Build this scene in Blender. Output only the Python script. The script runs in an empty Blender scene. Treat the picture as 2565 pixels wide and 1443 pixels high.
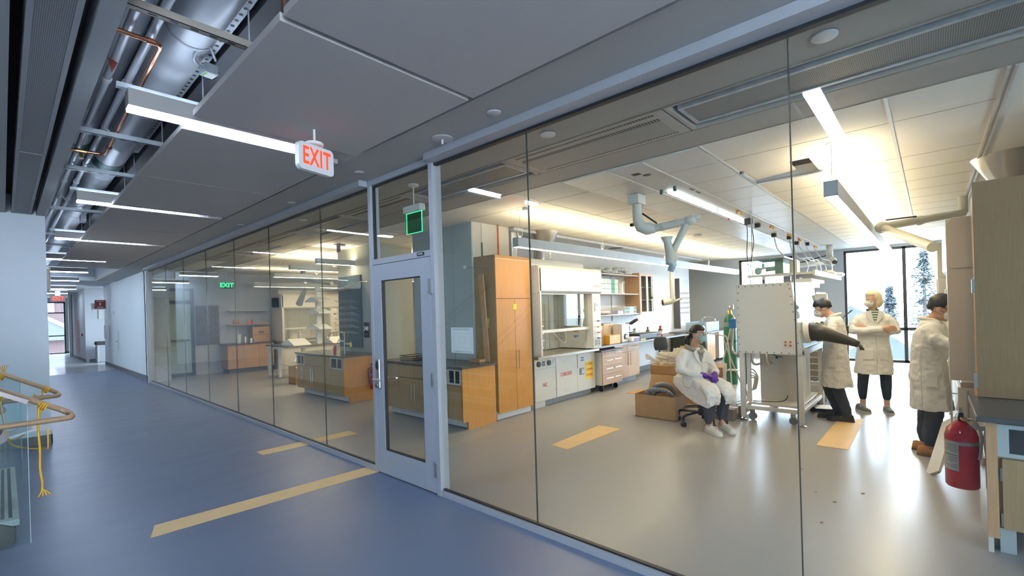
import bpy, bmesh, math, random
from mathutils import Vector, Matrix, Euler, noise
random.seed(7)
S = bpy.context.scene
C = S.collection
PI = math.pi
V = Vector

# ------------------------------------------------------------------ camera
def make_camera():
    yaw, pit, rol = 0.834181523, -0.0002, -0.0293749
    cy, sy, cp, sp = math.cos(yaw), math.sin(yaw), math.cos(pit), math.sin(pit)
    f = V((sy*cp, cy*cp, sp)); r = V((cy, -sy, 0)); u = r.cross(f)
    c, s = math.cos(rol), math.sin(rol)
    r2 = c*r + s*u; u2 = -s*r + c*u
    cam = bpy.data.cameras.new('camera'); o = bpy.data.objects.new('camera', cam); C.objects.link(o)
    m = Matrix((r2, u2, -f)).transposed().to_4x4(); m.translation = V((0, 0, 1.6))
    o.matrix_world = m
    cam.sensor_width = 36; cam.lens = 1157.29/2565*36; cam.shift_y = 56.5/2565
    cam.clip_start = 0.05; cam.clip_end = 500
    S.camera = o
make_camera()
S.view_settings.view_transform = 'Standard'; S.view_settings.look = 'None'
S.view_settings.exposure = 0.0; S.view_settings.gamma = 1.0
S.view_settings.use_curve_mapping = False
try:
    S.cycles.use_denoising = True
    S.cycles.max_bounces = 9; S.cycles.diffuse_bounces = 4; S.cycles.glossy_bounces = 4
    S.cycles.transparent_max_bounces = 24; S.cycles.sample_clamp_indirect = 6
except Exception:
    pass

# ------------------------------------------------------------------ sky
W = bpy.data.worlds.new('sky'); S.world = W; W.use_nodes = True
nt = W.node_tree; bg = nt.nodes['Background']
bg.inputs[0].default_value = (0.69, 0.845, 1.0, 1); bg.inputs[1].default_value = 36.0

# lamp strengths (the emitting lenses of the fixtures themselves)
COOL = (0.66, 0.80, 1.0); WARM = (1.0, 0.80, 0.52)
E_CORR, E_LAB = 54.0, 37.0
E_UP = 36.0
E_CUP = 7.0

# ------------------------------------------------------------------ materials
MATS = {}
def mat(name, col, rough=0.5, metal=0.0, bump=0.0, scale=40, var=0.0, trans=0.0, alpha=1.0, spec=0.5, coat=0.0, sheen=0.0, stretch=None):
    if name in MATS: return MATS[name]
    m = bpy.data.materials.new(name); m.use_nodes = True; MATS[name] = m
    n = m.node_tree.nodes; l = m.node_tree.links; b = n['Principled BSDF']
    b.inputs['Base Color'].default_value = (*col, 1); b.inputs['Roughness'].default_value = rough
    b.inputs['Metallic'].default_value = metal; b.inputs['Specular IOR Level'].default_value = spec
    b.inputs['Coat Weight'].default_value = coat
    b.inputs['Alpha'].default_value = alpha
    if trans: b.inputs['Transmission Weight'].default_value = trans
    if sheen: b.inputs['Sheen Weight'].default_value = sheen
    if bump or var:
        tc = n.new('ShaderNodeTexCoord'); mp = n.new('ShaderNodeMapping'); l.new(tc.outputs['Object'], mp.inputs[0])
        if stretch: mp.inputs['Scale'].default_value = stretch
        no = n.new('ShaderNodeTexNoise'); no.inputs['Scale'].default_value = scale; no.inputs['Detail'].default_value = 4
        l.new(mp.outputs[0], no.inputs['Vector'])
        if var:
            r = n.new('ShaderNodeValToRGB')
            r.color_ramp.elements[0].color = (*[c*(1-var) for c in col], 1); r.color_ramp.elements[1].color = (*[min(1, c*(1+var)) for c in col], 1)
            r.color_ramp.elements[0].position = 0.3; r.color_ramp.elements[1].position = 0.7
            l.new(no.outputs['Fac'], r.inputs[0]); l.new(r.outputs[0], b.inputs['Base Color'])
        if bump:
            bp = n.new('ShaderNodeBump'); bp.inputs['Strength'].default_value = bump; bp.inputs['Distance'].default_value = 0.01
            l.new(no.outputs['Fac'], bp.inputs['Height']); l.new(bp.outputs[0], b.inputs['Normal'])
    return m
def emis(name, col, strength):
    if name in MATS: return MATS[name]
    m = bpy.data.materials.new(name); m.use_nodes = True; MATS[name] = m
    b = m.node_tree.nodes['Principled BSDF']
    b.inputs['Base Color'].default_value = (*col, 1)
    b.inputs['Emission Color'].default_value = (*col, 1); b.inputs['Emission Strength'].default_value = strength
    return m
def glass(name, tint=(0.965, 0.985, 0.975), base=0.035, rough=0.0):
    """clear sheet: see-through tinted body with a mirror reflection that grows at grazing angles"""
    if name in MATS: return MATS[name]
    m = bpy.data.materials.new(name); m.use_nodes = True; MATS[name] = m
    n = m.node_tree.nodes; l = m.node_tree.links; n.remove(n['Principled BSDF'])
    out = n['Material Output']; tr = n.new('ShaderNodeBsdfTransparent'); gl = n.new('ShaderNodeBsdfGlossy'); mx = n.new('ShaderNodeMixShader')
    tr.inputs[0].default_value = (*tint, 1); gl.inputs['Roughness'].default_value = rough; gl.inputs['Color'].default_value = (0.95, 1, 0.98, 1)
    g = n.new('ShaderNodeNewGeometry'); d = n.new('ShaderNodeVectorMath'); d.operation = 'DOT_PRODUCT'
    l.new(g.outputs['Incoming'], d.inputs[0]); l.new(g.outputs['Normal'], d.inputs[1])
    def M(op, a, b=None):
        x = n.new('ShaderNodeMath'); x.operation = op
        for i, v in enumerate((a, b)):
            if v is None: continue
            if isinstance(v, (int, float)): x.inputs[i].default_value = v
            else: l.new(v, x.inputs[i])
        return x.outputs[0]
    a = M('ABSOLUTE', d.outputs['Value']); f = M('POWER', M('SUBTRACT', 1.0, a), 5.0)
    fac = M('ADD', M('MULTIPLY', f, 1-base), base)
    l.new(fac, mx.inputs[0]); l.new(tr.outputs[0], mx.inputs[1]); l.new(gl.outputs[0], mx.inputs[2]); l.new(mx.outputs[0], out.inputs[0])
    return m
def wood(name, col, rough=0.35, dark=0.78, coat=0.2):
    if name in MATS: return MATS[name]
    m = mat(name, col, rough, bump=0.04, coat=coat); n = m.node_tree.nodes; l = m.node_tree.links
    b = n['Principled BSDF']; tc = n['Texture Coordinate']
    mp = n.new('ShaderNodeMapping'); mp.inputs['Scale'].default_value = (60, 60, 1.6); l.new(tc.outputs['Object'], mp.inputs[0])
    no = n.new('ShaderNodeTexNoise'); no.inputs['Scale'].default_value = 3.0; no.inputs['Detail'].default_value = 5; l.new(mp.outputs[0], no.inputs['Vector'])
    r = n.new('ShaderNodeValToRGB'); r.color_ramp.elements[0].position = 0.3; r.color_ramp.elements[1].position = 0.7
    r.color_ramp.elements[0].color = (*[c*dark for c in col], 1); r.color_ramp.elements[1].color = (*col, 1)
    l.new(no.outputs['Fac'], r.inputs[0]); l.new(r.outputs[0], b.inputs['Base Color'])
    return m
def perf(name, col, hole, pitch, size=0.32, rough=0.5, metal=0.0, squash=1.0):
    """sheet with rows of punched holes, from the object's own coordinates (x, y)"""
    m = mat(name, col, rough, metal, bump=0.001); n = m.node_tree.nodes; l = m.node_tree.links; b = n['Principled BSDF']
    tc = n['Texture Coordinate']; sx = n.new('ShaderNodeSeparateXYZ'); l.new(tc.outputs['Object'], sx.inputs[0])
    def M(op, a, b_=None):
        x = n.new('ShaderNodeMath'); x.operation = op
        for i, v in enumerate((a, b_)):
            if v is None: continue
            if isinstance(v, (int, float)): x.inputs[i].default_value = v
            else: l.new(v, x.inputs[i])
        return x.outputs[0]
    fx = M('SUBTRACT', M('FRACT', M('DIVIDE', sx.outputs[0], pitch)), 0.5); fy = M('SUBTRACT', M('FRACT', M('DIVIDE', sx.outputs[1], pitch*squash)), 0.5)
    d = M('SQRT', M('ADD', M('MULTIPLY', fx, fx), M('MULTIPLY', fy, fy))); h = M('LESS_THAN', d, size)
    mx = n.new('ShaderNodeMix'); mx.data_type = 'RGBA'; mx.inputs[6].default_value = (*col, 1); mx.inputs[7].default_value = (*hole, 1)
    l.new(h, mx.inputs[0]); l.new(mx.outputs[2], b.inputs['Base Color'])
    return m

K = dict(
 white=lambda: mat('white_paint', (0.78, 0.78, 0.76), 0.55, bump=0.02),
)
WHITE = mat('white_paint', (0.78, 0.78, 0.76), 0.55, bump=0.02, scale=120)
CREAM = mat('cream_enamel', (0.70, 0.675, 0.615), 0.32, coat=0.3)
GREYW = mat('pale_grey_paint', (0.60, 0.62, 0.64), 0.6, bump=0.03, scale=150)
ALU = mat('brushed_aluminium', (0.62, 0.64, 0.67), 0.42, 0.55, bump=0.02, scale=90)
FRAME = mat('grey_anodised_frame', (0.47, 0.49, 0.53), 0.45, 0.25)
STEEL = mat('stainless_steel', (0.62, 0.61, 0.59), 0.28, 1.0)
CHROME = mat('chrome', (0.75, 0.75, 0.75), 0.12, 1.0)
GALV = mat('galvanised_steel', (0.52, 0.55, 0.59), 0.45, 0.4, var=0.12, scale=14, bump=0.02)
PIPEG = mat('grey_pipe_jacket', (0.66, 0.68, 0.71), 0.35, 0.2)
COPPER = mat('copper', (0.80, 0.33, 0.18), 0.22, 1.0)
BRASS = mat('brass', (0.60, 0.42, 0.18), 0.3, 1.0)
BLACK = mat('black_plastic', (0.02, 0.02, 0.022), 0.45)
BLACKR = mat('black_rubber', (0.018, 0.018, 0.02), 0.6)
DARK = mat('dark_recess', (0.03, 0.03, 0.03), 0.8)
DKGREY = mat('dark_grey_paint', (0.12, 0.12, 0.13), 0.6)
EPOXY = mat('grey_epoxy_top', (0.085, 0.09, 0.095), 0.22, var=0.1, scale=30)
WOOD = wood('maple_veneer', (0.66, 0.31, 0.085))
WOODP = wood('pale_oak_veneer', (0.60, 0.36, 0.19))
WOODD = wood('grey_oak_veneer', (0.40, 0.27, 0.135), 0.42)
PLYW = wood('plywood', (0.55, 0.33, 0.16), 0.6)
CARD = mat('brown_cardboard', (0.42, 0.24, 0.11), 0.8, var=0.06, scale=8, bump=0.03)
PAPER = mat('kraft_floor_paper', (0.80, 0.56, 0.28), 0.6, var=0.04, scale=5)
RUBBERB = mat('grey_rubber_base', (0.16, 0.165, 0.17), 0.6)
GLASS = glass('clear_sheet_glass')
GLASSG = glass('green_edge_glass', (0.80, 0.90, 0.88))
GLASSW = glass('window_glass', (0.97, 0.98, 1.0), 0.02)
GEDGE = mat('polished_glass_edge', (0.09, 0.095, 0.08), 0.15, 0.3)
LENSC = emis('cool_light_lens', COOL, E_CORR)
LENSW = emis('warm_light_lens', WARM, E_LAB)
LENSCU = emis('cool_uplight_lens', COOL, E_CUP)
LENSU = emis('warm_uplight_lens', WARM, E_UP)
RED = mat('red_enamel', (0.55, 0.012, 0.015), 0.18, coat=0.6)
YELLOW = mat('yellow_plastic', (0.85, 0.62, 0.03), 0.45)
BLUE = mat('blue_plastic', (0.03, 0.18, 0.42), 0.4)
ORANGE = mat('orange_plastic', (0.85, 0.22, 0.03), 0.4)
PAPERW = mat('white_paper', (0.82, 0.82, 0.80), 0.7)

# ------------------------------------------------------------------ mesh helpers
class MB:
    def __init__(s): s.bm = bmesh.new()
    def _m(s, verts, faces):
        vs = [s.bm.verts.new(v) for v in verts]
        for f in faces:
            try: s.bm.faces.new([vs[i] for i in f])
            except ValueError: pass
        return vs
    def box(s, x0, x1, y0, y1, z0, z1):
        v = [(x, y, z) for z in (z0, z1) for y in (y0, y1) for x in (x0, x1)]
        s._m(v, [(0, 2, 3, 1), (4, 5, 7, 6), (0, 1, 5, 4), (2, 6, 7, 3), (0, 4, 6, 2), (1, 3, 7, 5)]); return s
    def obox(s, c, size, rot=None, eul=None):
        R = rot if rot is not None else (Euler(eul).to_matrix() if eul else Matrix.Identity(3))
        hx, hy, hz = [a/2 for a in size]
        v = [V(c) + R @ V((x, y, z)) for z in (-hz, hz) for y in (-hy, hy) for x in (-hx, hx)]
        s._m(v, [(0, 2, 3, 1), (4, 5, 7, 6), (0, 1, 5, 4), (2, 6, 7, 3), (0, 4, 6, 2), (1, 3, 7, 5)]); return s
    def bar(s, p0, p1, w, h, up=(0, 0, 1)):
        p0, p1 = V(p0), V(p1); d = (p1-p0); L = d.length; d.normalize(); u = V(up)
        if abs(d.dot(u)) > 0.98: u = V((1, 0, 0))
        r = d.cross(u).normalized(); u = r.cross(d).normalized()
        return s.obox((p0+p1)/2, (w, L, h), Matrix((r, d, u)).transposed())
    def prism(s, poly, axis, a, b):
        """poly: 2-D points in the plane across axis; extruded from a to b"""
        def P(p, t):
            return {'x': (t, p[0], p[1]), 'y': (p[0], t, p[1]), 'z': (p[0], p[1], t)}[axis]
        n = len(poly); v = [P(p, a) for p in poly] + [P(p, b) for p in poly]
        s._m(v, [tuple(range(n))[::-1], tuple(range(n, 2*n))] + [(i, (i+1) % n, n+(i+1) % n, n+i) for i in range(n)]); return s
    def ring(s, c, r, nrm, seg, ry=None, up=None):
        nrm = V(nrm).normalized(); a = V(up) if up is not None else (V((0, 0, 1)) if abs(nrm.z) < 0.95 else V((1, 0, 0)))
        u = nrm.cross(a).normalized(); w = u.cross(nrm).normalized() if True else a
        return [s.bm.verts.new(V(c) + u*math.cos(t)*r + w*math.sin(t)*(ry or r)) for t in [2*PI*i/seg for i in range(seg)]]
    def skinrings(s, rings, caps=True, closed=False):
        n = len(rings[0]); m = len(rings)
        for k in range(m if closed else m-1):
            A, B = rings[k], rings[(k+1) % m]
            for i in range(n):
                try: s.bm.faces.new((A[i], A[(i+1) % n], B[(i+1) % n], B[i]))
                except ValueError: pass
        if caps and not closed:
            try: s.bm.faces.new(rings[0][::-1]); s.bm.faces.new(rings[-1])
            except ValueError: pass
        return s
    def cyl(s, p0, p1, r, r1=None, seg=16):
        d = V(p1)-V(p0); a = s.ring(p0, r, d, seg); b = s.ring(p1, r if r1 is None else r1, d, seg); return s.skinrings([a, b])
    def tube(s, pts, r, seg=8, smooth=0, closed=False, rr=None):
        P = [V(p) for p in pts]
        if smooth: P = spline(P, smooth, closed)
        n = len(P); rings = []; up = None
        for i, p in enumerate(P):
            if closed: d = P[(i+1) % n]-P[i-1]
            else: d = P[min(i+1, n-1)]-P[max(i-1, 0)]
            if d.length < 1e-9: d = V((0, 0, 1))
            d.normalize()
            if up is None: up = V((0, 0, 1)) if abs(d.z) < 0.9 else V((1, 0, 0))
            u = d.cross(up).normalized(); up = u.cross(d).normalized()
            q = rr(i/(n-1)) if rr else r
            rings.append([s.bm.verts.new(p + u*math.cos(t)*q + up*math.sin(t)*q) for t in [2*PI*k/seg for k in range(seg)]])
        return s.skinrings(rings, closed=closed)
    def lathe(s, prof, c, seg=24, axis=(0, 0, 1)):
        ax = V(axis).normalized(); rings = [s.ring(V(c)+ax*z, max(r, 1e-4), ax, seg) for r, z in prof]
        return s.skinrings(rings)
    def sph(s, c, r, sc=(1, 1, 1), seg=16, rot=None):
        m = Matrix.Translation(V(c)) @ (rot.to_4x4() if rot is not None else Matrix.Identity(4)) @ Matrix.Diagonal((*[r*k for k in sc], 1))
        bmesh.ops.create_uvsphere(s.bm, u_segments=seg, v_segments=max(6, seg*3//4), radius=1, matrix=m); return s
    def loft(s, rings, seg=20):
        """rings: (centre, rx, ry[, yaw]) horizontal ellipses, bottom to top or in any order"""
        R = []
        for q in rings:
            c, rx, ry = V(q[0]), q[1], q[2]; yaw = q[3] if len(q) > 3 else 0
            ca, sa = math.cos(yaw), math.sin(yaw)
            R.append([s.bm.verts.new((c.x+ca*rx*math.cos(t)-sa*ry*math.sin(t), c.y+sa*rx*math.cos(t)+ca*ry*math.sin(t), c.z)) for t in [2*PI*i/seg for i in range(seg)]])
        return s.skinrings(R)
    def sheet(s, pts, th=0.0):
        s._m([V(p) for p in pts], [tuple(range(len(pts)))]); return s
def spline(P, k, closed=False):
    out = []; n = len(P); m = n if closed else n-1
    for i in range(m):
        p0, p1, p2, p3 = (P[(i-1) % n], P[i], P[(i+1) % n], P[(i+2) % n]) if closed else (P[max(i-1, 0)], P[i], P[min(i+1, n-1)], P[min(i+2, n-1)])
        for j in range(k):
            t = j/k; out.append(0.5*((2*p1)+(p2-p0)*t+(2*p0-5*p1+4*p2-p3)*t*t+(3*p1-p0-3*p2+p3)*t**3))
    if not closed: out.append(P[-1])
    return out
def base_of(p):
    o = V((0, 0, 0))
    while p is not None: o = o + p.location; p = p.parent
    return o
def obj(name, mb, m, parent=None, smooth=False, bevel=0.0, mods=None, at=None, label=None):
    me = bpy.data.meshes.new(name); bm = mb.bm
    bmesh.ops.recalc_face_normals(bm, faces=bm.faces[:])
    off = base_of(parent) if parent is not None else (V(at) if at is not None else None)
    if off is None:
        if bm.verts:
            xs = [v.co for v in bm.verts]
            off = V(((min(v.x for v in xs)+max(v.x for v in xs))/2, (min(v.y for v in xs)+max(v.y for v in xs))/2, min(v.z for v in xs)))
        else: off = V((0, 0, 0))
    bmesh.ops.translate(bm, verts=bm.verts[:], vec=-off)
    bm.to_mesh(me); bm.free()
    for x in (m if isinstance(m, (list, tuple)) else [m]): me.materials.append(x)
    o = bpy.data.objects.new(name, me); C.objects.link(o)
    if parent is not None: o.parent = parent
    else: o.location = off
    if smooth:
        for p in me.polygons: p.use_smooth = True
        if smooth != 'all':
            try: me.set_sharp_from_angle(angle=math.radians(38))
            except Exception: pass
    if bevel:
        b = o.modifiers.new('bevel', 'BEVEL'); b.width = bevel; b.segments = 2; b.limit_method = 'ANGLE'; b.angle_limit = 0.7
    if label: o['label'] = label
    return o
def thing(name, label, cat, loc=(0, 0, 0), group=None):
    o = bpy.data.objects.new(name, None); C.objects.link(o); o.location = loc; o.empty_display_size = 0.1
    o['label'] = label; o['category'] = cat
    if group: o['group'] = group
    return o
def tag(o, label, cat, group=None, kind=None):
    o['label'] = label; o['category'] = cat
    if group: o['group'] = group
    if kind: o['kind'] = kind
    return o
def struct(name, mb, m, parent=None, **k):
    o = obj(name, mb, m, parent, **k)
    if parent is None: o['kind'] = 'structure'
    return o
def dup(root, loc=None, rotz=None, label=None, group=None):
    r = root.copy(); C.objects.link(r)
    if loc is not None: r.location = loc
    if rotz is not None: r.rotation_euler = (0, 0, rotz)
    if label: r['label'] = label
    if group: r['group'] = group
    for ch in [c for c in bpy.data.objects if c.parent == root]:
        c = ch.copy(); C.objects.link(c); c.parent = r
        for g in [d for d in bpy.data.objects if d.parent == ch]:
            d = g.copy(); C.objects.link(d); d.parent = c
    return r
def text(name, s, m, size, loc, right, up, parent=None, depth=0.0008, align='CENTER', stretch=1.0, weight=0.0, space=1.0):
    """flat raised lettering: right and up are the writing's own axes"""
    cu = bpy.data.curves.new(name, 'FONT'); cu.body = s; cu.size = size; cu.align_x = align; cu.align_y = 'CENTER'; cu.extrude = depth; cu.offset = weight; cu.space_character = space
    t = bpy.data.objects.new('tmp', cu); dg = bpy.context.evaluated_depsgraph_get(); C.objects.link(t)
    dg.update(); me = bpy.data.meshes.new_from_object(t.evaluated_get(dg)); bpy.data.objects.remove(t)
    r, u = V(right).normalized(), V(up).normalized(); nn = r.cross(u)
    off = base_of(parent) if parent is not None else V(loc)
    M = Matrix((r*stretch, u, nn)).transposed().to_4x4(); M.translation = V(loc)-off
    me.transform(M); me.name = name; me.materials.clear(); me.materials.append(m)
    o = bpy.data.objects.new(name, me); C.objects.link(o)
    if parent is not None: o.parent = parent
    else: o.location = off
    return o
def rbox(mb, x0, x1, y0, y1, z0, z1): return mb.box(x0, x1, y0, y1, z0, z1)
# ================================================================== THE SHELL
XG = 2.57            # plane of the glass partition
ZC = 2.965           # ceilings
def floor_mat(name, col, rough, var):
    m = mat(name, col, rough, var=var, scale=0.9)
    n = m.node_tree.nodes; l = m.node_tree.links; b = n['Principled BSDF']
    no = n.new('ShaderNodeTexNoise'); no.inputs['Scale'].default_value = 1.3; no.inputs['Detail'].default_value = 6
    mp = n.new('ShaderNodeMapping'); mp.inputs['Scale'].default_value = (1.0, 4.0, 1.0); l.new(n['Texture Coordinate'].outputs['Object'], mp.inputs[0]); l.new(mp.outputs[0], no.inputs['Vector'])
    mr = n.new('ShaderNodeMapRange'); mr.inputs[3].default_value = rough*0.8; mr.inputs[4].default_value = rough*1.3
    l.new(no.outputs['Fac'], mr.inputs[0]); l.new(mr.outputs[0], b.inputs['Roughness'])
    return m
LINO = floor_mat('blue_grey_sheet_floor', (0.145, 0.185, 0.285), 0.33, 0.05)
LABF = floor_mat('grey_lab_floor', (0.36, 0.355, 0.35), 0.30, 0.03)
PALEF = floor_mat('pale_terrazzo_floor', (0.42, 0.44, 0.47), 0.16, 0.04)
struct('floor', MB().box(-7, XG, -5, 20.3, -0.2, 0), LINO, at=(0, 0, 0))
struct('floor', MB().box(-7, 8, 20.3, 34.6, -0.2, 0), PALEF, at=(0, 0, 0))
struct('floor', MB().box(XG, 15.1, -6, 20.3, -0.2, 0), LABF, at=(0, 0, 0))
LABC = mat('lab_ceiling_tile', (0.88, 0.86, 0.80), 0.7, bump=0.02, scale=200)
CORC = mat('corridor_soffit_paint', (0.44, 0.42, 0.41), 0.7, bump=0.02, scale=150)
# lab ceiling (with the open tile cut out), corridor slab
HX0, HX1, HY0, HY1 = 5.17, 5.76, 0.83, 1.42
struct('ceiling', MB().box(4.03, HX0, -6, 20.3, ZC, ZC+.1).box(HX1, 15.1, -6, 20.3, ZC, ZC+.1).box(HX0, HX1, -6, HY0, ZC, ZC+.1).box(HX0, HX1, HY1, 20.3, ZC, ZC+.1), LABC, at=(0, 0, ZC))
struct('ceiling', MB().box(HX0-.1, HX1+.1, HY0-.1, HY1+.1, ZC+.7, ZC+.75).box(HX0-.1, HX0, HY0-.1, HY1+.1, ZC+.1, ZC+.7).box(HX1, HX1+.1, HY0-.1, HY1+.1, ZC+.1, ZC+.7).box(HX0, HX1, HY0-.1, HY0, ZC+.1, ZC+.7).box(HX0, HX1, HY1, HY1+.1, ZC+.1, ZC+.7), DKGREY)
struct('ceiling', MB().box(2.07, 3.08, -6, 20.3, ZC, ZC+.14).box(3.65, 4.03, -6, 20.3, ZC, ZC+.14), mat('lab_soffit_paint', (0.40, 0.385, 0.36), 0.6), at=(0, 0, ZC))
struct('ceiling', MB().box(3.08, 3.65, -6, 20.3, ZC+.16, ZC+.2), DKGREY, at=(0, 0, ZC))
SLAB = mat('painted_slab', (0.34, 0.36, 0.39), 0.7, var=0.1, scale=3)
struct('ceiling', MB().box(-7, 2.2, -5, 20.3, 4.0, 4.1), SLAB, at=(0, 0, 4))
struct('ceiling', MB().box(-7, 4.5, 20.3, 34.6, 2.98, 3.1), mat('far_ceiling_paint', (0.62, 0.63, 0.64), 0.7), at=(0, 0, 3))
struct('wall_bulkhead', MB().box(-7, 4.5, 20.3, 20.4, 3.1, 4.1), SLAB, at=(0, 20.3, 3.1))
struct('wall_plenum', MB().box(2.07, 2.17, -5, 20.3, ZC+.14, 4.0), SLAB, at=(2.1, 0, 3.1))
# trim along the soffit, head frame of the glazing with the black gasket line
struct('trim_1', MB().box(2.44, 2.63, -3, 3.19, 2.905, 2.964).box(2.44, 2.63, 4.25, 15, 2.905, 2.964), FRAME, at=(XG, 0, 2.9))
struct('trim_2', MB().box(XG-.02, XG+.02, -3, 3.19, 2.885, 2.905).box(XG-.02, XG+.02, 4.25, 15, 2.885, 2.905), BLACK, at=(XG, 0, 2.9))
struct('trim_3', MB().box(2.535, 2.605, -3, 3.19, 0.0, 0.048).box(2.535, 2.605, 4.25, 15, 0.0, 0.048), FRAME, at=(XG, 0, 0))
struct('trim_4', MB().box(XG-.014, XG+.014, -3, 3.19, 0.048, 0.06).box(XG-.014, XG+.014, 4.25, 15, 0.048, 0.06), BLACK, at=(XG, 0, 0))
# glass panels of the partition
JR = [3.185, 2.14, 0.485, -1.17, -2.82]; JL = [4.25, 5.375, 6.97, 8.45, 10.02, 11.63, 13.2, 14.95]
for i in range(len(JR)-1):
    o = obj('wall_glass', MB().box(XG-.006, XG+.006, JR[i+1]+.003, JR[i]-.003, 0.05, 2.9), GLASS); o['kind'] = 'structure'
    if i < len(JR)-2:
        struct('trim_5', MB().box(XG-.0065, XG+.0065, JR[i+1]-.0025, JR[i+1]+.0025, 0.05, 2.9), GEDGE)
for i in range(len(JL)-1):
    o = obj('wall_glass', MB().box(XG-.006, XG+.006, JL[i]+.003, JL[i+1]-.003, 0.05, 2.9), GLASS); o['kind'] = 'structure'
    if i: struct('trim_6', MB().box(XG-.0065, XG+.0065, JL[i]-.0025, JL[i]+.0025, 0.05, 2.9), GEDGE)
struct('wall_back', MB().box(-7, XG, -5.1, -5, 0, .5).box(-7, XG, -5.1, -5, 2.9, 4.1).box(-7, -6, -5.1, -5, .5, 2.9).box(-.2, XG, -5.1, -5, .5, 2.9).box(-2.5, -1.7, -5.1, -5, .5, 2.9).box(-6, -3.8, -5.1, -5, .5, 2.9), GREYW, at=(-2, -5, 0))  # unseen wall; its openings are added to let daylight onto the corridor
struct('wall_lab_back', MB().box(XG, 15.1, -6.1, -6, 0, 3.1), WHITE)
# ---- left pier, atrium side
PIER = mat('pier_paint', (0.74, 0.79, 0.86), 0.65, bump=0.02, scale=180)
struct('wall_left', MB().box(-7, 0.41, 8.79, 12.0, 0, 3.05).box(-7, 0.41, 8.79, 12.0, 3.05, 4.0), PIER, at=(0, 8.79, 0))
struct('baseboard_left', MB().box(-7, 0.418, 8.775, 8.79, 0, 0.12).box(0.41, 0.422, 8.775, 12.0, 0, 0.12), RUBBERB, at=(0, 8.79, 0))
struct('wall_atrium', MB().box(-3.1, -3, 12, 14.6, 0, 4.0).box(-3.1, -3, 14.6, 19.2, 0, .8).box(-3.1, -3, 14.6, 19.2, 2.4, 4).box(-3.1, -3, 14.6, 16.7, .8, 2.4).box(-3.1, -3, 17.5, 19.2, .8, 2.4).box(-3.1, -3, 19.2, 20.3, 0, 4).box(-3, 0.9, 20.2, 20.3, 2.98, 4.0).box(-7, 0.9, 20.25, 20.35, 0, 4.0), PIER, at=(-3, 12, 0))
# unseen solid atrium wall, coloured dark to weaken its reflection in the glass
aw = MB().box(-6.6, -6.5, -5, 12, 0, 4.0)
struct('wall_atrium_side', aw, mat('dark_atrium_wall', (.16, .16, .155), .7), at=(-6.5, 0, 0))
# ---- wall past the glass
PALE = mat('pale_green_white_paint', (0.74, 0.80, 0.82), 0.6, bump=0.02, scale=180)
struct('wall_corridor', MB().box(2.60, 3.0, 15.06, 23.3, 0, 2.98), PALE, at=(2.6, 15, 0))
struct('baseboard_corridor', MB().box(2.588, 2.60, 15.05, 23.3, 0, 0.12), RUBBERB)
struct('trim_7', MB().box(2.50, 2.66, 14.96, 15.06, 0, 2.964), FRAME)
# far end: recess with the bin, projecting wall, end window
struct('wall_far_recess', MB().box(2.35, 4.5, 25.5, 25.6, 0, 2.98).box(2.25, 2.35, 25.5, 31.0, 0, 2.98).box(2.25, 3.2, 31.0, 31.1, 0, 2.98), GREYW, at=(2.3, 25.5, 0))
struct('baseboard_far', MB().box(2.35, 4.5, 25.48, 25.5, 0, 0.12).box(2.236, 2.25, 25.48, 31.0, 0, 0.12), RUBBERB, at=(2.3, 25.5, 0))
struct('wall_far_end', MB().box(2.26, 4.5, 34.45, 34.6, 0, 2.98).box(-7, 0.6, 34.45, 34.6, 0, 2.98).box(0.6, 2.26, 34.45, 34.6, 2.75, 2.98), GREYW, at=(2, 34.5, 0))
struct('baseboard_far_end', MB().box(2.26, 4.5, 34.43, 34.45, 0, 0.12), RUBBERB)
struct('wall_far_side', MB().box(4.4, 4.5, 23.3, 34.6, 0, 2.98).box(-7.1, -7, 20.35, 34.6, 0, 4), GREYW, at=(4.4, 25, 0))
MUL = mat('dark_window_frame', (0.035, 0.037, 0.042), 0.4, 0.3)
wf = MB()
for x in (0.6, 2.20): wf.box(x, x+.06, 34.40, 34.5, 0, 2.75)
for z in (0.0, 0.93, 2.15, 2.69): wf.box(0.6, 2.26, 34.40, 34.5, z, z+.06)
w = struct('window_1', wf, MUL, at=(1.4, 34.4, 0)); struct('pane', MB().box(0.62, 2.22, 34.44, 34.45, 0.03, 2.72), GLASSW, parent=w)
# ---- lab walls
TEAL = mat('grey_green_wall_panel', (0.40, 0.46, 0.47), 0.5, bump=0.02, scale=120)
LABW = mat('lab_wall_paint', (0.84, 0.86, 0.89), 0.55, bump=0.02, scale=150)
struct('wall_lab_left', MB().box(5.62, 13.9, 5.38, 5.5, 0, ZC), LABW, at=(8, 5.4, 0))
struct('wall_column_left', MB().box(4.80, 5.62, 5.12, 5.9, 0, ZC).box(4.80, 4.95, 5.9, 6.6, 0, ZC), [mat('warm_wall_paint', (0.72, 0.66, 0.56), 0.6)], at=(4.8, 5.1, 0))
o = struct('wall_panel_left', MB().box(4.775, 4.80, 5.12, 5.55, 0.83, ZC).box(4.775, 4.80, 5.56, 6.05, 0.83, ZC).box(4.775, 4.80, 6.06, 6.6, 0.83, ZC), TEAL)
struct('wall_lab_right', MB().box(4.8, 13.9, -1.25, -1.15, 0, ZC), LABW, at=(8, -1.1, 0))
struct('trim_8', MB().box(5.62, 13.9, 5.0, 5.38, ZC-.06, ZC-.01), GALV)
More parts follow.
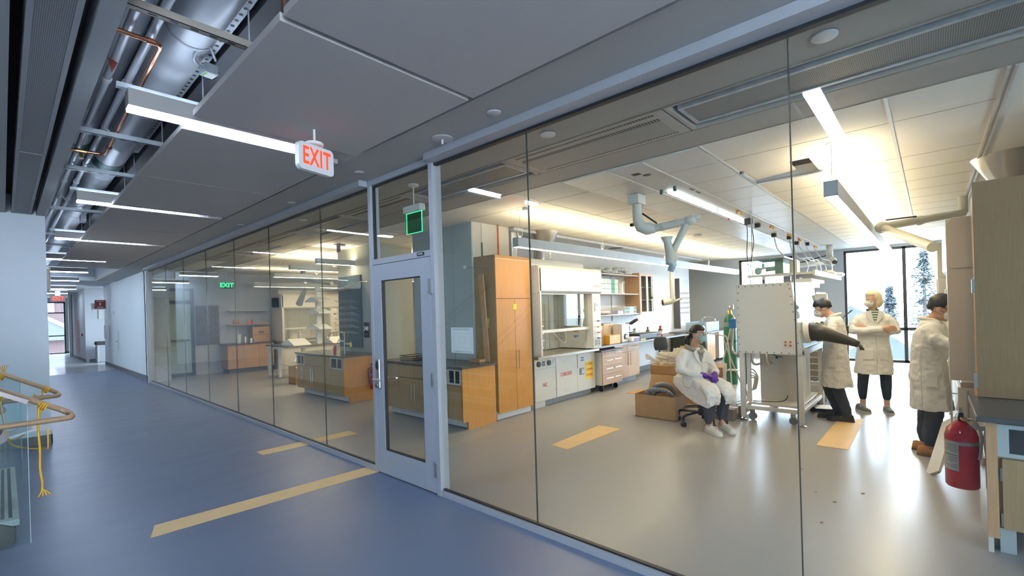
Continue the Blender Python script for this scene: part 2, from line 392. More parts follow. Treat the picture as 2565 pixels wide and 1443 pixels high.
# far wall with its windows
XF = 14.9
fw = MB().box(XF, XF+.2, 4.25, 6.5, 0, ZC).box(XF, XF+.2, 1.68, 2.85, 0, ZC).box(XF, XF+.2, 2.85, 4.25, 0, 0.5).box(XF, XF+.2, -6, -1.4, 0, ZC).box(XF, XF+.2, 2.85, 4.25, 2.9, ZC).box(XF, XF+.2, -1.4, 1.68, 2.9, ZC).box(XF, XF+.2, 6.5, 20.3, 0, ZC)
struct('wall_far', fw, mat('blue_grey_wall_paint', (0.40, 0.45, 0.52), 0.55), at=(XF, 2, 0))
def window(name, ys, zs, y0, y1, z0, z1):
    m = MB()
    for y in ys: m.box(XF+.02, XF+.12, y-.035, y+.035, z0, z1)
    for z in zs: m.box(XF+.02, XF+.12, y0, y1, z-.035, z+.035)
    w = struct(name, m, MUL, at=(XF, (y0+y1)/2, z0)); struct('pane', MB().box(XF+.07, XF+.078, y0, y1, z0, z1), GLASSW, parent=w)
window('window_2', (1.66, 0.47, -0.72), (0.05, 0.86, 2.88), -1.4, 1.68, 0.02, 2.91)
window('window_3', (4.22, 3.6, 2.88), (0.52, 1.9, 2.88), 2.85, 4.25, 0.5, 2.91)
struct('baseboard_lab', MB().box(XF-.014, XF, 4.25, 6.5, 0, .12).box(XF-.014, XF, 1.68, 2.85, 0, .12).box(5.62, 13.9, 5.366, 5.38, 0, .12), RUBBERB, at=(XF, 4, 0))
# second lab beyond: back wall
struct('wall_lab_rear', MB().box(2.6, 15.1, 15.75, 15.85, 0, ZC), GREYW, at=(9, 15.7, 0))
struct('wall_column_rear', MB().box(4.80, 5.7, 7.92, 9.3, 0, ZC), [mat('grey_green_wall', (0.40, 0.43, 0.40), 0.5)], at=(4.8, 8, 0))
# ================================================================== CORRIDOR CEILING
CLOUD = mat('acoustic_panel_fabric', (0.49, 0.455, 0.43), 0.9, bump=0.08, scale=300)
seg = [(0.66, 2.09), (2.13, 3.54), (3.82, 5.295), (5.305, 6.86), (7.0, 8.50), (8.51, 10.05), (10.2, 11.7), (11.71, 13.2), (13.3, 15.05)]
cl = ['suspended grey acoustic panel nearest the camera, at the top edge of the view', 'suspended grey acoustic panel just before the large exit sign and first light bar', 'suspended panel just past the exit sign, its bright edge beside the first light bar',
      'suspended grey panel ending at the second light bar', 'suspended grey panel starting at the second light bar', 'suspended grey panel ending at the third light bar', 'suspended grey panel starting at the third light bar', 'suspended grey panel ending at the fourth light bar', 'farthest suspended acoustic panel, its end over the pale wall']
for (a, b), L in zip(seg, cl):
    o = obj('ceiling_panel', MB().box(0.86, 2.0, a, b, 2.93, 2.97), CLOUD, bevel=.003); tag(o, L, 'ceiling panel', 'suspended acoustic panels over the corridor')
# linear light bars
LB = mat('light_bar_housing', (0.36, 0.34, 0.33), 0.45, 0.2)
def lightbar(y, x0, x1, label, z=2.93, far=False):
    t = thing('light_bar', label, 'ceiling light', (x0, y, z), 'linear light bars of the corridor ceiling')
    obj('housing', MB().box(x0, x1, y-.055, y+.05, z+.018, z+.125), LB, t)
    obj('lens', MB().box(x0+.003, x1-.003, y-.052, y+.042, z-.001, z+.017), LENSC, t)
    obj('uplight_lens', MB().box(x0+.01, x1-.01, y-.05, y+.05, z+.125, z+.127), LENSCU, t)
    if not far:
        obj('hanger', MB().cyl((x0+.415, y, z+.125), (x0+.415, y, 4.0), .004, seg=6), GALV, t); obj('hanger', MB().cyl((x1-.2, y, z+.125), (x1-.2, y, 4.0), .004, seg=6), GALV, t)
        obj('top_rail', MB().box(x0-.05, x0+.5, y-.02, y+.02, z+.13, z+.16), GALV, t)
for i, (y, x0, x1, L) in enumerate([(0.54, .55, 1.65, 'linear light bar overhead, nearest the camera'), (3.71, .55, 1.66, 'longest looking bright light bar, ending at the large exit sign'), (6.92, .57, 1.70, 'second bright light bar down the corridor ceiling'), (10.12, .57, 1.70, 'third bright light bar down the corridor ceiling'),
        (13.42, .57, 1.55, 'fourth light bar, where the grey panels end'), (16.6, .57, 1.55, 'fifth light bar, over the start of the pale wall'), (20.0, .57, 1.65, 'sixth light bar, over the edge of the shiny floor')]):
    lightbar(y, x0, x1, L, far=(i > 4))
for y, L in ((23.4, 'far light bar on the white ceiling over the bin recess'), (26.8, 'far light bar on the white ceiling near the end window')):
    lightbar(y, .57, 1.85, L, 2.85, True)
# ---- left: service trough with chilled beams
TR = mat('trough_paint', (0.34, 0.345, 0.35), 0.5, bump=0.02, scale=150)
struct('trim_9', MB().box(0.335, 0.41, -3, 5.625, 3.05, 3.2).box(0.335, 0.41, 5.63, 8.79, 3.05, 3.2).box(0.325, 0.335, -3, 8.79, 3.05, 3.2), TR, at=(.36, 0, 3.05))
struct('ceiling_left', MB().box(-6.5, 0.05, -5, 5.625, 3.05, 3.15).box(-6.5, 0.05, 5.63, 8.79, 3.05, 3.15), TR, at=(0, 0, 3.05))
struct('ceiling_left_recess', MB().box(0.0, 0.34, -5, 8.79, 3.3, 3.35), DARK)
PERF1 = perf('perforated_beam_face', (0.30, 0.30, 0.31), (0.06, 0.06, 0.06), 0.0075)
def beam(y0, y1, L):
    t = thing('chilled_beam', L, 'ceiling vent', (0.19, y0, 3.05), 'perforated chilled beams in the left ceiling')
    obj('casing', MB().box(0.10, 0.124, y0, y1, 3.05, 3.2).box(0.256, 0.28, y0, y1, 3.05, 3.2).box(.124, .256, y0, y0+.01, 3.05, 3.2).box(.124, .256, y1-.01, y1, 3.05, 3.2), TR, t)
    obj('perforated_panel', MB().box(0.124, 0.256, y0+.01, y1-.01, 3.053, 3.06), PERF1, t)
beam(1.6, 5.622, 'long perforated metal chilled beam in the ceiling at top left'); beam(5.628, 8.76, 'second perforated chilled beam, between the first one and the grey pier')
# ---- exposed services in the plenum
def tg(o, L, c, g=None): return tag(o, L, c, g)
t = thing('air_duct', 'big silver round duct running above the copper pipe along the corridor', 'duct', (0.80, 2, 3.37))
obj('duct', MB().cyl((0.80, 1.0, 3.37), (0.80, 20, 3.37), .135, seg=28), PIPEG, t, smooth=True)
for y in (2.35, 3.25, 4.4, 5.3, 6.9, 8.3, 9.8): obj('joint_band', MB().cyl((0.80, y, 3.37), (0.80, y+.02, 3.37), .138, seg=28), GALV, t, smooth=True)
t = thing('air_duct', 'silver round duct nearest the left trough, half hidden by white pipes', 'duct', (0.50, 2, 3.5))
obj('duct', MB().cyl((0.545, 1.0, 3.52), (0.545, 20, 3.52), .12, seg=24), PIPEG, t, smooth=True)
for y in (2.6, 3.7, 5.2, 7.4): obj('joint_band', MB().cyl((0.545, y, 3.52), (0.545, y+.02, 3.52), .123, seg=24), GALV, t, smooth=True)
GRB = mat('green_tape', (0.02, 0.12, 0.10), 0.3, 0.4)
tg(obj('pipe_band', MB().cyl((0.80, 6.35, 3.37), (0.80, 6.6, 3.37), .1385, seg=28), GRB, smooth=True), 'dark green band wrapped round the big silver duct', 'tape band', 'green bands round the ducts')
tg(obj('pipe_band', MB().cyl((0.545, 6.35, 3.52), (0.545, 6.6, 3.52), .1235, seg=24), GRB, smooth=True), 'dark green band wrapped round the duct nearest the trough', 'tape band', 'green bands round the ducts')
for x, L in ((0.49, 'slim pale grey pipe on the left, with the red tag on it'), (0.59, 'slim pale grey pipe crossing under the elbow of the copper pipe')):
    t = thing('pipe', L, 'pipe', (x, 1, 3.2), 'slim pale pipes along the corridor ceiling')
    obj('pipe', MB().cyl((x, 1.0, 3.2), (x, 20, 3.2), .021, seg=14), PIPEG, t, smooth=True)
    for y in (3.95, 7.1): obj('coupling', MB().cyl((x, y, 3.2), (x, y+.05, 3.2), .027, seg=14), WHITE, t, smooth=True)
    for y in (2.9, 4.95, 6.2, 8.1): obj('pipe_clip', MB().cyl((x, y, 3.2), (x, y+.012, 3.2), .0245, seg=12).cyl((x, y+.006, 3.18), (x+.03, y+.006, 3.17), .005, seg=6), GALV, t)
tg(obj('warning_flag', MB().prism([(0.455, 3.19), (0.50, 3.172), (0.47, 3.10)], 'y', 3.62, 3.622), mat('faded_red_tape', (0.45, 0.10, 0.08), 0.6)), 'faded red triangular tag hanging on the left pale pipe', 'tag')
t = thing('copper_pipe', 'copper pipe that crosses the trough, turns an elbow and runs back', 'pipe', (0.6, 3.2, 3.15))
obj('run', MB().tube([(0.40, 3.16, 3.15), (0.60, 3.17, 3.15), (0.622, 3.18, 3.15), (0.63, 3.21, 3.15), (0.665, 5.50, 3.15), (0.66, 5.60, 3.15), (0.63, 5.63, 3.15), (0.52, 5.64, 3.15), (0.42, 5.65, 3.15)], .0125, 12), COPPER, t, smooth=True)
obj('fitting', MB().cyl((0.41, 3.16, 3.15), (0.435, 3.16, 3.15), .017, seg=12), COPPER, t, smooth=True); obj('fitting', MB().cyl((0.565, 3.167, 3.15), (0.60, 3.17, 3.15), .0165, seg=12), COPPER, t, smooth=True)
v = obj('valve', MB().cyl((0.47, 5.645, 3.15), (0.54, 5.641, 3.15), .02, seg=12).cyl((0.505, 5.64, 3.15), (0.505, 5.64, 3.09), .012, seg=8).box(.49, .52, 5.63, 5.65, 3.08, 3.095), BRASS, t)
obj('hanger_ring', MB().cyl((0.665, 5.35, 3.15), (0.665, 5.37, 3.15), .02, seg=12), mat('dark_red', (.2, .02, .02), .5), t)
# trapeze struts across, rods, perforated strut
holes = None
for i, (y, z, x1) in enumerate([(2.755, 3.08, .955), (4.87, 3.09, .965), (6.13, 3.09, .965), (8.4, 3.09, .965), (10.9, 3.09, .965), (12.3, 3.09, .965)]):
    L = ['tan slotted steel strut crossing under the big duct at the top', 'grey slotted strut crossing beyond the first light bar', 'grey slotted strut just before the second light bar', 'grey strut past the second light bar', 'small far strut near the third light bar', 'smallest strut farthest along the services'][i]
    t = thing('strut', L, 'metal strut', (.65, y, z), 'slotted struts carrying the services')
    obj('channel', MB().box(.41, x1, y-.02, y+.02, z, z+.003).box(.41, x1, y-.02, y-.017, z, z+.04).box(.41, x1, y+.017, y+.02, z, z+.04), mat('tan_strut', (0.42, 0.36, 0.30), .5, .3) if i == 0 else GALV, t)
    for k in range(5): obj('slot', MB().box(.5+k*.085, .535+k*.085, y-.006, y+.006, z-.0006, z+.0002), BLACK, t)
    for x in (.955 if i else .945,): obj('rod', MB().cyl((x, y, z-.03), (x, y, 4.0), .0045, seg=6), GALV, t)
t = thing('perforated_strut', 'long perforated steel strut running beside the big duct', 'metal strut', (.93, 3, 3.3))
obj('channel', MB().box(.905, .955, 2.6, 5.9, 3.3, 3.303).box(.905, .908, 2.6, 5.9, 3.3, 3.34).box(.952, .955, 2.6, 5.9, 3.3, 3.34), GALV, t)
hb = MB()
for k in range(44): hb.cyl((.93, 2.68+k*.072, 3.2985), (.93, 2.68+k*.072, 3.3), .011, seg=8)
o = obj('punched_holes', hb, BLACK, t); o['kind'] = 'stuff'
t = thing('control_box', 'small white control box with a green striped label', 'control box', (.93, 3.46, 3.2))
obj('body', MB().obox((.935, 3.45, 3.22), (.075, .09, .06), eul=(0, 0, .15)), GALV, t, bevel=.002)
obj('label', MB().obox((.935, 3.45, 3.189), (.068, .078, .001), eul=(0, 0, .15)), PAPERW, t); obj('stripe', MB().obox((.907, 3.455, 3.188), (.012, .074, .0008), eul=(0, 0, .15)), mat('leaf_green', (.15, .55, .06), .5), t)
obj('conduit', MB().tube([(.94, 3.33, 3.24), (.88, 3.22, 3.26), (.83, 3.26, 3.25), (.83, 3.36, 3.22), (.88, 3.42, 3.22), (.90, 3.44, 3.22)], .007, 8, 6), GALV, t, smooth=True)
obj('cable', MB().tube([(.97, 3.46, 3.22), (1.0, 3.48, 3.24), (1.0, 3.56, 3.23), (.97, 3.66, 3.25)], .004, 6, 6), BLACK, t)
tg(obj('cable_loop', MB().tube([(.45, 8.0, 3.12), (.5, 7.8, 3.16), (.58, 7.9, 3.1), (.7, 8.3, 3.13), (.84, 8.2, 3.2)], .006, 6, 6), PIPEG), 'loose pale cable looping between struts past the second light bar', 'cable')
tg(obj('junction_box', MB().box(.80, .86, 9.2, 9.4, 3.1, 3.2).box(.82, .84, 9.25, 9.3, 3.2, 4.0), GALV), 'grey junction box hanging near the third light bar', 'junction box')
tg(obj('steel_beam', MB().box(1.05, 1.07, 1, 14, 3.35, 3.7).box(1.01, 1.12, 1, 14, 3.34, 3.355).box(1.01, 1.12, 1, 14, 3.7, 3.715), DKGREY), 'dark steel beam running above the edge of the grey panels', 'steel beam')
tg(obj('rusty_bracket', MB().box(1.05, 1.065, 2.55, 2.58, 3.1, 3.9).box(1.02, 1.07, 2.55, 2.58, 3.1, 3.12), mat('rust_brown', (.22, .12, .07), .7)), 'brown steel bracket hanging at the top beside the panel corner', 'bracket')
# ---- sprinklers / covers on the soffit (each a white disc)
SPD = mat('sprinkler_cover_white', (0.52, 0.51, 0.50), 0.5)
for x, y, r, L in [(2.29, 2.19, .05, 'round white cover on the grey soffit above the first wide glass panel'), (2.31, 4.006, .045, 'round white cover on the soffit just left of the door frame'), (2.33, 5.6, .045, 'round white cover on the soffit above the second left glass panel'),
                (2.335, 7.36, .045, 'round cover on the soffit, third beyond the door frame'), (2.36, 9.25, .045, 'round cover on the soffit, fourth beyond the door frame'), (2.36, 11.2, .045, 'round cover on the soffit, last one before the pale wall')]:
    tg(obj('sprinkler_cover', MB().lathe([(0, -.004), (r, -.004), (r, -.009), (r*.9, -.012), (0, -.013)], (x, y, ZC)), SPD, smooth=True), L, 'sprinkler cover', 'sprinkler covers in the corridor soffit')
t = thing('sprinkler', 'round white plate with a small pendent sprinkler above the door', 'sprinkler', (2.345, 2.811, ZC))
obj('plate', MB().lathe([(0, 0), (.085, 0), (.085, -.006), (.075, -.009), (0, -.009)], (2.345, 2.811, ZC)), SPD, t, smooth=True); obj('nozzle', MB().cyl((2.345, 2.811, ZC-.045), (2.345, 2.811, ZC-.008), .008, seg=8), WHITE, t)
for x, y, L in [(2.86, .375, 'round white cover on the lab soffit at the upper right'), (2.874, 2.177, 'round white cover on the lab soffit beside the perforated diffuser'), (2.86, 4.7, 'round cover on the lab soffit seen through the left glass by the door'), (2.86, 6.5, 'round cover on the lab soffit beyond, in the left glass')]:
    tg(obj('sprinkler_cover', MB().lathe([(0, -.003), (.06, -.003), (.06, -.010), (.055, -.014), (0, -.015)], (x, y, ZC)), WHITE, smooth=True), L, 'sprinkler cover', 'sprinkler covers in the lab soffit')
# small smoke heads between clouds
tg(obj('smoke_detector', MB().lathe([(0, 0), (.045, 0), (.05, -.02), (.03, -.04), (0, -.042)], (1.84, 6.9, 2.97)).cyl((1.84, 6.9, 2.97), (1.84, 6.9, 4.0), .006, seg=6), WHITE, smooth=True), 'small white smoke detector at the end of the second light bar', 'smoke detector')

# ---- big EXIT sign
EXR = emis('exit_red', (1.0, 0.045, 0.012), 1.7)
t = thing('exit_sign', 'large white exit sign with glowing red letters hanging from the corridor ceiling', 'exit sign', (1.5, 3.225, 2.6))
# the plate runs from (1.375, 3.19) to (1.647, 3.263)
p0, p1 = V((1.375, 3.19, 0)), V((1.66, 3.265, 0)); d = (p1-p0).normalized(); nrm = V((d.y, -d.x, 0))
cz = 2.715; cc = (p0+p1)/2 + V((0, 0, cz))
Rm = Matrix((d, -nrm, V((0, 0, 1)))).transposed()
sg = MB()
hw, hh, rr = .147, .095, .03; poly = []
for cx_, cz_, a0 in ((hw-rr, hh-rr, 0), (-hw+rr, hh-rr, 90), (-hw+rr, -hh+rr, 180), (hw-rr, -hh+rr, 270)):
    for k in range(5):
        a = math.radians(a0+k*22.5); poly.append((cx_+rr*math.cos(a), cz_+rr*math.sin(a)))
n = len(poly); vs = [cc + Rm @ V((x, yy, z)) for yy in (-.02, .02) for x, z in poly]
sg._m(vs, [tuple(range(n)), tuple(range(n, 2*n))[::-1]] + [(i, (i+1) % n, n+(i+1) % n, n+i) for i in range(n)])
obj('housing', sg, mat('exit_white', (.75, .75, .74), .4), t)
text('lettering', 'EXIT', EXR, .172, cc + nrm*.0215, d, (0, 0, 1), t, stretch=.62, weight=.004, space=1.12)
text('lettering', 'EXIT', EXR, .172, cc - nrm*.0215, -d, (0, 0, 1), t, stretch=.62, weight=.004, space=1.12)
obj('mount', MB().lathe([(0, 0), (.06, 0), (.06, -.018), (.05, -.022), (0, -.022)], cc+V((0, 0, .117))).cyl(cc+V((0, 0, .115)), cc+V((0, 0, 1.2)), .008, seg=8), WHITE, t)
# far EXIT sign
t = thing('exit_sign', 'small red exit sign far down the corridor beside the grey pier', 'exit sign', (1.45, 24, 2.4))
obj('housing', MB().box(1.19, 1.60, 23.98, 24.02, 2.42, 2.64), mat('exit_dark', (.15, .1, .1), .5), t); text('lettering', 'EXIT', EXR, .21, (1.40, 23.975, 2.53), (1, 0, 0), (0, 0, 1), t, stretch=.66, weight=.005, space=1.1)
obj('mount', MB().box(1.32, 1.46, 23.98, 24.02, 2.64, 2.98), WHITE, t)
# ================================================================== DOOR in the partition
df = MB()
for a, b in ((3.19, 3.245), (4.195, 4.245)): df.box(2.53, 2.63, a, b, 0, 2.964)
df.box(2.53, 2.63, 3.245, 4.195, 2.91, 2.964).box(2.53, 2.63, 3.245, 4.195, 2.10, 2.155)
struct('door_frame', df, FRAME, at=(XG, 3.7, 0), bevel=.002)
struct('trim_10', MB().box(2.555, 2.585, 3.245, 3.262, 2.155, 2.91).box(2.555, 2.585, 4.178, 4.195, 2.155, 2.91).box(2.555, 2.585, 3.262, 4.178, 2.892, 2.91), BLACK)
o = obj('window_4', MB().box(XG-.004, XG+.004, 3.262, 4.178, 2.155, 2.895), GLASS); o['kind'] = 'structure'
D = struct('door_1', MB().box(2.53, 2.575, 3.25, 3.40, .012, 2.095).box(2.53, 2.575, 4.04, 4.19, .012, 2.095).box(2.53, 2.575, 3.40, 4.04, 1.935, 2.095).box(2.53, 2.575, 3.40, 4.04, .012, .25), mat('door_grey_anodised', (0.46, 0.49, 0.55), 0.42, 0.2), at=(XG, 3.72, 0), bevel=.0015)
obj('pane', MB().box(2.549, 2.556, 3.40, 4.04, .25, 1.935), GLASS, D)
obj('glazing_bead', MB().box(2.535, 2.57, 3.40, 3.408, .25, 1.935).box(2.535, 2.57, 4.032, 4.04, .25, 1.935).box(2.535, 2.57, 3.408, 4.032, 1.927, 1.935).box(2.535, 2.57, 3.408, 4.032, .25, .258), BLACK, D)
for z in (1.83, 1.01, .22): obj('hinge', MB().box(2.520, 2.531, 3.232, 3.262, z-.06, z+.06).cyl((2.518, 3.247, z-.065), (2.518, 3.247, z+.065), .008, seg=10), STEEL, D)
lk = obj('lock_case', MB().box(2.505, 2.53, 4.085, 4.15, .855, 1.16), mat('satin_nickel', (.55, .54, .52), .3, .9), D, bevel=.012)
obj('keypad', MB().sph((2.505, 4.118, 1.09), .03, (.35, .8, 1.5)), BLACK, lk, smooth='all')
obj('lever_handle', MB().cyl((2.505, 4.118, .955), (2.455, 4.118, .955), .012).tube([(2.46, 4.118, .955), (2.455, 4.06, .955), (2.455, 4.0, .955)], .010, 10).cyl((2.58, 4.118, .955), (2.64, 4.118, .955), .012).tube([(2.64, 4.118, .955), (2.645, 4.06, .955), (2.645, 3.985, .955), (2.62, 3.975, .955)], .010, 10), mat('satin_nickel', (.55, .54, .52), .3, .9), D, smooth=True)
obj('key_cylinder', MB().cyl((2.505, 4.118, .89), (2.488, 4.118, .89), .022), CHROME, lk, smooth=True)
obj('lock_plate', MB().box(2.575, 2.59, 4.08, 4.155, .87, 1.1), STEEL, D, bevel=.004)
pl = obj('name_plate', MB().box(2.524, 2.5295, 3.33, 3.43, 2.115, 2.145), BLACK); tag(pl, 'tiny black number plate on the door head, top corner by the hinge side', 'door plate')
text('lettering', '009-0402', PAPERW, .018, (2.5235, 3.38, 2.13), (0, -1, 0), (0, 0, 1), pl)
t = thing('room_sign', 'black room number sign reading 240 on the glass left of the door', 'room sign', (XG, 4.36, 1.35))
obj('plate', MB().box(2.555, 2.563, 4.335, 4.435, 1.36, 1.52), BLACK, t, bevel=.001)
text('lettering', '240', PAPERW, .062, (2.554, 4.385, 1.455), (0, -1, 0), (0, 0, 1), t)
bl = MB()
for k in range(9): bl.cyl((2.5545, 4.408-k*.0056, 1.395), (2.5555, 4.408-k*.0056, 1.395), .0015, seg=5)
obj('braille', bl, PAPERW, t)
# poster taped on the glass
t = thing('floor_plan_sheet', 'white drawing sheet taped to the inside of the glass right of the door', 'paper sheet', (2.58, 2.91, 1.25))
obj('sheet', MB().box(2.5775, 2.5785, 2.774, 3.05, 1.255, 1.470), PAPERW, t)
obj('tape', MB().box(2.5768, 2.5773, 2.81, 3.03, 1.448, 1.462), GREYW, t); obj('tape', MB().box(2.5768, 2.5773, 2.79, 3.02, 1.262, 1.274), GREYW, t)
pd = MB()
for a, b, c_, e in ((2.80, 3.02, 1.30, 1.302), (2.80, 3.02, 1.42, 1.422), (2.80, 2.802, 1.30, 1.42), (3.018, 3.02, 1.30, 1.42), (2.87, 2.872, 1.34, 1.39), (2.95, 2.952, 1.34, 1.39), (2.87, 2.95, 1.34, 1.342), (2.87, 2.95, 1.39, 1.392)): pd.box(2.5765, 2.577, a, b, c_, e)
obj('plan_lines', pd, mat('faint_pencil', (.55, .60, .60), .7), t)
# green exit sign in the lab behind the transom
GRN = emis('exit_green_edge', (0.02, 0.9, 0.30), 2.2)
t = thing('exit_sign', 'edge-lit green glass exit sign hanging from a rod behind the door transom', 'exit sign', (2.95, 4.05, 2.45))
Y0, Y1, X = 3.90, 4.17, 2.95
obj('edge_glow', MB().box(X-.004, X+.004, Y0, Y0+.004, 2.45, 2.67).box(X-.004, X+.004, Y1-.004, Y1, 2.45, 2.67).box(X-.004, X+.004, Y0, Y1, 2.45, 2.454).box(X-.004, X+.004, Y0, Y1, 2.666, 2.67), GRN, t)
obj('plate', MB().box(X-.002, X+.002, Y0+.004, Y1-.004, 2.454, 2.666), glass('green_sign_glass', (0.25, 0.62, 0.42), 0.06), t)
obj('housing', MB().box(X-.035, X+.035, Y0-.02, Y1+.02, 2.67, 2.745), WHITE, t, bevel=.012); obj('rod', MB().cyl((X, 4.035, 2.745), (X, 4.035, ZC), .007, seg=8), WHITE, t)
obj('canopy', MB().lathe([(0, 0), (.055, 0), (.055, -.02), (.04, -.026), (0, -.026)], (X, 4.035, ZC)), WHITE, t, smooth=True)
# kraft paper strips on the floors
def strip(pts, L):
    m = MB(); n = len(pts); b = [(x, y, .001) for x, y in pts]; tp = [(x, y, .0035) for x, y in pts]
    m._m(b+tp, [tuple(range(n))[::-1], tuple(range(n, 2*n))]+[(i, (i+1) % n, n+(i+1) % n, n+i) for i in range(n)])
    tag(obj('floor_paper', m, PAPER), L, 'floor paper', 'strips of kraft paper on the floors')
strip([(.765, 4.53), (.70, 4.30), (2.53, 4.19), (2.53, 4.42)], 'long kraft paper strip on the corridor floor, ending at the door frame')
strip([(2.0, 6.0), (2.0, 5.80), (2.53, 5.78), (2.53, 5.99)], 'short kraft paper strip on the corridor floor up against the glass')
strip([(2.61, 5.99), (2.61, 5.78), (3.18, 5.76), (3.19, 6.0)], 'kraft paper strip just inside the lab glass, in line with the corridor one')
strip([(4.31, 3.35), (4.28, 3.10), (5.42, 3.05), (5.42, 3.38)], 'kraft paper strip on the lab floor in front of the fume hood')
strip([(6.05, .98), (6.06, .69), (7.75, .697), (7.57, .962)], 'kraft paper strip on the lab floor below the standing pair in lab coats')
# ================================================================== LAB CEILING
JNT = mat('joint_shadow_colour', (0.30, 0.27, 0.22), 0.8)  # raised strips carry the joints' shade as a dark colour
g = MB()
x = 4.03+.61
while x < 14.9:
    g.box(x-.003, x+.003, -.38, 5.0, ZC-.0015, ZC) if not (HX0 < x < HX1) else None
    x += .61
for y in (-1.0, ): g.box(4.03, 14.9, y, y+.004, ZC-.0015, ZC)
struct('trim_11', g, JNT, at=(8, 2, ZC))
g = MB()
x = 4.03+.61
while x < 14.9: g.box(x-.003, x+.003, 6.6, 15.7, ZC-.0015, ZC); x += .61
for y in (6.6, 7.8, 9.0, 10.2, 11.4, 12.6, 13.8): g.box(4.03, 14.9, y, y+.01, ZC-.0015, ZC)
struct('trim_12', g, JNT, at=(8, 10, ZC))
TRK = mat('ceiling_track_white', (0.70, 0.69, 0.66), 0.35, 0.2)
for i, (y, w) in enumerate([(-.39, .05), (.20, .022), (1.45, .03), (2.90, .03), (3.62, .012)]):
    m = MB().box(4.03, 14.9, y-w/2, y+w/2, ZC-.006, ZC+.01)
    if w > .025: m = MB().box(4.03, 14.9, y-w/2, y-w/6, ZC-.012, ZC).box(4.03, 14.9, y+w/6, y+w/2, ZC-.012, ZC)
    struct('trim_13', m, TRK, at=(8, y, ZC))
struct('trim_14', MB().box(4.025, 4.032, -3, 15.7, ZC-.004, ZC).box(3.075, 3.085, -6, 15.7, ZC-.004, ZC).box(3.645, 3.655, -6, 15.7, ZC-.004, ZC), JNT, at=(4.03, 2, ZC))
# service carrier: glossy panels with a bright centre strip
GLP = mat('glossy_white_service_panel', (0.74, 0.74, 0.72), 0.36)
t = thing('service_carrier', 'long glossy white ceiling service panel with hoses and sockets', 'ceiling panel', (4.04, 2.15, ZC-.02))
obj('side_panel', MB().box(4.05, 14.7, 1.47, 1.965, ZC-.014, ZC-.002), GLP, t, bevel=.001)
obj('side_panel', MB().box(4.05, 14.7, 2.355, 2.88, ZC-.014, ZC-.002), GLP, t, bevel=.001)
obj('centre_panel', MB().box(4.05, 14.7, 1.985, 2.335, ZC-.018, ZC-.002), mat('satin_white_service_panel', (0.70, 0.70, 0.68), 0.55), t, bevel=.001)
obj('track', MB().box(4.05, 14.7, 1.965, 1.985, ZC-.026, ZC-.002).box(4.05, 14.7, 2.335, 2.355, ZC-.026, ZC-.002), TRK, t)
jm = MB()
for k in range(17): jm.box(4.6+k*.61, 4.605+k*.61, 1.48, 1.96, ZC-.0148, ZC-.014).box(4.6+k*.61, 4.605+k*.61, 2.36, 2.875, ZC-.0148, ZC-.014)
o = obj('joint_lines', jm, JNT, t); o['kind'] = 'stuff'
obj('square_opening', MB().box(4.32, 4.40, 2.15, 2.235, ZC-.0195, ZC-.018), BLACK, t)
obj('round_opening', MB().cyl((4.462, 2.128, ZC-.0195), (4.462, 2.128, ZC-.018), .042, seg=20), BLACK, t)
for x in (5.35, 5.55, 7.1, 9.0, 9.8, 11.2, 11.9):
    obj('socket_slot', MB().box(x, x+.13, 2.02, 2.045, ZC-.0195, ZC-.018), BLACK, t); obj('socket_slot', MB().box(x+.05, x+.17, 2.30, 2.32, ZC-.0195, ZC-.018), BLACK, t)
GLASSB = mat('green_ring_fitting', (0.08, 0.16, 0.13), 0.2, 0.2)
for x, y in ((5.13, 2.115), (5.165, 2.287)):
    obj('gas_fitting', MB().cyl((x, y, ZC-.07), (x, y, ZC-.018), .018, seg=12).cyl((x, y, ZC-.055), (x, y, ZC-.047), .022, seg=12), GLASSB, t, smooth=True)
for x, y, c in ((7.15, 2.05, ORANGE), (7.32, 2.04, YELLOW), (7.6, 2.29, RED), (9.05, 2.05, ORANGE), (9.2, 2.04, YELLOW), (10.4, 2.05, ORANGE), (10.6, 2.04, YELLOW), (11.4, 2.05, RED), (11.6, 2.05, YELLOW), (13.2, 2.05, ORANGE), (13.45, 2.05, YELLOW)):
    obj('gas_fitting', MB().cyl((x, y, ZC-.06), (x, y, ZC-.018), .018, seg=10), c, t, smooth=True)
for x, y in ((8.6, 2.14), (10.1, 2.23), (10.75, 2.10), (11.9, 2.18), (12.3, 2.05)):
    obj('plug', MB().box(x-.04, x+.04, y-.04, y+.04, ZC-.09, ZC-.018), BLACK, t, bevel=.006)
# service light under it
t = thing('service_light', 'slim glowing light bar mounted on the glossy ceiling service panel', 'ceiling light', (5.2, 2.2, ZC-.02))
obj('lens', MB().box(5.22, 6.72, 2.19, 2.24, ZC-.06, ZC-.02), emis('service_lens', (0.9, 0.95, 1.0), 4.0), t)
obj('lens', MB().box(6.75, 8.25, 2.19, 2.24, ZC-.06, ZC-.02), emis('service_lens', (0.9, 0.95, 1.0), 4.0), t)
obj('clip', MB().box(6.72, 6.75, 2.18, 2.255, ZC-.08, ZC-.02), ALU, t)
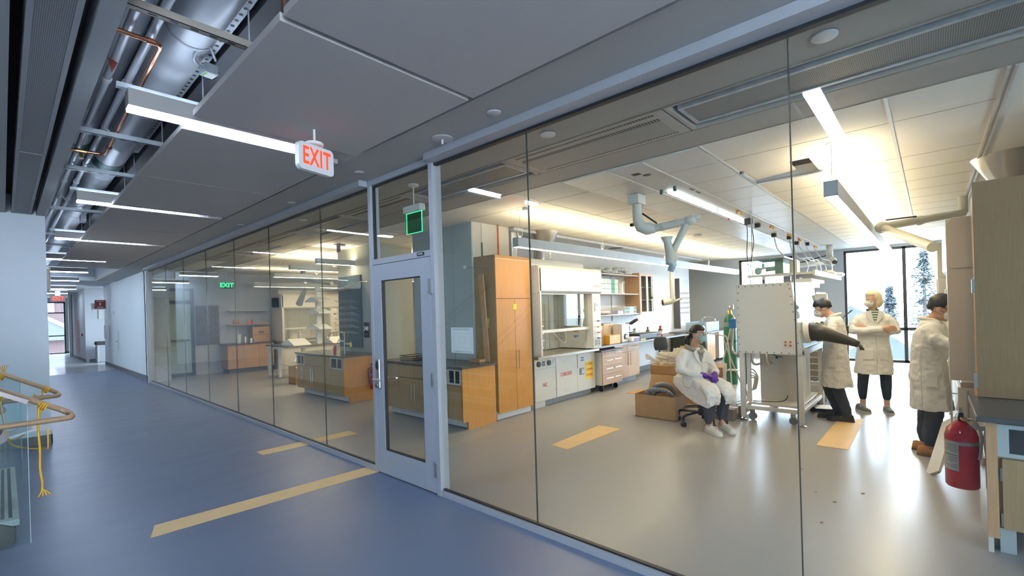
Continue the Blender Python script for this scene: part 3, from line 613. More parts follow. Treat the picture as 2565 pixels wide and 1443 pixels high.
# hanging black cables and clear hoses
def hang(name, L, pts, r, m, grp=None, cat='cable'): return tag(obj(name, MB().tube(pts, r, 6, 6), m, smooth=True), L, cat, grp)
t = thing('drop_cable', 'pair of black cords hanging from the ceiling panel to the glove box top', 'cable', (8.0, 2.13, 1.9))
obj('cord', MB().tube([(7.96, 2.14, ZC-.02), (7.95, 2.13, 2.7), (7.97, 2.15, 2.4), (7.93, 2.12, 2.1), (7.9, 2.1, 1.9)], .006, 6, 6), BLACK, t, smooth=True)
obj('cord', MB().tube([(8.02, 2.10, ZC-.02), (8.06, 2.07, 2.6), (8.0, 2.09, 2.35), (8.02, 2.12, 2.1), (7.95, 2.1, 1.9)], .006, 6, 6), BLACK, t, smooth=True)
obj('plug_head', MB().box(7.93, 8.06, 2.07, 2.17, ZC-.12, ZC-.018), BLACK, t, bevel=.01)
HOSE = mat('milky_hose', (0.74, 0.72, 0.66), 0.3)
hh = [((10.1, 2.23, 2.88), (10.05, 2.15, 2.6), (9.4, 1.8, 2.3), (8.9, 1.75, 2.05)), ((10.75, 2.1, 2.88), (10.6, 2.0, 2.55), (9.6, 1.6, 2.3), (8.7, 1.5, 2.0)), ((10.9, 2.08, 2.9), (10.7, 1.95, 2.5), (9.5, 1.5, 2.35), (8.9, 1.35, 2.02)),
      ((11.9, 2.18, 2.9), (11.6, 1.9, 2.5), (10.0, 1.5, 2.35), (9.0, 1.3, 2.02)), ((12.0, 2.05, 2.9), (11.5, 1.8, 2.45), (10.2, 1.45, 2.3), (9.1, 1.25, 2.02)), ((12.6, 2.0, 2.9), (12.0, 1.75, 2.55), (10.6, 1.4, 2.35), (9.3, 1.2, 2.0))]
for i, p in enumerate(hh): hang('clear_hose', 'clear hose drooping from the ceiling sockets down to the shelf over the glove box', p, .009, HOSE, 'clear hoses hanging over the glove box', 'hose')
# diffusers
PD = perf('perforated_diffuser', (0.44, 0.42, 0.39), (0.10, 0.095, 0.09), 0.016, .30)
PB = perf('beam_louvre', (0.33, 0.33, 0.32), (0.09, 0.09, 0.09), 0.019, .36, squash=.5)
def diffuser(y0, y1, L):
    t = thing('air_diffuser', L, 'ceiling vent', (3.36, y0, ZC), 'perforated air diffusers in the lab soffit')
    obj('frame', MB().box(3.09, 3.64, y0, y1, ZC-.004, ZC+.012), mat('diffuser_white', (.44, .42, .39), .5), t)
    hb = MB()
    n = int((y1-y0-.16)/.024)
    for k in range(n):
        y = y0+.08+k*.024
        for x in (3.135, 3.150, 3.225, 3.240, 3.255): hb.box(x, x+.009, y, y+.015, ZC-.0055, ZC-.004)
        hb.box(3.575, 3.582, y, y+.013, ZC-.0055, ZC-.004).box(3.588, 3.595, y, y+.013, ZC-.0055, ZC-.004)
    o = obj('slots', hb, BLACK, t); o['kind'] = 'stuff'
    obj('perforated_panel', MB().box(3.275, 3.565, y0+.08, y1-.08, ZC-.007, ZC-.004), PD, t)
    for y in (y0+.03, (y0+y1)/2, y1-.03): obj('screw', MB().cyl((3.12, y, ZC-.008), (3.12, y, ZC-.004), .006, seg=8).cyl((3.61, y, ZC-.008), (3.61, y, ZC-.004), .006, seg=8), ALU, t)
def bigbeam(y0, y1, L):
    t = thing('lab_chilled_beam', L, 'ceiling vent', (3.36, y0, ZC), 'recessed louvred beams in the lab soffit')
    obj('rim', MB().box(3.09, 3.105, y0, y1, ZC-.003, ZC+.15).box(3.625, 3.64, y0, y1, ZC-.003, ZC+.15).box(3.105, 3.625, y0, y0+.03, ZC-.003, ZC+.15).box(3.105, 3.625, y1-.03, y1, ZC-.003, ZC+.15), mat('diffuser_white', (.44, .42, .39), .5), t)
    obj('rail', MB().box(3.20, 3.225, y0+.06, y1-.06, ZC+.005, ZC+.1).box(3.535, 3.56, y0+.06, y1-.06, ZC+.005, ZC+.1).box(3.225, 3.535, y0+.06, y0+.085, ZC+.005, ZC+.1).box(3.225, 3.535, y1-.085, y1-.06, ZC+.005, ZC+.1), GALV, t)
    obj('louvre', MB().box(3.225, 3.535, y0+.085, y1-.085, ZC+.012, ZC+.02), PB, t)
diffuser(1.36, 2.86, 'perforated air diffuser above the seated person, between two dark beams'); bigbeam(-.9, 1.345, 'large louvred ceiling beam at the upper right, behind the glass'); bigbeam(2.875, 4.45, 'louvred ceiling beam just inside the glass, over the reflected exit sign')
diffuser(4.47, 5.95, 'perforated air diffuser seen through the door transom'); bigbeam(5.97, 7.6, 'louvred ceiling beam seen through the second left glass panel'); diffuser(7.62, 9.1, 'perforated air diffuser seen through the left glass, third panel'); bigbeam(9.12, 10.9, 'louvred ceiling beam farthest along the left glass'); diffuser(10.92, 12.4, 'farthest perforated diffuser in the lab soffit')
struct('trim_15', MB().box(3.08, 3.65, -6, -.9, ZC, ZC+.05).box(3.08, 3.65, 12.4, 20.3, ZC, ZC+.05), LABC, at=(3.3, 12, ZC))
struct('ceiling_recess_side', MB().box(3.06, 3.08, -6, 20.3, ZC+.14, ZC+.17).box(3.65, 3.67, -6, 20.3, ZC+.1, ZC+.17), DKGREY, at=(3.3, 1, ZC))
# tray hanging at the open tile
t = thing('ceiling_tray', 'perforated steel rail beside the black open hole in the lab ceiling', 'ceiling rail', (5.7, 1.1, ZC))
obj('rail', MB().box(5.72, 5.75, .8, 1.42, ZC-.03, ZC).box(5.69, 5.72, .8, 1.42, ZC-.03, ZC-.027), GALV, t)
obj('rail', MB().box(5.16, 5.19, 1.40, 1.44, ZC-.03, ZC).box(5.16, 5.76, 1.42, 1.44, ZC-.02, ZC+.0), GALV, t)
tag(obj('loose_ceiling_tile', MB().obox((5.42, 1.22, ZC+.03), (.5, .38, .018), eul=(-.08, 0, 0)), LABC), 'loose ceiling tile pushed partly aside in the open ceiling hole', 'ceiling tile')
# pendant lights
PH = mat('pendant_housing', (0.48, 0.52, 0.55), 0.4, 0.4)
def pendant(x0, x1, y, z0, z1, label, w=.1, cables=()):
    t = thing('pendant_light', label, 'pendant light', ((x0+x1)/2, y, z0), 'linear pendant lights of the labs')
    obj('housing', MB().box(x0, x1, y-w/2, y+w/2, z0+.016, z1).box(x0, x1, y-w/2, y-w/2+.003, z1, z1+.022).box(x0, x1, y+w/2-.003, y+w/2, z1, z1+.022).box(x0, x0+.003, y-w/2, y+w/2, z1, z1+.022).box(x0, x1, y-w/2, y-w/2+.006, z0, z0+.016).box(x0, x1, y+w/2-.006, y+w/2, z0, z0+.016).box(x0, x0+.006, y-w/2, y+w/2, z0, z0+.016), PH, t)
    obj('lens', MB().box(x0+.006, x1-.006, y-w/2+.006, y+w/2-.006, z0+.002, z0+.014), LENSW, t)
    obj('uplight_lens', MB().prism([(y-w/2+.012, z1), (y+w/2-.012, z1), (y+w/2-.022, z1+.020), (y-w/2+.022, z1+.020)], 'x', x0+.01, x1-.01), LENSU, t)
    for x in cables:
        obj('cable', MB().cyl((x, y, z1), (x, y, ZC), .0025, seg=5), GALV, t)
        obj('canopy', MB().lathe([(0, 0), (.045, 0), (.04, -.008), (0, -.009)], (x, y, ZC)), WHITE, t, smooth=True)
        c = [(x+.0, y, z1+.03+0), (x+.05, y, z1+.08), (x+.03, y, z1+.15), (x-.03, y, z1+.14), (x-.04, y, z1+.07), (x+.01, y, z1+.02)]
        obj('cable_coil', MB().tube(c, .003, 5, 5, closed=True), GALV, t)
pendant(4.66, 14.3, 4.13, 2.455, 2.56, 'long pendant light bar hanging in front of the fume hood', cables=(4.76, 6.9, 9.4, 12.0))
pendant(4.74, 14.3, .61, 2.49, 2.60, 'pendant light bar hanging at the right above the two standing people', cables=(4.85, 8.6, 12.2))
pendant(4.03, 9.0, 9.87, 2.58, 2.66, 'glowing pendant bar in the second lab, middle of the three through the left glass', cables=(5,))
pendant(4.03, 9.0, 8.65, 2.60, 2.68, 'glowing pendant bar in the second lab, topmost of the three', cables=())
pendant(4.03, 9.0, 10.72, 2.49, 2.56, 'glowing pendant bar in the second lab, lowest of the three', cables=(5,))
pendant(4.6, 8.0, 13.6, 2.45, 2.55, 'pendant light far back over the second fume hood', cables=(6,))
pendant(6.0, 13.0, 7.3, 2.5, 2.6, 'pendant light bar in the aisle behind the grey green column', cables=(7,))
# round things on lab ceiling
for x, y, r, L, c in [(4.72, 3.98, .05, 'white smoke detector on the lab ceiling right of the reflected exit sign', 'smoke detector'), (9.1, 3.33, .09, 'white smoke detector casting a shadow on the lab ceiling above the far shelf', 'smoke detector'),
                   (4.39, 8.42, .12, 'oval ceiling speaker seen beside the grey column in the second lab', 'speaker'), (5.4, 9.6, .05, 'small ceiling sensor in the second lab', 'sensor')]:
    tag(obj('ceiling_disc', MB().lathe([(0, 0), (r*.8, 0), (r, -.015), (r*.8, -.035), (r*.5, -.04), (0, -.04)], (x, y, ZC)), WHITE, smooth=True), L, c)
for x, y in ((9.1, 5.12), (11.65, 4.97)):
    tag(obj('round_duct_opening', MB().cyl((x, y, ZC-.062), (x, y, ZC-.059), .16, seg=24) if False else MB().cyl((x, y, ZC-.062), (x, y, ZC-.0605), .16, seg=24), BLACK), 'black round opening in the metal band above the ' + ('shelf' if x < 10 else 'glass-door cabinet'), 'ceiling opening')
tag(obj('blue_tag', MB().box(4.30, 4.303, 8.22, 8.36, 2.80, 2.965), mat('deep_blue', (.02, .03, .25), .5)), 'small deep blue tag hanging from the ceiling beside the speaker', 'tag')
# pipes above the tall cabinet
tag(obj('riser_pipe', MB().cyl((5.29, 5.05, 2.40), (5.29, 5.05, ZC), .014, seg=10), mat('orange_pipe', (.50, .14, .05), .45), smooth=True), 'orange copper coloured riser pipe above the tall wooden cabinet', 'pipe')
t = thing('riser_pipe', 'thin riser with dark green lower part above the tall wooden cabinet', 'pipe', (4.93, 5.05, 2.4)); obj('pipe', MB().cyl((4.93, 5.05, 2.62), (4.93, 5.05, ZC), .007, seg=8), PIPEG, t, smooth=True); obj('green_sleeve', MB().cyl((4.93, 5.05, 2.38), (4.93, 5.05, 2.65), .012, seg=8), mat('green_sleeve', (.03, .15, .07), .5), t, smooth=True)
# ================================================================== LAB FURNITURE
def fbox(mb, face, plane, a0, a1, z0, z1, th=.02):
    """slab lying on a cabinet face: face is the way it looks, plane its back coordinate"""
    if face == '-y': return mb.box(a0, a1, plane-th, plane, z0, z1)
    if face == '+y': return mb.box(a0, a1, plane, plane+th, z0, z1)
    if face == '-x': return mb.box(plane-th, plane, a0, a1, z0, z1)
def pull(face, plane, a, z0, z1, m=None, off=.035, horiz=None, r=.005):
    m = m or MB()
    def P(a, o, z): return {'-y': (a, plane-o, z), '+y': (a, plane+o, z), '-x': (plane-o, a, z)}[face]
    if horiz: m.cyl(P(z0, off, a), P(z1, off, a), r, seg=8).cyl(P(z0+.02, 0, a), P(z0+.02, off, a), r*.8, seg=6).cyl(P(z1-.02, 0, a), P(z1-.02, off, a), r*.8, seg=6)
    else: m.cyl(P(a, off, z0), P(a, off, z1), r, seg=8).cyl(P(a, 0, z0+.02), P(a, off, z0+.02), r*.8, seg=6).cyl(P(a, 0, z1-.02), P(a, off, z1-.02), r*.8, seg=6)
    return m
def door(t, face, plane, a0, a1, z0, z1, m, hs=None, hz=None, name='door'):
    d = obj(name, fbox(MB(), face, plane, a0+.003, a1-.003, z0+.003, z1-.003), m, t, bevel=.0015)
    if hs is not None: obj('handle', pull(face, plane-.02 if face[0] == '-' else plane+.02, hs, hz[0], hz[1]), CHROME, d, smooth=True)
    return d
def drawer(t, face, plane, a0, a1, z0, z1, m, pulls):
    d = obj('drawer', fbox(MB(), face, plane, a0+.003, a1-.003, z0+.003, z1-.003), m, t, bevel=.0015)
    for p in pulls: obj('handle', pull(face, plane-.02 if face[0] == '-' else plane+.02, (z0+z1)/2+.03, p[0], p[1], horiz=True), CHROME, d, smooth=True)
# ---- tall wooden cabinet, left row
t = thing('tall_cabinet', 'tall maple storage cabinet with a yellow sticky note, left of the fume hood', 'cabinet', (5.2, 4.9, 0))
obj('body', MB().box(4.80, 5.60, 4.68, 5.11, .13, 2.42), WOODD, t); obj('base_plinth', MB().box(4.84, 5.60, 4.74, 5.1, 0, .13), WHITE, t)
door(t, '-y', 4.68, 4.80, 5.60, 1.78, 2.42, WOOD, name='upper_door')
door(t, '-y', 4.68, 4.80, 5.20, .10, 1.777, WOOD, 5.165, (.72, 1.0)); door(t, '-y', 4.68, 5.20, 5.60, .10, 1.777, WOOD, 5.235, (.72, 1.0))
nt_ = obj('sticky_note', MB().obox((5.20, 4.655, 1.655), (.075, .002, .085), eul=(0, .12, 0)), mat('sticky_yellow', (.85, .72, .02), .6)); tag(nt_, 'yellow sticky note on the tall maple cabinet door', 'sticky note')
# ---- sink bench facing the corridor (left)
def bench(t, y0, y1, x0, x1, doors, cub, counter_ext=0.0, end='-'):
    B = .83
    obj('body', MB().box(x0+.02, x1, y0+.02, y1, .13, B), WOODD, t)
    ye = y0 if end == '-' else y1-.02
    obj('end_panel', MB().box(x0+.09, x1, ye, ye+.02, 0, .11).box(x0, x1, ye, ye+.02, .11, B), WOOD, t)
    obj('base_plinth', MB().box(x0+.10, x1-.02, y0+.05, y1-.1, 0.02, .13), GREYW, t)
    obj('countertop', MB().box(x0-.03, x1+.02, y0-.03, y1+.03, B, B+.03), EPOXY, t, bevel=.004)
    for d in doors: door(t, '-x', x0+.02, *d[:4], WOODD, *(d[4:] if len(d) > 4 else ()))
    for a0, a1, z0, z1 in cub:
        c = obj('cup_dispenser', fbox(fbox(fbox(fbox(MB(), '-x', x0+.02, a0, a1, z0, z0+.02, .03), '-x', x0+.02, a0, a1, z1-.02, z1, .03), '-x', x0+.02, a0, a0+.02, z0+.02, z1-.02, .03), '-x', x0+.02, a1-.02, a1, z0+.02, z1-.02, .03), mat('pale_steel_frame', (.55, .62, .64), .35, .4), t)
        obj('inside', fbox(MB(), '-x', x0+.021, a0+.02, a1-.02, z0+.02, z1-.02, .004), DARK, c); obj('divider', fbox(MB(), '-x', x0+.015, (a0+a1)/2-.01, (a0+a1)/2+.01, z0+.02, z1-.02, .01), GREYW, c)
    return t
t = thing('sink_bench', 'sink bench with grey oak doors seen through the glass door', 'lab bench', (4.46, 5.6, 0))
bench(t, 4.67, 6.62, 4.12, 4.75, [(4.70, 4.98, .13, .60, 4.95, (.32, .56)), (5.35, 5.75, .13, .62, 5.71, (.3, .58)), (5.75, 6.15, .13, .62, 5.79, (.3, .58)), (5.35, 6.15, .625, .82), (6.15, 6.6, .13, .82)], [(4.70, 4.98, .61, .82)])
obj('sink_recess', MB().box(4.10, 4.115, 5.0, 5.33, .13, .81), mat('pale_steel_frame', (.55, .62, .64), .35, .4), t)
obj('open_side', MB().box(4.09, 4.10, 5.03, 5.30, .16, .78), DARK, t)
# drainboard, black basin, tray on it
tag(obj('drying_rack', MB().box(4.25, 4.60, 5.98, 6.3, .862, .87).tube([(4.25, 5.98, .93), (4.60, 5.98, .93), (4.60, 6.3, .93), (4.25, 6.3, .93)], .006, 6, closed=True).tube([(4.25, 5.98, .9), (4.60, 5.98, .9), (4.60, 6.3, .9), (4.25, 6.3, .9)], .005, 6, closed=True), BLACKR), 'black dish tray on the sink bench behind the glass door', 'tray')
tag(obj('wooden_block', MB().box(4.62, 4.74, 4.85, 5.05, .861, .90), PLYW), 'small wooden block on the dark counter corner', 'wood block')
t = thing('wooden_plank', 'tall bare wooden plank leaning against the side of the tall cabinet', 'plank', (4.7, 4.95, .86))
obj('plank', MB().obox((4.745, 4.86, 1.50), (.02, .10, 1.28), eul=(-.07, 0, 0)), PLYW, t)
t = thing('towel_bar', 'short metal bar with round knob mounted beside the tall cabinet', 'rod', (4.7, 5.0, 2.25)); obj('rod', MB().cyl((4.77, 4.72, 2.24), (4.77, 5.25, 2.28), .008, seg=8), CHROME, t, smooth=True); obj('knob', MB().sph((4.76, 5.27, 2.28), .028), WHITE, t, smooth='all')
tag(obj('yellow_note', MB().obox((4.775, 4.86, 1.43), (.003, .15, .14), eul=(.1, 0, 0)), mat('pale_yellow', (.60, .62, .15), .6)), 'pale yellow note on the side of the tall cabinet', 'sticky note')
# ---- bench of the second lab
t = thing('sink_bench', 'olive doored sink bench in the second lab, left of the door', 'lab bench', (4.46, 8.8, 0))
bench(t, 7.87, 9.86, 4.12, 4.775, [(9.50, 9.86, .13, .60, 9.56, (.30, .56)), (8.72, 9.5, .62, .82), (9.11, 9.5, .13, .615, 9.15, (.28, .56)), (8.72, 9.11, .13, .615, 9.07, (.28, .56)), (8.40, 8.72, .13, .82), (7.89, 8.40, .13, .60)], [(9.50, 9.86, .61, .82), (7.92, 8.38, .61, .82)])
# peg board panels
def pegs(t, face, plane, A, Z, ln, m, drop=-.4, r=.006):
    for z in Z:
        for i, a in enumerate(A):
            if face == '-x': p0 = (plane, a, z); p1 = (plane-ln, a, z-drop*ln)
            else: p0 = (a, plane, z); p1 = (a, plane-ln, z-drop*ln)
            obj('peg', MB().cyl(p0, p1, r, seg=6).sph(p1, r*1.6, seg=8), m, t, smooth=True)
SLATE = mat('slate_blue_board', (0.055, 0.085, 0.10), 0.25, coat=.3)
PEGM = mat('pale_peg', (.62, .64, .62), .35, .3)
t = thing('drying_rack_board', 'dark slate drying board with rows of pale pegs over the second lab sink', 'peg board', (4.79, 8.8, .9))
obj('board', MB().box(4.765, 4.797, 8.36, 9.25, .95, 2.4), SLATE, t)
pegs(t, '-x', 4.77, [8.46+.13*i for i in range(6)], [1.22+.125*k for k in range(6)], .15, PEGM)
t = thing('bracket_shelf', 'short shelf with a sloped bracket on the peg board wall of the second lab', 'shelf', (4.7, 8.9, 2.1))
obj('shelf', MB().box(4.42, 4.77, 8.36, 9.6, 2.12, 2.14), GREYW, t); obj('bracket', MB().prism([(4.42, 2.14), (4.77, 2.14), (4.77, 2.26), (4.60, 2.24)], 'y', 8.34, 8.36), CREAM, t)
obj('rod', MB().cyl((4.77, 8.1, 2.24), (4.77, 8.4, 2.26), .008, seg=6), CHROME, t)
t = thing('lab_faucet', 'tall gooseneck lab faucet on the second lab sink', 'faucet', (4.5, 8.45, .86))
obj('column', MB().cyl((4.45, 8.45, .86), (4.45, 8.45, 1.28), .012, seg=10).tube([(4.45, 8.45, 1.25), (4.44, 8.6, 1.27), (4.4, 8.85, 1.26), (4.38, 8.93, 1.22), (4.38, 8.93, 1.14)], .009, 8, 5), mat('grey_nickel', (.5, .52, .52), .3, .8), t, smooth=True)
obj('valve', MB().cyl((4.45, 8.45, 1.10), (4.45, 8.62, 1.10), .012, seg=8).sph((4.45, 8.64, 1.12), .028), WHITE, t, smooth=True); obj('valve', MB().cyl((4.45, 8.3, 1.05), (4.45, 8.45, 1.05), .01, seg=8).sph((4.45, 8.27, 1.05), .022), WHITE, t, smooth=True)
tag(obj('soap_bottle', MB().lathe([(0, 0), (.03, 0), (.032, .12), (.012, .15), (.012, .18), (.0, .18)], (4.5, 8.95, .862)), RED, smooth=True), 'red topped soap bottle by the second lab sink', 'bottle')
tag(obj('rinse_hose', MB().tube([(4.45, 8.62, 1.15), (4.35, 8.75, .95), (4.28, 8.9, .89), (4.3, 9.2, .875)], .008, 6, 5), WHITE, smooth=True), 'white rinse hose lying over the second lab counter', 'hose')
tag(obj('yellow_bottle', MB().lathe([(0, 0), (.02, 0), (.02, .06), (.006, .10), (0, .10)], (4.5, 8.3, .99)), YELLOW, smooth=True), 'tiny yellow cone bottle held beside the faucet', 'bottle')
def extinguisher(t, c, h=.40, r=.09):
    x, y, z = c; hb = h-.02
    obj('cylinder', MB().lathe([(0, 0), (r*.92, 0), (r, .012), (r, hb*.78), (r*.86, hb*.88), (r*.5, hb*.96), (r*.3, hb), (0, hb)], c, 32), RED, t, smooth=True)
    obj('band', MB().lathe([(r*1.012, hb*.66), (r*1.015, hb*.66), (r*1.015, hb*.71), (r*1.012, hb*.71)], c, 32), mat('steel_band', (.5, .5, .5), .35, .6), t, smooth=True)
    obj('valve', MB().cyl((x, y, z+hb), (x, y, z+hb+.04), .016, seg=12).box(x-.05, x+.02, y-.012, y+.012, z+hb+.035, z+hb+.06), BLACK, t, bevel=.003)
    obj('lever', MB().obox((x-.03, y, z+hb+.075), (.11, .018, .008), eul=(0, -.15, 0)), BLACK, t)
    obj('gauge', MB().cyl((x-.02, y-.01, z+hb+.02), (x-.045, y-.018, z+hb+.02), .016, seg=12), BRASS, t); obj('pull_pin', MB().tube([(x-.04, y+.01, z+hb+.05), (x-.07, y+.02, z+hb+.06), (x-.08, y+.03, z+hb+.04), (x-.06, y+.03, z+hb+.03)], .002, 5, 4), CHROME, t)
    return t
t = thing('fire_extinguisher', 'red fire extinguisher on the maple end panel, half behind the door lock', 'fire extinguisher', (4.66, 7.79, .2))
extinguisher(t, (4.66, 7.775, .21), .42, .075); obj('hose', MB().tube([(4.66, 7.775, .62), (4.56, 7.78, .58), (4.56, 7.78, .40), (4.57, 7.78, .30)], .012, 8, 5), BLACKR, t, smooth=True)
obj('label', MB().box(4.63, 4.69, 7.697, 7.70, .50, .60), PAPERW, t)

# ---- FUME HOODS
SASH = glass('sash_glass', (0.90, 0.92, 0.90), 0.05)
HOODI = mat('hood_liner', (0.60, 0.57, 0.50), 0.4)
def fumehood(t, x0, x1, yf, s, full=True):
    """yf: front plane; s=+1 body runs to +y (looks to -y), -1 the other way"""
    def B(m, a, b, c, d, e, f): y = sorted((yf+s*c, yf+s*d)); return m.box(a, b, y[0], y[1], e, f)
    # superstructure
    m = MB(); B(m, x0, x1, .02, .68, 1.90, 2.22); B(m, x0+.04, x1-.06, .20, .68, 2.22, 2.45)
    obj('upper_casing', m, CREAM, t, bevel=.004)
    prof = [(yf+s*(-.10), 1.86), (yf+s*(-.13), 1.90), (yf+s*(-.13), 2.26), (yf+s*(-.09), 2.31), (yf+s*.05, 2.31), (yf+s*.05, 1.86)]
    m = MB(); m.prism(prof, 'x', x0-.01, x1+.03); obj('front_hood', m, CREAM, t, bevel=.004)
    m = MB(); B(m, x0, x0+.04, -.13, .68, .86, 2.3); obj('side_post', m, CREAM, t, bevel=.006)
    m = MB(); B(m, x0+.04, x0+.10, -.06, .05, .86, 1.87); obj('inner_post', m, CREAM, t, bevel=.006)
    m = MB(); B(m, x1-.26, x1+.02, -.10, .05, .86, 1.87); B(m, x1-.02, x1+.02, .05, .75, .86, 1.9); obj('control_post', m, CREAM, t, bevel=.006)
    m = MB(); B(m, x0+.04, x1-.02, .64, .66, .86, 1.9); B(m, x0+.04, x0+.055, .05, .64, .86, 1.9); B(m, x1-.26, x1-.245, .05, .7, .86, 1.9); B(m, x0+.04, x1-.02, .05, .7, 1.88, 1.9); obj('liner', m, HOODI, t)
    m = MB(); B(m, x0+.3, x1-.45, .12, .22, 1.865, 1.879); obj('lamp', m, emis('hood_lamp', (1, .88, .68), 7.0), t)
    m = MB()
    for k in range(1, 4): x = x0+.1+k*(x1-x0-.35)/4; B(m, x-.002, x+.002, .635, .64, .87, 1.88)
    B(m, x0+.06, x1-.27, .635, .64, 1.37, 1.374)
    obj('liner_seams', m, JNT, t)
    m = MB(); B(m, x0-.0, x1+.0, -.06, .72, .80, .845); obj('worktop', m, mat('hood_steel_sill', (.55, .53, .49), .3, .7), t, bevel=.004)
    m = MB(); B(m, x0+.10, x1-.27, -.005, .0, 1.26, 1.86); obj('sash', m, SASH, t)
    m = MB(); B(m, x0+.10, x1-.27, -.03, .01, 1.215, 1.265); obj('sash_bar', m, CREAM, t, bevel=.004)
    g = MB(); 
    for x in (x0+.45, x0+.85, x0+1.25): B(g, x-.006, x+.006, .45, .462, .86, 1.70)
    for z in (1.05, 1.42): B(g, x0+.15, x1-.35, .44, .452, z-.006, z+.006)
    obj('lattice', g, STEEL, t)
    if not full: return
    for k in range(4):
        z = 1.33-k*.115
        obj('valve_knob', MB().cyl((x0+.08, yf-s*.10, z), (x0+.08, yf-s*.06, z), .006, seg=6).sph((x0+.085, yf-s*.10, z), .016, seg=10), WHITE, t, smooth=True)
    for k, c in enumerate((DKGREY, YELLOW, ORANGE, BLUE)):
        z = 1.36-k*.105
        obj('valve_knob', MB().cyl((x1-.12, yf-s*.10, z), (x1-.12, yf-s*.15, z), .012, seg=8).obox((x1-.12, yf-s*.155, z), (.05, .015, .018)), c, t, bevel=.002)
    m = MB(); B(m, x1-.19, x1-.06, -.115, -.10, 1.54, 1.70); p = obj('airflow_monitor', m, WHITE, t, bevel=.004)
    m = MB(); B(m, x1-.16, x1-.09, -.117, -.115, 1.63, 1.68); obj('display', m, mat('lcd_green', (.06, .14, .11), .3), p)
    m = MB(); B(m, x1-.20, x1-.05, -.103, -.10, 1.74, 1.83); obj('instruction_card', m, PAPERW, t)
    m = MB(); B(m, x1-.20, x1-.03, -.108, -.10, .91, 1.02); o = obj('outlet_plate', m, mat('outlet_grey', (.45, .43, .40), .5), t)
    m = MB()
    for a in (.165, .075):
        for z in (.93, .98): B(m, x1-a-.012, x1-a+.012, -.110, -.108, z, z+.022)
    obj('outlets', m, DKGREY, o)
# left hood
t = thing('fume_hood', 'large cream fume hood with half raised glass sash beside the maple cabinet', 'fume hood', (6.6, 5.0, .86))
fumehood(t, 5.68, 7.50, 4.68, 1)
q = obj('brand_plate', MB().box(7.24, 7.44, 4.546, 4.549, 1.96, 2.03), PAPERW, t); text('lettering', 'VENTUR', mat('text_red', (.55, .05, .05), .5), .05, (7.34, 4.5455, 1.995), (1, 0, 0), (0, 0, 1), q, stretch=1.0)
obj('tubing', MB().tube([(6.75, 5.2, 1.25), (6.85, 5.0, 1.0), (7.05, 5.05, 1.02), (7.15, 5.15, 1.25)], .006, 6, 6), HOSE, t, smooth=True)
tag(obj('lab_clamp', MB().obox((7.05, 4.78, 1.36), (.05, .04, .12), eul=(0, .3, 0)).sph((7.02, 4.78, 1.45), .03, seg=8).sph((7.09, 4.78, 1.45), .025, seg=8), BLACK, smooth=True), 'black clamp behind the hood sash above its bar', 'clamp')
for z, m_, L in ((1.19, ORANGE, 'orange valve handle'), (1.09, BLUE, 'blue valve handle')):
    o = obj('service_valve', MB().cyl((7.22, 4.9, z), (7.10, 4.88, z), .012, seg=8).obox((7.08, 4.87, z+.0), (.06, .03, .025), eul=(0, .4, .2)), m_, t, label=L+' on the hood side wall')
# base cabinets under the hood
def lettering(s, x, y, z, size, par, m='text_red', st=.75, w=.002): return text('lettering', s, mat(m, (.55, .05, .05), .5), size, (x, y, z), (1, 0, 0), (0, 0, 1), par, stretch=st, weight=w)
t = thing('base_cabinet', 'white base cabinet marked VAC with round outlets under the fume hood', 'cabinet', (5.95, 5.0, 0))
obj('body', MB().box(5.70, 6.26, 4.74, 5.37, .10, .80).box(5.72, 6.0, 4.76, 5.3, 0, .10), CREAM, t); obj('base_plinth', MB().box(6.01, 6.26, 4.80, 5.3, 0, .10), mat('plinth_grey', (.25, .26, .27), .6), t)
d = door(t, '-y', 4.74, 5.70, 6.26, .11, .63, CREAM, 6.22, (.24, .56)); lettering('VAC', 5.96, 4.7192, .36, .085, d)
pnl = obj('outlet_panel', MB().box(5.703, 6.257, 4.72, 4.74, .635, .80), CREAM, t, bevel=.0015)
for x in (5.80, 6.07): obj('round_outlet', MB().cyl((x, 4.72, .715), (x, 4.70, .715), .045, seg=20), BLACK, pnl)
obj('socket', MB().box(5.89, 5.97, 4.712, 4.72, .67, .76), mat('outlet_grey', (.45, .43, .40), .5), pnl)
for x in (5.91, 5.945):
    for z in (.695, .735): obj('socket_hole', MB().cyl((x, 4.712, z), (x, 4.709, z), .013, seg=10), BLACK, pnl)
obj('switch_plate', MB().box(6.17, 6.22, 4.714, 4.72, .66, .77), mat('light_blue_plate', (.55, .60, .72), .4), pnl); obj('switch', MB().box(6.183, 6.207, 4.708, 4.714, .715, .73), ORANGE, pnl)
obj('warning_strip', MB().box(5.71, 5.83, 4.717, 4.72, .775, .80).box(6.0, 6.12, 4.717, 4.72, .775, .80), YELLOW, pnl)
t = thing('base_cabinet', 'white base cabinet marked CORROSIVE and FLAMMABLE under the fume hood', 'cabinet', (6.9, 5.0, 0))
obj('body', MB().box(6.27, 7.50, 4.74, 5.37, .10, .80), CREAM, t); obj('base_plinth', MB().box(6.27, 7.45, 4.80, 5.3, 0, .10), mat('plinth_grey', (.25, .26, .27), .6), t)
d = door(t, '-y', 4.74, 6.27, 6.90, .11, .79, CREAM, 6.86, (.54, .78)); lettering('CORROSIVE', 6.56, 4.7192, .47, .085, d, st=.72)
d2 = door(t, '-y', 4.74, 6.90, 7.49, .11, .79, CREAM)
for z in (.20, .68): obj('vent_slots', MB().box(6.50, 6.62, 4.716, 4.72, z-.03, z-.024).box(6.50, 6.62, 4.716, 4.72, z-.01, z-.004).box(6.50, 6.62, 4.716, 4.72, z+.01, z+.016).box(6.50, 6.62, 4.716, 4.72, z+.03, z+.036), GREYW, d)
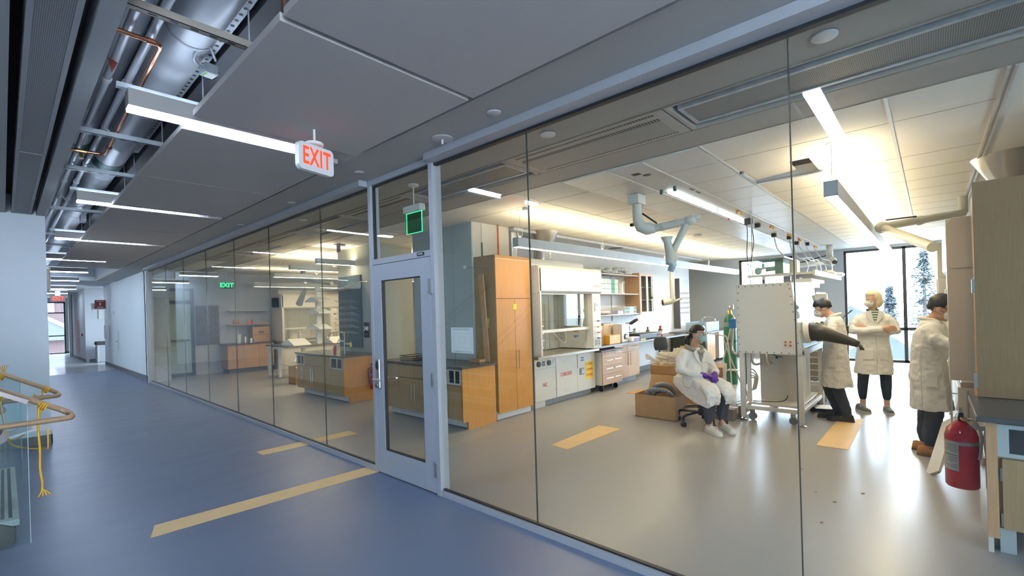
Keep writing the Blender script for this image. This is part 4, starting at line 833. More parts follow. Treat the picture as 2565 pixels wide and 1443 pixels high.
obj('latch', MB().box(6.97, 7.11, 4.712, 4.72, .40, .52), mat('latch_grey', (.2, .2, .2), .4, .6), d2, bevel=.006); obj('latch_grip', MB().box(7.03, 7.09, 4.706, 4.712, .42, .50), ALU, d2)
obj('blue_tape', MB().box(7.02, 7.12, 4.717, 4.7195, .69, .715).box(7.02, 7.12, 4.717, 4.7195, .645, .67), mat('masking_blue', (.05, .25, .55), .6), d2)
for z in (.22, .76): obj('hinge', MB().box(6.255, 6.275, 4.712, 4.722, z-.04, z+.04), STEEL, d)
st = obj('warning_sticker', MB().box(7.16, 7.42, 4.717, 4.7195, .30, .62), mat('warning_yellow', (.90, .62, .0), .5), d2)
TR_ = mat('warning_red_text', (.60, .08, .03), .5)
for k, s_ in enumerate(('FLAMMABLE', 'INFLAMABLE', 'INFLAMABLE')):
    zc = .575-k*.10
    text('lettering', s_, TR_, .055, (7.31, 4.7165, zc), (1, 0, 0), (0, 0, 1), d2, stretch=.58, weight=.001)
    obj('warning_triangle', MB().prism([(7.175, zc-.015), (7.205, zc-.015), (7.19, zc+.015)], 'y', 4.7160, 4.7168), TR_, d2); obj('small_print', MB().box(7.22, 7.40, 4.7162, 4.7168, zc-.036, zc-.030), TR_, d2)
# exhaust duct on top
def hoodduct(c, L, z0=2.45):
    x, y = c
    t = thing('exhaust_duct', L, 'duct', (x, y, z0), None)
    obj('pipe', MB().lathe([(.16, 0), (.16, ZC-.24-z0)], (x, y, z0), 28), STEEL, t, smooth=True)
    obj('flared_collar', MB().lathe([(.165, 0), (.30, .24)], (x, y, ZC-.24), 28), STEEL, t, smooth=True)
    obj('clamp_ring', MB().lathe([(.163, .03), (.168, .03), (.168, .06), (.163, .06)], (x, y, z0), 28), STEEL, t, smooth=True)
hoodduct((6.45, 5.08), 'stainless exhaust duct with flared collar above the left fume hood'); hoodduct((6.6, -.62), 'stainless flared exhaust duct above the cabinets at the right edge')
tag(obj('exhaust_duct', MB().cyl((5.80, 5.22, 2.46), (5.80, 5.22, ZC), .1, seg=20), STEEL, smooth=True), 'short steel duct partly hidden behind the pendant end above the maple cabinet', 'duct')

# ---- long counter, shelf, wall cabinet
t = thing('countertop', 'long grey worktop along the wall right of the fume hood', 'countertop', (9.5, 5.0, .83))
obj('slab', MB().box(7.53, 12.1, 4.70, 5.375, .83, .86), EPOXY, t, bevel=.004); obj('front_edge', MB().box(7.53, 12.1, 4.695, 4.70, .825, .86), mat('edge_grey', (.30, .33, .36), .35), t)
obj('leg', MB().box(12.0, 12.05, 4.74, 4.79, 0, .83), GREYW, t); obj('leg', MB().box(12.0, 12.05, 5.28, 5.33, 0, .83), GREYW, t); obj('leg', MB().box(10.0, 10.05, 5.28, 5.33, 0, .83), GREYW, t)
# mobile drawer unit
t = thing('mobile_drawer_unit', 'eight-pull mobile drawer unit on castors beside the fume hood', 'drawer unit', (7.95, 4.9, 0))
obj('body', MB().box(7.56, 8.30, 4.62, 5.2, .13, .76), CREAM, t); obj('top', MB().box(7.50, 8.32, 4.58, 5.22, .762, .79), mat('dark_laminate', (.07, .065, .065), .4), t, bevel=.003)
zz = (.13, .33, .49, .64, .75)
for k in range(4):
    drawer(t, '-y', 4.62, 7.56, 8.30, zz[k], zz[k+1], WOODP, [(7.64, 7.88), (7.98, 8.22)])
CAST = []
def castor(t, x, y, r=.045, name='castor', m=BLACKR, z0=0):
    o = obj(name, MB().cyl((x-.012, y, z0+r), (x+.012, y, z0+r), r, seg=16).box(x-.018, x+.018, y-.012, y+.02, z0+r*1.2, z0+r*2+.02), m, t, smooth=True); return o
for x in (7.66, 8.2):
    for y in (4.7, 5.1): castor(t, x, y, .05)
t = thing('base_cabinet', 'maple base cabinet with two drawers and two doors under the long worktop', 'cabinet', (8.95, 5.0, 0))
obj('body', MB().box(8.30, 9.36, 4.78, 5.37, .13, .825), WOODP, t); obj('base_plinth', MB().box(8.32, 9.34, 4.84, 5.3, 0, .13), mat('plinth_grey', (.25, .26, .27), .6), t)
for a, b, h, hz in ((8.30, 8.84, 8.80, 1), (8.84, 9.36, 8.90, 1)):
    drawer(t, '-y', 4.78, a, b, .66, .82, WOODP, [(a+.12, b-.12)]); door(t, '-y', 4.78, a, b, .13, .655, WOODP, h, (.38, .64))
# wall shelves
t = thing('open_shelves', 'three open wall shelves over the long worktop right of the hood', 'shelf', (8.7, 5.2, 1.4))
for z in (1.43, 1.88, 2.30): obj('shelf', MB().box(7.62, 9.94, 5.02, 5.37, z, z+.022), mat('shelf_grey_wood', (.58, .52, .50), .5), t)
for x in (8.15, 9.3): obj('upright', MB().box(x-.012, x+.012, 5.36, 5.378, 1.3, 2.4), GREYW, t)
obj('end_panel', MB().box(9.94, 9.96, 5.0, 5.375, 1.42, 2.39), WOODP, t)
t = thing('wall_cabinet', 'wall cabinet with two framed glass doors at the end of the shelves', 'cabinet', (10.3, 5.2, 1.42))
cb = mat('cabinet_frame_wood', (.50, .32, .20), .4)
obj('body', MB().box(9.98, 10.68, 5.36, 5.375, 1.42, 2.38).box(9.98, 10.0, 5.02, 5.36, 1.42, 2.38).box(10.66, 10.68, 5.02, 5.36, 1.42, 2.38).box(9.98, 10.68, 5.02, 5.36, 1.42, 1.44).box(9.98, 10.68, 5.02, 5.36, 2.36, 2.38), WOODP, t)
for z in (1.75, 2.05): obj('shelf', MB().box(10.0, 10.66, 5.05, 5.36, z, z+.015), GREYW, t)
for a, b in ((9.98, 10.33), (10.33, 10.68)):
    d = obj('door', MB().box(a, a+.05, 5.0, 5.02, 1.42, 2.38).box(b-.05, b, 5.0, 5.02, 1.42, 2.38).box(a+.05, b-.05, 5.0, 5.02, 1.42, 1.48).box(a+.05, b-.05, 5.0, 5.02, 2.32, 2.38), cb, t)
    obj('pane', MB().box(a+.05, b-.05, 5.008, 5.012, 1.48, 2.32), GLASSG, d); h = b-.025 if a < 10 else a+.025
    obj('handle', pull('-y', 5.0, h, 1.5, 1.7), CHROME, d)
# things on shelves
FOIL = mat('foil_bag', (.66, .70, .76), .35, .1, bump=.6, scale=24, var=.35)
random.seed(3)
for i in range(14):
    x = 8.15+i*.118+random.uniform(-.03, .03); h = random.uniform(.05, .09); zz0 = 2.322+h*.62+(.07 if i in (3, 6, 9, 11) else 0)
    o = obj('foil_packet', MB().sph((x, 5.17+random.uniform(-.04, .04), zz0), 1, (.10, .12, h*.62), seg=10, rot=Euler((0, random.uniform(-.2, .2), random.uniform(0, 3))).to_matrix()), FOIL, smooth='all')
    for v in o.data.vertices: v.co += V([random.uniform(-.008, .008) for _ in range(3)])
    tag(o, 'crumpled silver and white packet heaped on the top wall shelf', 'packet', 'packets heaped on the top shelf')
GB, WB = mat('green_box', (.02, .28, .13), .5), mat('pale_box', (.68, .76, .74), .5)
for r_ in range(3):
    for c_ in range(5):
        x = 8.42+c_*.142; z = 1.903+r_*.105
        o = obj('small_box', MB().box(x, x+.137, 5.10, 5.28, z, z+.1), GB if (c_ == 3 and r_ != 0) or (c_ == 3) else WB, bevel=.002)
        tag(o, ('green' if c_ == 3 else 'white') + ' carton in the small box stack on the middle shelf', 'box', 'green cartons on the middle shelf' if c_ == 3 else 'white cartons on the middle shelf')
tag(obj('wire_spool', MB().lathe([(0, 0), (.12, 0), (.12, .015), (.085, .02), (.085, .24), (.12, .245), (.12, .26), (0, .26)], (9.36, 5.2, 1.902)), CREAM, smooth=True), 'cream cylindrical spool standing on the middle shelf', 'spool')
TEALB = mat('teal_glove_box', (.04, .25, .27), .5)
for z, L in ((1.453, 'lower'), (1.533, 'upper')):
    t = thing('glove_carton', 'teal and white glove carton on the bottom shelf, %s of the two' % L, 'box', (9.45, 5.15, z)); obj('carton', MB().box(9.30, 9.86, 5.05, 5.25, z, z+.076), PAPERW, t, bevel=.002); obj('print', MB().box(9.32, 9.54, 5.047, 5.05, z+.012, z+.066), TEALB, t); obj('print', MB().box(9.72, 9.86, 5.047, 5.05, z+.012, z+.066), TEALB, t)
tag(obj('purple_carton', MB().box(9.02, 9.25, 5.06, 5.24, 1.453, 1.53), mat('pale_purple', (.55, .50, .72), .5), bevel=.003), 'white and purple carton on the bottom shelf', 'box')
o = obj('plastic_bag', MB().sph((8.52, 5.15, 1.50), 1, (.28, .12, .05), seg=14), mat('clear_bag', (.72, .68, .62), .25), smooth='all')
for v in o.data.vertices: v.co += V([random.uniform(-.012, .012) for _ in range(3)])
tag(o, 'flat crumpled plastic bag on the bottom shelf next to the hood', 'bag')
# on the counter
def cbox(name, L, x0, x1, y0, y1, z0, z1, m, rz=0, cat='box', tape=None):
    t = thing(name, L, cat, ((x0+x1)/2, (y0+y1)/2, z0)); o = obj('carton', MB().box(x0, x1, y0, y1, z0, z1), m, t, bevel=.004)
    obj('tape', MB().box((x0+x1)/2-.03, (x0+x1)/2+.03, y0-.001, y1, z1, z1+.001).box((x0+x1)/2-.03, (x0+x1)/2+.03, y0-.0015, y0, z1-.08, z1), tape or mat('clear_tape', (.62, .45, .25), .3), t)
    if rz: t.rotation_euler = (0, 0, rz)
    return t
cbox('cardboard_box', 'tall brown box against the side of the fume hood', 7.90, 8.07, 4.86, 5.1, .862, 1.24, CARD)
cbox('taped_package', 'golden tape wrapped package on the worktop', 8.10, 8.56, 4.76, 5.0, .862, 1.04, mat('golden_tape', (.72, .38, .04), .3, bump=.2, scale=20), .05)
cbox('shipping_box', 'cream shipping box behind the golden package', 8.40, 8.95, 5.06, 5.34, .862, 1.26, mat('cream_box', (.66, .58, .46), .6))
t = thing('instrument_box', 'white instrument with a black dial on the worktop', 'instrument', (8.5, 4.9, .862)); obj('case', MB().box(8.70, 9.0, 4.80, 5.02, .862, 1.24), CREAM, t, bevel=.006); obj('dial', MB().cyl((8.84, 4.80, .98), (8.84, 4.78, .98), .06, seg=20), BLACK, t); obj('dial_cap', MB().cyl((8.84, 4.78, .98), (8.84, 4.775, .98), .03, seg=16), WHITE, t)
cbox('small_carton', 'small brown carton between instrument and glove box', 9.03, 9.17, 4.93, 5.06, .862, 1.06, CARD)
t = thing('glove_dispenser', 'low white glove box with purple print on the worktop edge', 'box', (9.0, 4.8, .862)); obj('carton', MB().box(8.98, 9.36, 4.74, 4.9, .862, .95), PAPERW, t, bevel=.003); obj('print', MB().box(9.10, 9.36, 4.737, 4.74, .87, .93), mat('purple_print', (.25, .12, .45), .5), t)
t = thing('microscope', 'white microscope with black eyepieces standing on the worktop', 'microscope', (9.65, 5.15, .862))
obj('base', MB().box(9.55, 9.77, 5.05, 5.3, .862, .90), CREAM, t, bevel=.006); obj('arm', MB().tube([(9.65, 5.27, .90), (9.65, 5.29, 1.05), (9.65, 5.22, 1.2), (9.65, 5.12, 1.22)], .03, 10, 5), CREAM, t, smooth=True)
obj('eyepiece', MB().cyl((9.63, 5.1, 1.22), (9.73, 5.0, 1.30), .035, seg=12), BLACK, t, smooth=True); obj('eyepiece', MB().cyl((9.73, 5.12, 1.22), (9.85, 5.03, 1.31), .03, seg=12), BLACK, t, smooth=True); obj('objective', MB().cyl((9.65, 5.12, 1.18), (9.65, 5.11, 1.06), .02, seg=10), CHROME, t, smooth=True); obj('stage', MB().box(9.57, 9.73, 5.04, 5.22, 1.0, 1.02), BLACK, t)
t = thing('tool_case', 'black equipment case with red latches lying on the worktop', 'case', (9.9, 4.95, .862)); obj('case', MB().box(9.45, 10.55, 4.78, 5.1, .862, .99), BLACK, t, bevel=.02)
for x in (10.32, 10.42): obj('latch', MB().box(x, x+.05, 4.772, 4.78, .91, .96), RED, t)
tag(obj('yellow_tool', MB().box(9.38, 9.62, 4.72, 4.745, .861, .885), YELLOW, bevel=.004), 'yellow handled tool on the worktop edge', 'tool')
def bottle(x, y, z, r, h, mb, mc, L, cat='bottle'):
    t = thing('reagent_bottle', L, cat, (x, y, z)); obj('bottle', MB().lathe([(0, 0), (r, 0), (r, h*.62), (r*.4, h*.78), (r*.4, h*.85), (0, h*.85)], (x, y, z), 18), mb, t, smooth=True); obj('cap', MB().lathe([(0, h*.85), (r*.5, h*.85), (r*.5, h), (0, h)], (x, y, z), 14), mc, t, smooth=True); obj('label', MB().lathe([(r*1.02, h*.15), (r*1.02, h*.5)], (x, y, z), 18), PAPERW, t)
AMB = mat('amber_glass', (.20, .07, .02), .1)
bottle(10.1, 5.24, .862, .055, .22, CREAM, RED, 'cream bottle with red cap behind the black case'); bottle(10.75, 5.22, .862, .045, .23, AMB, BLACK, 'brown bottle with dark cap behind the black case'); bottle(11.1, 5.05, .862, .055, .25, AMB, RED, 'amber bottle with red cap at the far end of the worktop'); bottle(11.3, 5.15, .862, .05, .2, PAPERW, BLUE, 'white bottle with blue cap beside the amber bottle')
tag(obj('wall_outlet_strip', MB().box(9.5, 10.2, 5.365, 5.38, 1.14, 1.22), ALU), 'grey metal outlet strip on the wall behind the microscope', 'outlet strip')
# whiteboard-like pale board & snorkel on the wall
tag(obj('white_board', MB().box(10.72, 12.0, 5.36, 5.378, 1.45, 2.32), WHITE), 'blank white board on the wall right of the glass cabinet', 'whiteboard')
t = thing('drying_rack_board', 'white drying board with dark crossed pegs on the far left wall', 'peg board', (13.2, 5.36, 1)); obj('board', MB().box(12.75, 13.75, 5.35, 5.378, 1.15, 2.36), mat('pale_board', (.70, .76, .78), .3), t); obj('edge', MB().box(12.72, 12.75, 5.2, 5.378, .95, 2.36), DKGREY, t)
for z in (1.36, 1.5, 1.64, 1.78, 1.92):
    for k in range(7): obj('peg', MB().cyl((12.84+k*.13, 5.35, z), (12.84+k*.13-.02, 5.24, z+.06), .005, seg=5), DKGREY, t)
# far sink counter by the far wall
t = thing('sink_bench', 'far sink bench below the white peg board in the corner', 'lab bench', (12.9, 4.6, 0))
obj('countertop', MB().box(12.3, 14.85, 4.3, 5.36, .84, .87), EPOXY, t, bevel=.003); obj('body', MB().box(12.5, 13.1, 4.4, 5.3, .1, .84), WOODP, t); obj('body', MB().box(13.4, 14.8, 4.4, 5.3, .1, .84), WHITE, t); obj('side', MB().box(12.36, 12.5, 4.4, 5.3, .0, .84), mat('dark_glassy', (.05, .06, .05), .2), t)
t = thing('sink_basin', 'blue tinted plastic basin on the far sink bench', 'basin', (13.2, 4.7, .87)); obj('basin', MB().box(12.9, 13.9, 4.55, 4.57, .872, 1.12).box(12.9, 13.9, 5.1, 5.12, .872, 1.12).box(12.9, 12.92, 4.57, 5.1, .872, 1.12).box(13.88, 13.9, 4.57, 5.1, .872, 1.12), mat('blue_clear_plastic', (.45, .60, .72), .2, alpha=.5), t)
t = thing('lab_faucet', 'metal faucet over the far sink bench', 'faucet', (13.4, 4.9, .87)); obj('column', MB().tube([(13.3, 4.8, .87), (13.3, 4.8, 1.18), (13.32, 4.74, 1.24), (13.5, 4.55, 1.22), (13.5, 4.52, 1.15)], .014, 8, 4), CHROME, t, smooth=True)
bottle(12.5, 4.5, .872, .05, .22, PAPERW, BLUE, 'white squeeze bottle at the corner of the far sink bench')
# ---- right row: bench, tall cabinet, hood, extinguisher
t = thing('sink_bench', 'nearest sink bench at the right edge with grooved worktop and grey oak door', 'lab bench', (4.5, -1, 0))
B_ = .83; 
obj('body', MB().box(4.14, 4.80, -2.6, -.26, .16, B_), WOODD, t)
obj('end_panel', MB().box(4.13, 4.80, -.26, -.235, 0, B_), mat('glossy_panel', (.62, .58, .55), .12, coat=.8), t)
obj('stile', MB().box(4.11, 4.14, -.285, -.235, .10, B_), WOODP, t)
obj('countertop', MB().box(4.02, 4.86, -2.6, -.19, B_, B_+.035), EPOXY, t, bevel=.004)
for k in range(6): obj('drain_groove', MB().box(4.25+k*.045, 4.256+k*.045, -1.15, -.45, B_+.0345, B_+.0356), BLACK, t)
door(t, '-x', 4.14, -.95, -.30, .16, .60, WOODD)
c = obj('drawer_opening', MB().box(4.115, 4.14, -1.0, -.96, .61, .81).box(4.115, 4.14, -.335, -.285, .61, .81).box(4.115, 4.14, -.96, -.335, .61, .635).box(4.115, 4.14, -.96, -.335, .785, .81), mat('pale_steel_frame', (.55, .62, .64), .35, .4), t); obj('inside', MB().box(4.125, 4.139, -.96, -.335, .635, .785), DARK, c)
obj('leg', MB().box(4.17, 4.23, -.36, -.29, 0, .16), mat('pale_steel_frame', (.55, .62, .64), .35, .4), t); obj('foot', MB().cyl((4.20, -.325, 0), (4.20, -.325, .012), .03, seg=12), GREYW, t)
for z in (.22, .50): obj('hinge', MB().box(4.108, 4.12, -.303, -.293, z-.04, z+.04), STEEL, t)
t = thing('tall_cabinet', 'tall oak cabinet with shade-coloured side panel at the right edge reaching toward the ceiling', 'cabinet', (5.2, -.6, .87))
obj('side_panel', MB().box(4.80, 4.825, -1.1, -.24, .868, 2.44), wood('shaded_grey_oak', (.29, .18, .085), .4), t)  # side panel's shade put into a darker copy of the oak
obj('body', MB().box(4.825, 5.62, -1.1, -.29, .868, 2.44), WOODD, t)
door(t, '+y', -.29, 4.83, 5.62, 1.78, 2.44, WOODP, name='upper_door')
door(t, '+y', -.29, 4.83, 5.22, .872, 1.775, WOODP); door(t, '+y', -.29, 5.22, 5.62, .872, 1.775, WOODP)
for z in (1.68, .98): obj('hinge', MB().box(4.795, 4.85, -.24, -.225, z-.05, z+.05), mat('hinge_grey', (.42, .46, .46), .35, .6), t)
t = thing('lower_cabinet', 'lower cabinet strips between the extinguisher and the fume hood at right', 'cabinet', (5.2, -.6, 0)); obj('body', MB().box(4.86, 5.62, -1.1, -.28, .1, .825), WOOD, t); door(t, '+y', -.28, 4.86, 5.24, .1, .82, WOODP); door(t, '+y', -.28, 5.24, 5.62, .1, .82, WOODP, 5.27, (.3, .6))
t = thing('fume_hood', 'fume hood at the right edge that the bending person works in', 'fume hood', (6.6, -.6, .86))
fumehood(t, 5.70, 7.52, -.24, -1, True)
t = thing('base_cabinet', 'white base cabinet with a long steel pull under the right fume hood', 'cabinet', (6.6, -.6, 0)); obj('body', MB().box(5.70, 7.52, -.9, -.16, .14, .80), CREAM, t, bevel=.003); obj('base_plinth', MB().box(5.76, 7.46, -.85, -.28, 0, .14), mat('plinth_grey', (.25, .26, .27), .6), t)
obj('handle', pull('-x', 5.70, -.22, .30, .78, off=.04, r=.008), STEEL, t); obj('handle', pull('+y', -.16, 5.85, .32, .74, off=.04, r=.007), STEEL, t)
obj('blue_tape', MB().box(5.697, 5.70, -.26, -.23, .68, .73), mat('masking_blue', (.05, .25, .55), .6), t)
for i, x in enumerate((8.0, 10.0)):
    t = thing('fume_hood', ('cream fume hood edge just past the first one in the right row', 'farthest cream fume hood edge in the right row')[i], 'fume hood', (x+.9, -.6, .86)); fumehood(t, x, x+1.82, -.2, -1, False)
    tag(obj('hood_cabinet', MB().box(x, x+1.8, -.9, -.14, .12, .80).box(x+.1, x+1.7, -.8, -.3, 0, .12), CREAM, bevel=.003), ('white base cabinet under the second hood of the right row', 'white base cabinet under the farthest hood of the right row')[i], 'cabinet')
t = thing('fire_extinguisher', 'large red fire extinguisher with white label hung on the glossy end panel at right', 'fire extinguisher', (5.0, -.13, .3))
x, y = 4.42, -.135
extinguisher(t, (x, y, .30), .47, .088)
obj('hose', MB().tube([(x, y-.01, .75), (x-.05, y-.06, .77), (x-.10, y-.09, .70), (x-.10, y-.09, .60), (x-.10, y-.08, .52)], .008, 8, 5), mat('grey_hose', (.35, .33, .3), .4), t, smooth=True)
lab = MB(); R2 = .0895
vs = []
a0, a1 = math.radians(108), math.radians(168)
for z in (.42, .61):
    for k in range(9):
        a = a0+(a1-a0)*k/8; vs.append((x+R2*math.cos(a), y+R2*math.sin(a), z))
lab._m(vs, [(k, k+1, k+10, k+9) for k in range(8)]); lb = obj('label', lab, mat('label_grey', (.62, .60, .56), .5), t, smooth=True)
tl = MB(); R3 = .0898
for zi, w in [(.595, .9), (.585, .7), (.575, .9), (.565, .8), (.555, .9), (.545, .5), (.525, 1), (.523, 1), (.51, .6), (.50, .7), (.49, .6), (.48, .8), (.46, .4), (.45, .8), (.44, .5)]:
    vs = []
    for z in (zi, zi+.003):
        for k in range(9):
            a = a0+.06+(a1-a0-.12)*(1-w*(1-k/8)); vs.append((x+R3*math.cos(a), y+R3*math.sin(a), z))
    tl._m(vs, [(k, k+1, k+10, k+9) for k in range(8)])
obj('small_print', tl, DKGREY, t)
obj('wall_hook', MB().box(x-.02, x+.02, -.235, y-.02, .70, .73), STEEL, t)
# leaning white board
t = thing('leaning_board', 'long white laminated board leaning low against the right cabinets', 'board', (5.65, -.05, 0))
obj('board', MB().bar((5.62, .02, .012), (6.13, -.11, .42), .16, .02, up=(.55, .4, 1)), WHITE, t); obj('edge', MB().bar((5.615, .02, .0), (6.125, -.11, .408), .16, .004, up=(.55, .4, 1)), WOODP, t)
# ================================================================== GLOVE BOX, CHAIRS, BOXES
WE = mat('white_powder_coat', (0.76, 0.75, 0.71), 0.35, coat=.2)
t = thing('glove_box', 'big white glove box on a wheeled steel frame with red plugs on its side', 'glove box', (7.5, 1.7, 0))
X0, X1, Y0, Y1, Z0, Z1 = 6.80, 8.30, 1.22, 1.98, .925, 1.86
prof = [(Y1, Z0), (Y0+.0, Z0), (Y0, Z0+.05), (Y0+.10, Z1), (Y1, Z1)]
obj('side_panel', MB().prism(prof, 'x', X0-.012, X0), WE, t, bevel=.001); obj('side_panel', MB().prism(prof, 'x', X1, X1+.012), WE, t)
obj('back_panel', MB().box(X0, X1, Y1-.01, Y1, Z0, Z1), WE, t); obj('floor_panel', MB().box(X0, X1, Y0-.02, Y1-.01, Z0, Z0+.05), WE, t, bevel=.004); obj('top_panel', MB().box(X0, X1, Y0+.10, Y1-.01, Z1-.04, Z1), WE, t)
obj('front_rail', MB().box(X0, X1, Y0-.03, Y0, Z0-.0, Z0+.07), ALU, t)
m = MB(); 
def fy(z): return Y0+.10*(z-Z0-.05)/(Z1-Z0-.05)
m._m([(X0, fy(1.0), 1.0), (X1, fy(1.0), 1.0), (X1, fy(1.82), 1.82), (X0, fy(1.82), 1.82), (X0, fy(1.0)+.012, 1.0), (X1, fy(1.0)+.012, 1.0), (X1, fy(1.82)+.012, 1.82), (X0, fy(1.82)+.012, 1.82)], [(0, 1, 2, 3), (7, 6, 5, 4), (0, 4, 5, 1), (3, 2, 6, 7), (0, 3, 7, 4), (1, 5, 6, 2)])
obj('window', m, glass('acrylic_window', (.92, .95, .97), .06), t)
bolts = []
for y in [Y1-.02-k*.085 for k in range(9)]: bolts += [(y, Z0+.02)]
for k in range(8): bolts += [(Y1-.03-k*.085, Z1-.03)]
for k in range(1, 9): bolts += [(Y1-.02, Z0+.02+k*.1)]
for k in range(1, 9): z = Z0+.05+k*.1; bolts += [(fy(z)+.03, z)]
for y, z in bolts: obj('bolt', MB().cyl((X0-.018, y, z), (X0-.012, y, z), .008, seg=8), mat('bolt_brown', (.22, .17, .13), .4, .5), t)
for y in (1.345, 1.40):
    for z in (1.045, 1.09): obj('red_plug', MB().cyl((X0-.035, y, z), (X0-.012, y, z), .011, seg=10), mat('plug_red', (.55, .06, .03), .4), t, smooth=True)
RNG = mat('port_ring', (.72, .70, .66), .35)
for i, x in enumerate((7.10, 7.52, 7.95)):
    c = V((x, fy(1.20)-.01, 1.20)); n = V((0, -1, .1)).normalized()
    obj('port_ring', MB().lathe([(.125, 0), (.145, 0), (.145, .04), (.13, .06), (.12, .06)], c, 28, axis=n), RNG, t, smooth=True)
# the loose glove sticking out toward the room
RB = mat('black_glove_rubber', (.035, .034, .033), .38, bump=.06, scale=60)
def fromrings(pts, rs, seg=20, mb=None):
    mb = mb or MB(); P = [V(p) for p in pts]; R = []
    up = None
    for i, p in enumerate(P):
        d = (P[min(i+1, len(P)-1)]-P[max(i-1, 0)]).normalized()
        if up is None: up = V((0, 0, 1)) if abs(d.z) < .9 else V((0, 1, 0))
        u = d.cross(up).normalized(); up = u.cross(d).normalized()
        r = rs[i]; rx, ry = r if isinstance(r, tuple) else (r, r)
        R.append([mb.bm.verts.new(p+u*math.cos(a)*rx+up*math.sin(a)*ry) for a in [2*PI*k/seg for k in range(seg)]])
    return mb.skinrings(R)
GP = [(7.10, 1.20, 1.205), (7.10, 1.16, 1.205), (7.10, 1.11, 1.20), (7.10, 1.07, 1.195), (7.10, 1.03, 1.185), (7.10, .96, 1.165), (7.10, .88, 1.135), (7.10, .80, 1.105), (7.10, .745, 1.085), (7.10, .71, 1.07), (7.10, .67, 1.05)]
gl = obj('black_glove', fromrings(GP, [.112, .126, .112, .120, .098, .088, .074, .060, .052, (.056, .048), (.052, .036)]), RB, t, smooth='all')
for k in range(5):
    dx = (k-2)*.019; L = (.05, .075, .08, .07, .045)[k]
    obj('finger', fromrings([(7.10+dx, .68, 1.052), (7.10+dx*1.3, .655, 1.035), (7.10+dx*1.5, .685-L*.75, .995), (7.10+dx*1.5, .685-L*.80, .985)], [.014, .014, .011, .004], 10), RB, gl, smooth='all')
for x, dz in ((7.52, 0), (7.95, 0)):
    obj('black_glove', fromrings([(x, 1.20, 1.20), (x, 1.17, 1.20), (x, 1.13, 1.20), (x, 1.10, 1.20)], [.105, .115, .10, .085]), RB, t, smooth='all')
obj('bright_lamp', MB().box(7.05, 7.9, 1.18, 1.32, 1.80, 1.86), emis('box_lamp', (.92, .96, 1), 6.0), t); obj('lamp_case', MB().box(7.0, 7.95, 1.13, 1.34, 1.855, 1.90), WHITE, t, bevel=.004)
obj('valve_block', MB().box(7.06, 7.12, 1.38, 1.46, 1.86, 1.95).cyl((7.2, 1.4, 1.86), (7.2, 1.4, 1.96), .02, seg=10).cyl((7.1, 1.3, 1.92), (7.3, 1.3, 1.92), .018, seg=10), STEEL, t)
# frame
fr = MB()
LEGS = [(6.83, 1.94), (6.83, 1.25), (8.26, 1.94), (8.26, 1.25)]
for x, y in LEGS: obj('leg', MB().box(x-.03, x+.03, y-.03, y+.03, .05, Z0), WE, t, bevel=.002)
obj('leg', MB().box(7.05, 7.10, 1.90, 1.95, .22, Z0), WE, t)
fr.box(6.83, 8.26, 1.92, 1.96, .16, .21).box(6.83, 8.26, 1.23, 1.27, .16, .21).box(6.81, 6.85, 1.27, 1.92, .16, .21).box(8.24, 8.28, 1.27, 1.92, .16, .21)
obj('frame', fr, WE, t, bevel=.002)
obj('lower_shelf', MB().box(6.95, 8.2, 1.28, 1.91, .205, .235), WE, t, bevel=.002)
obj('equipment_panel', MB().box(7.30, 8.1, 1.36, 1.84, .235, .915), mat('equipment_panel_white', (.68, .67, .64), .45), t, bevel=.003)
o = obj('rating_label', MB().box(7.45, 7.62, 1.352, 1.36, .50, .80), mat('label_blue_grey', (.35, .40, .48), .5), t)
for y, z in ((1.72, .53), (1.62, .53), (1.72, .62), (1.62, .62)): obj('bolt', MB().cyl((7.29, y, z), (7.30, y, z), .006, seg=6), STEEL, t)
obj('round_port', MB().cyl((7.29, 1.62, .83), (7.30, 1.62, .83), .016, seg=12), BLACK, t); obj('cable_gland', MB().cyl((7.24, 1.69, .74), (7.30, 1.69, .74), .035, seg=14), CHROME, t, smooth=True)
obj('corrugated_tube', MB().tube([(7.15, 1.72, .92), (7.15, 1.72, .82), (7.18, 1.70, .75), (7.28, 1.69, .74)], .028, 12, 6), STEEL, t, smooth=True)
obj('corrugated_tube', MB().tube([(7.1, 1.86, .92), (7.08, 1.88, .80), (7.12, 1.86, .74), (7.3, 1.82, .74)], .018, 10, 6), CREAM, t, smooth=True)
obj('blue_tube', MB().tube([(7.1, 1.66, .92), (7.15, 1.60, .87), (7.28, 1.55, .84)], .009, 8, 6), BLUE, t, smooth=True)
for x, y in LEGS: obj('levelling_foot', MB().lathe([(0, 0), (.045, 0), (.048, .012), (.03, .022), (.012, .026), (.012, .05), (0, .05)], (x, y, 0), 18), STEEL, t, smooth=True)
for x, y in ((6.92, 1.85), (6.92, 1.36), (8.15, 1.85), (8.15, 1.36)):
    obj('castor', MB().cyl((x-.03, y, .05), (x-.008, y, .05), .05, seg=18).cyl((x+.008, y, .05), (x+.03, y, .05), .05, seg=18), mat('castor_grey', (.30, .29, .28), .5), t, smooth=True); obj('castor_fork', MB().box(x-.035, x+.035, y-.02, y+.03, .095, .16), STEEL, t)
obj('power_lead', MB().tube([(6.98, 1.86, .245), (7.05, 1.7, .245), (7.1, 1.55, .25), (7.2, 1.5, .27), (7.29, 1.5, .31)], .006, 6, 6), BLACK, t, smooth=True)
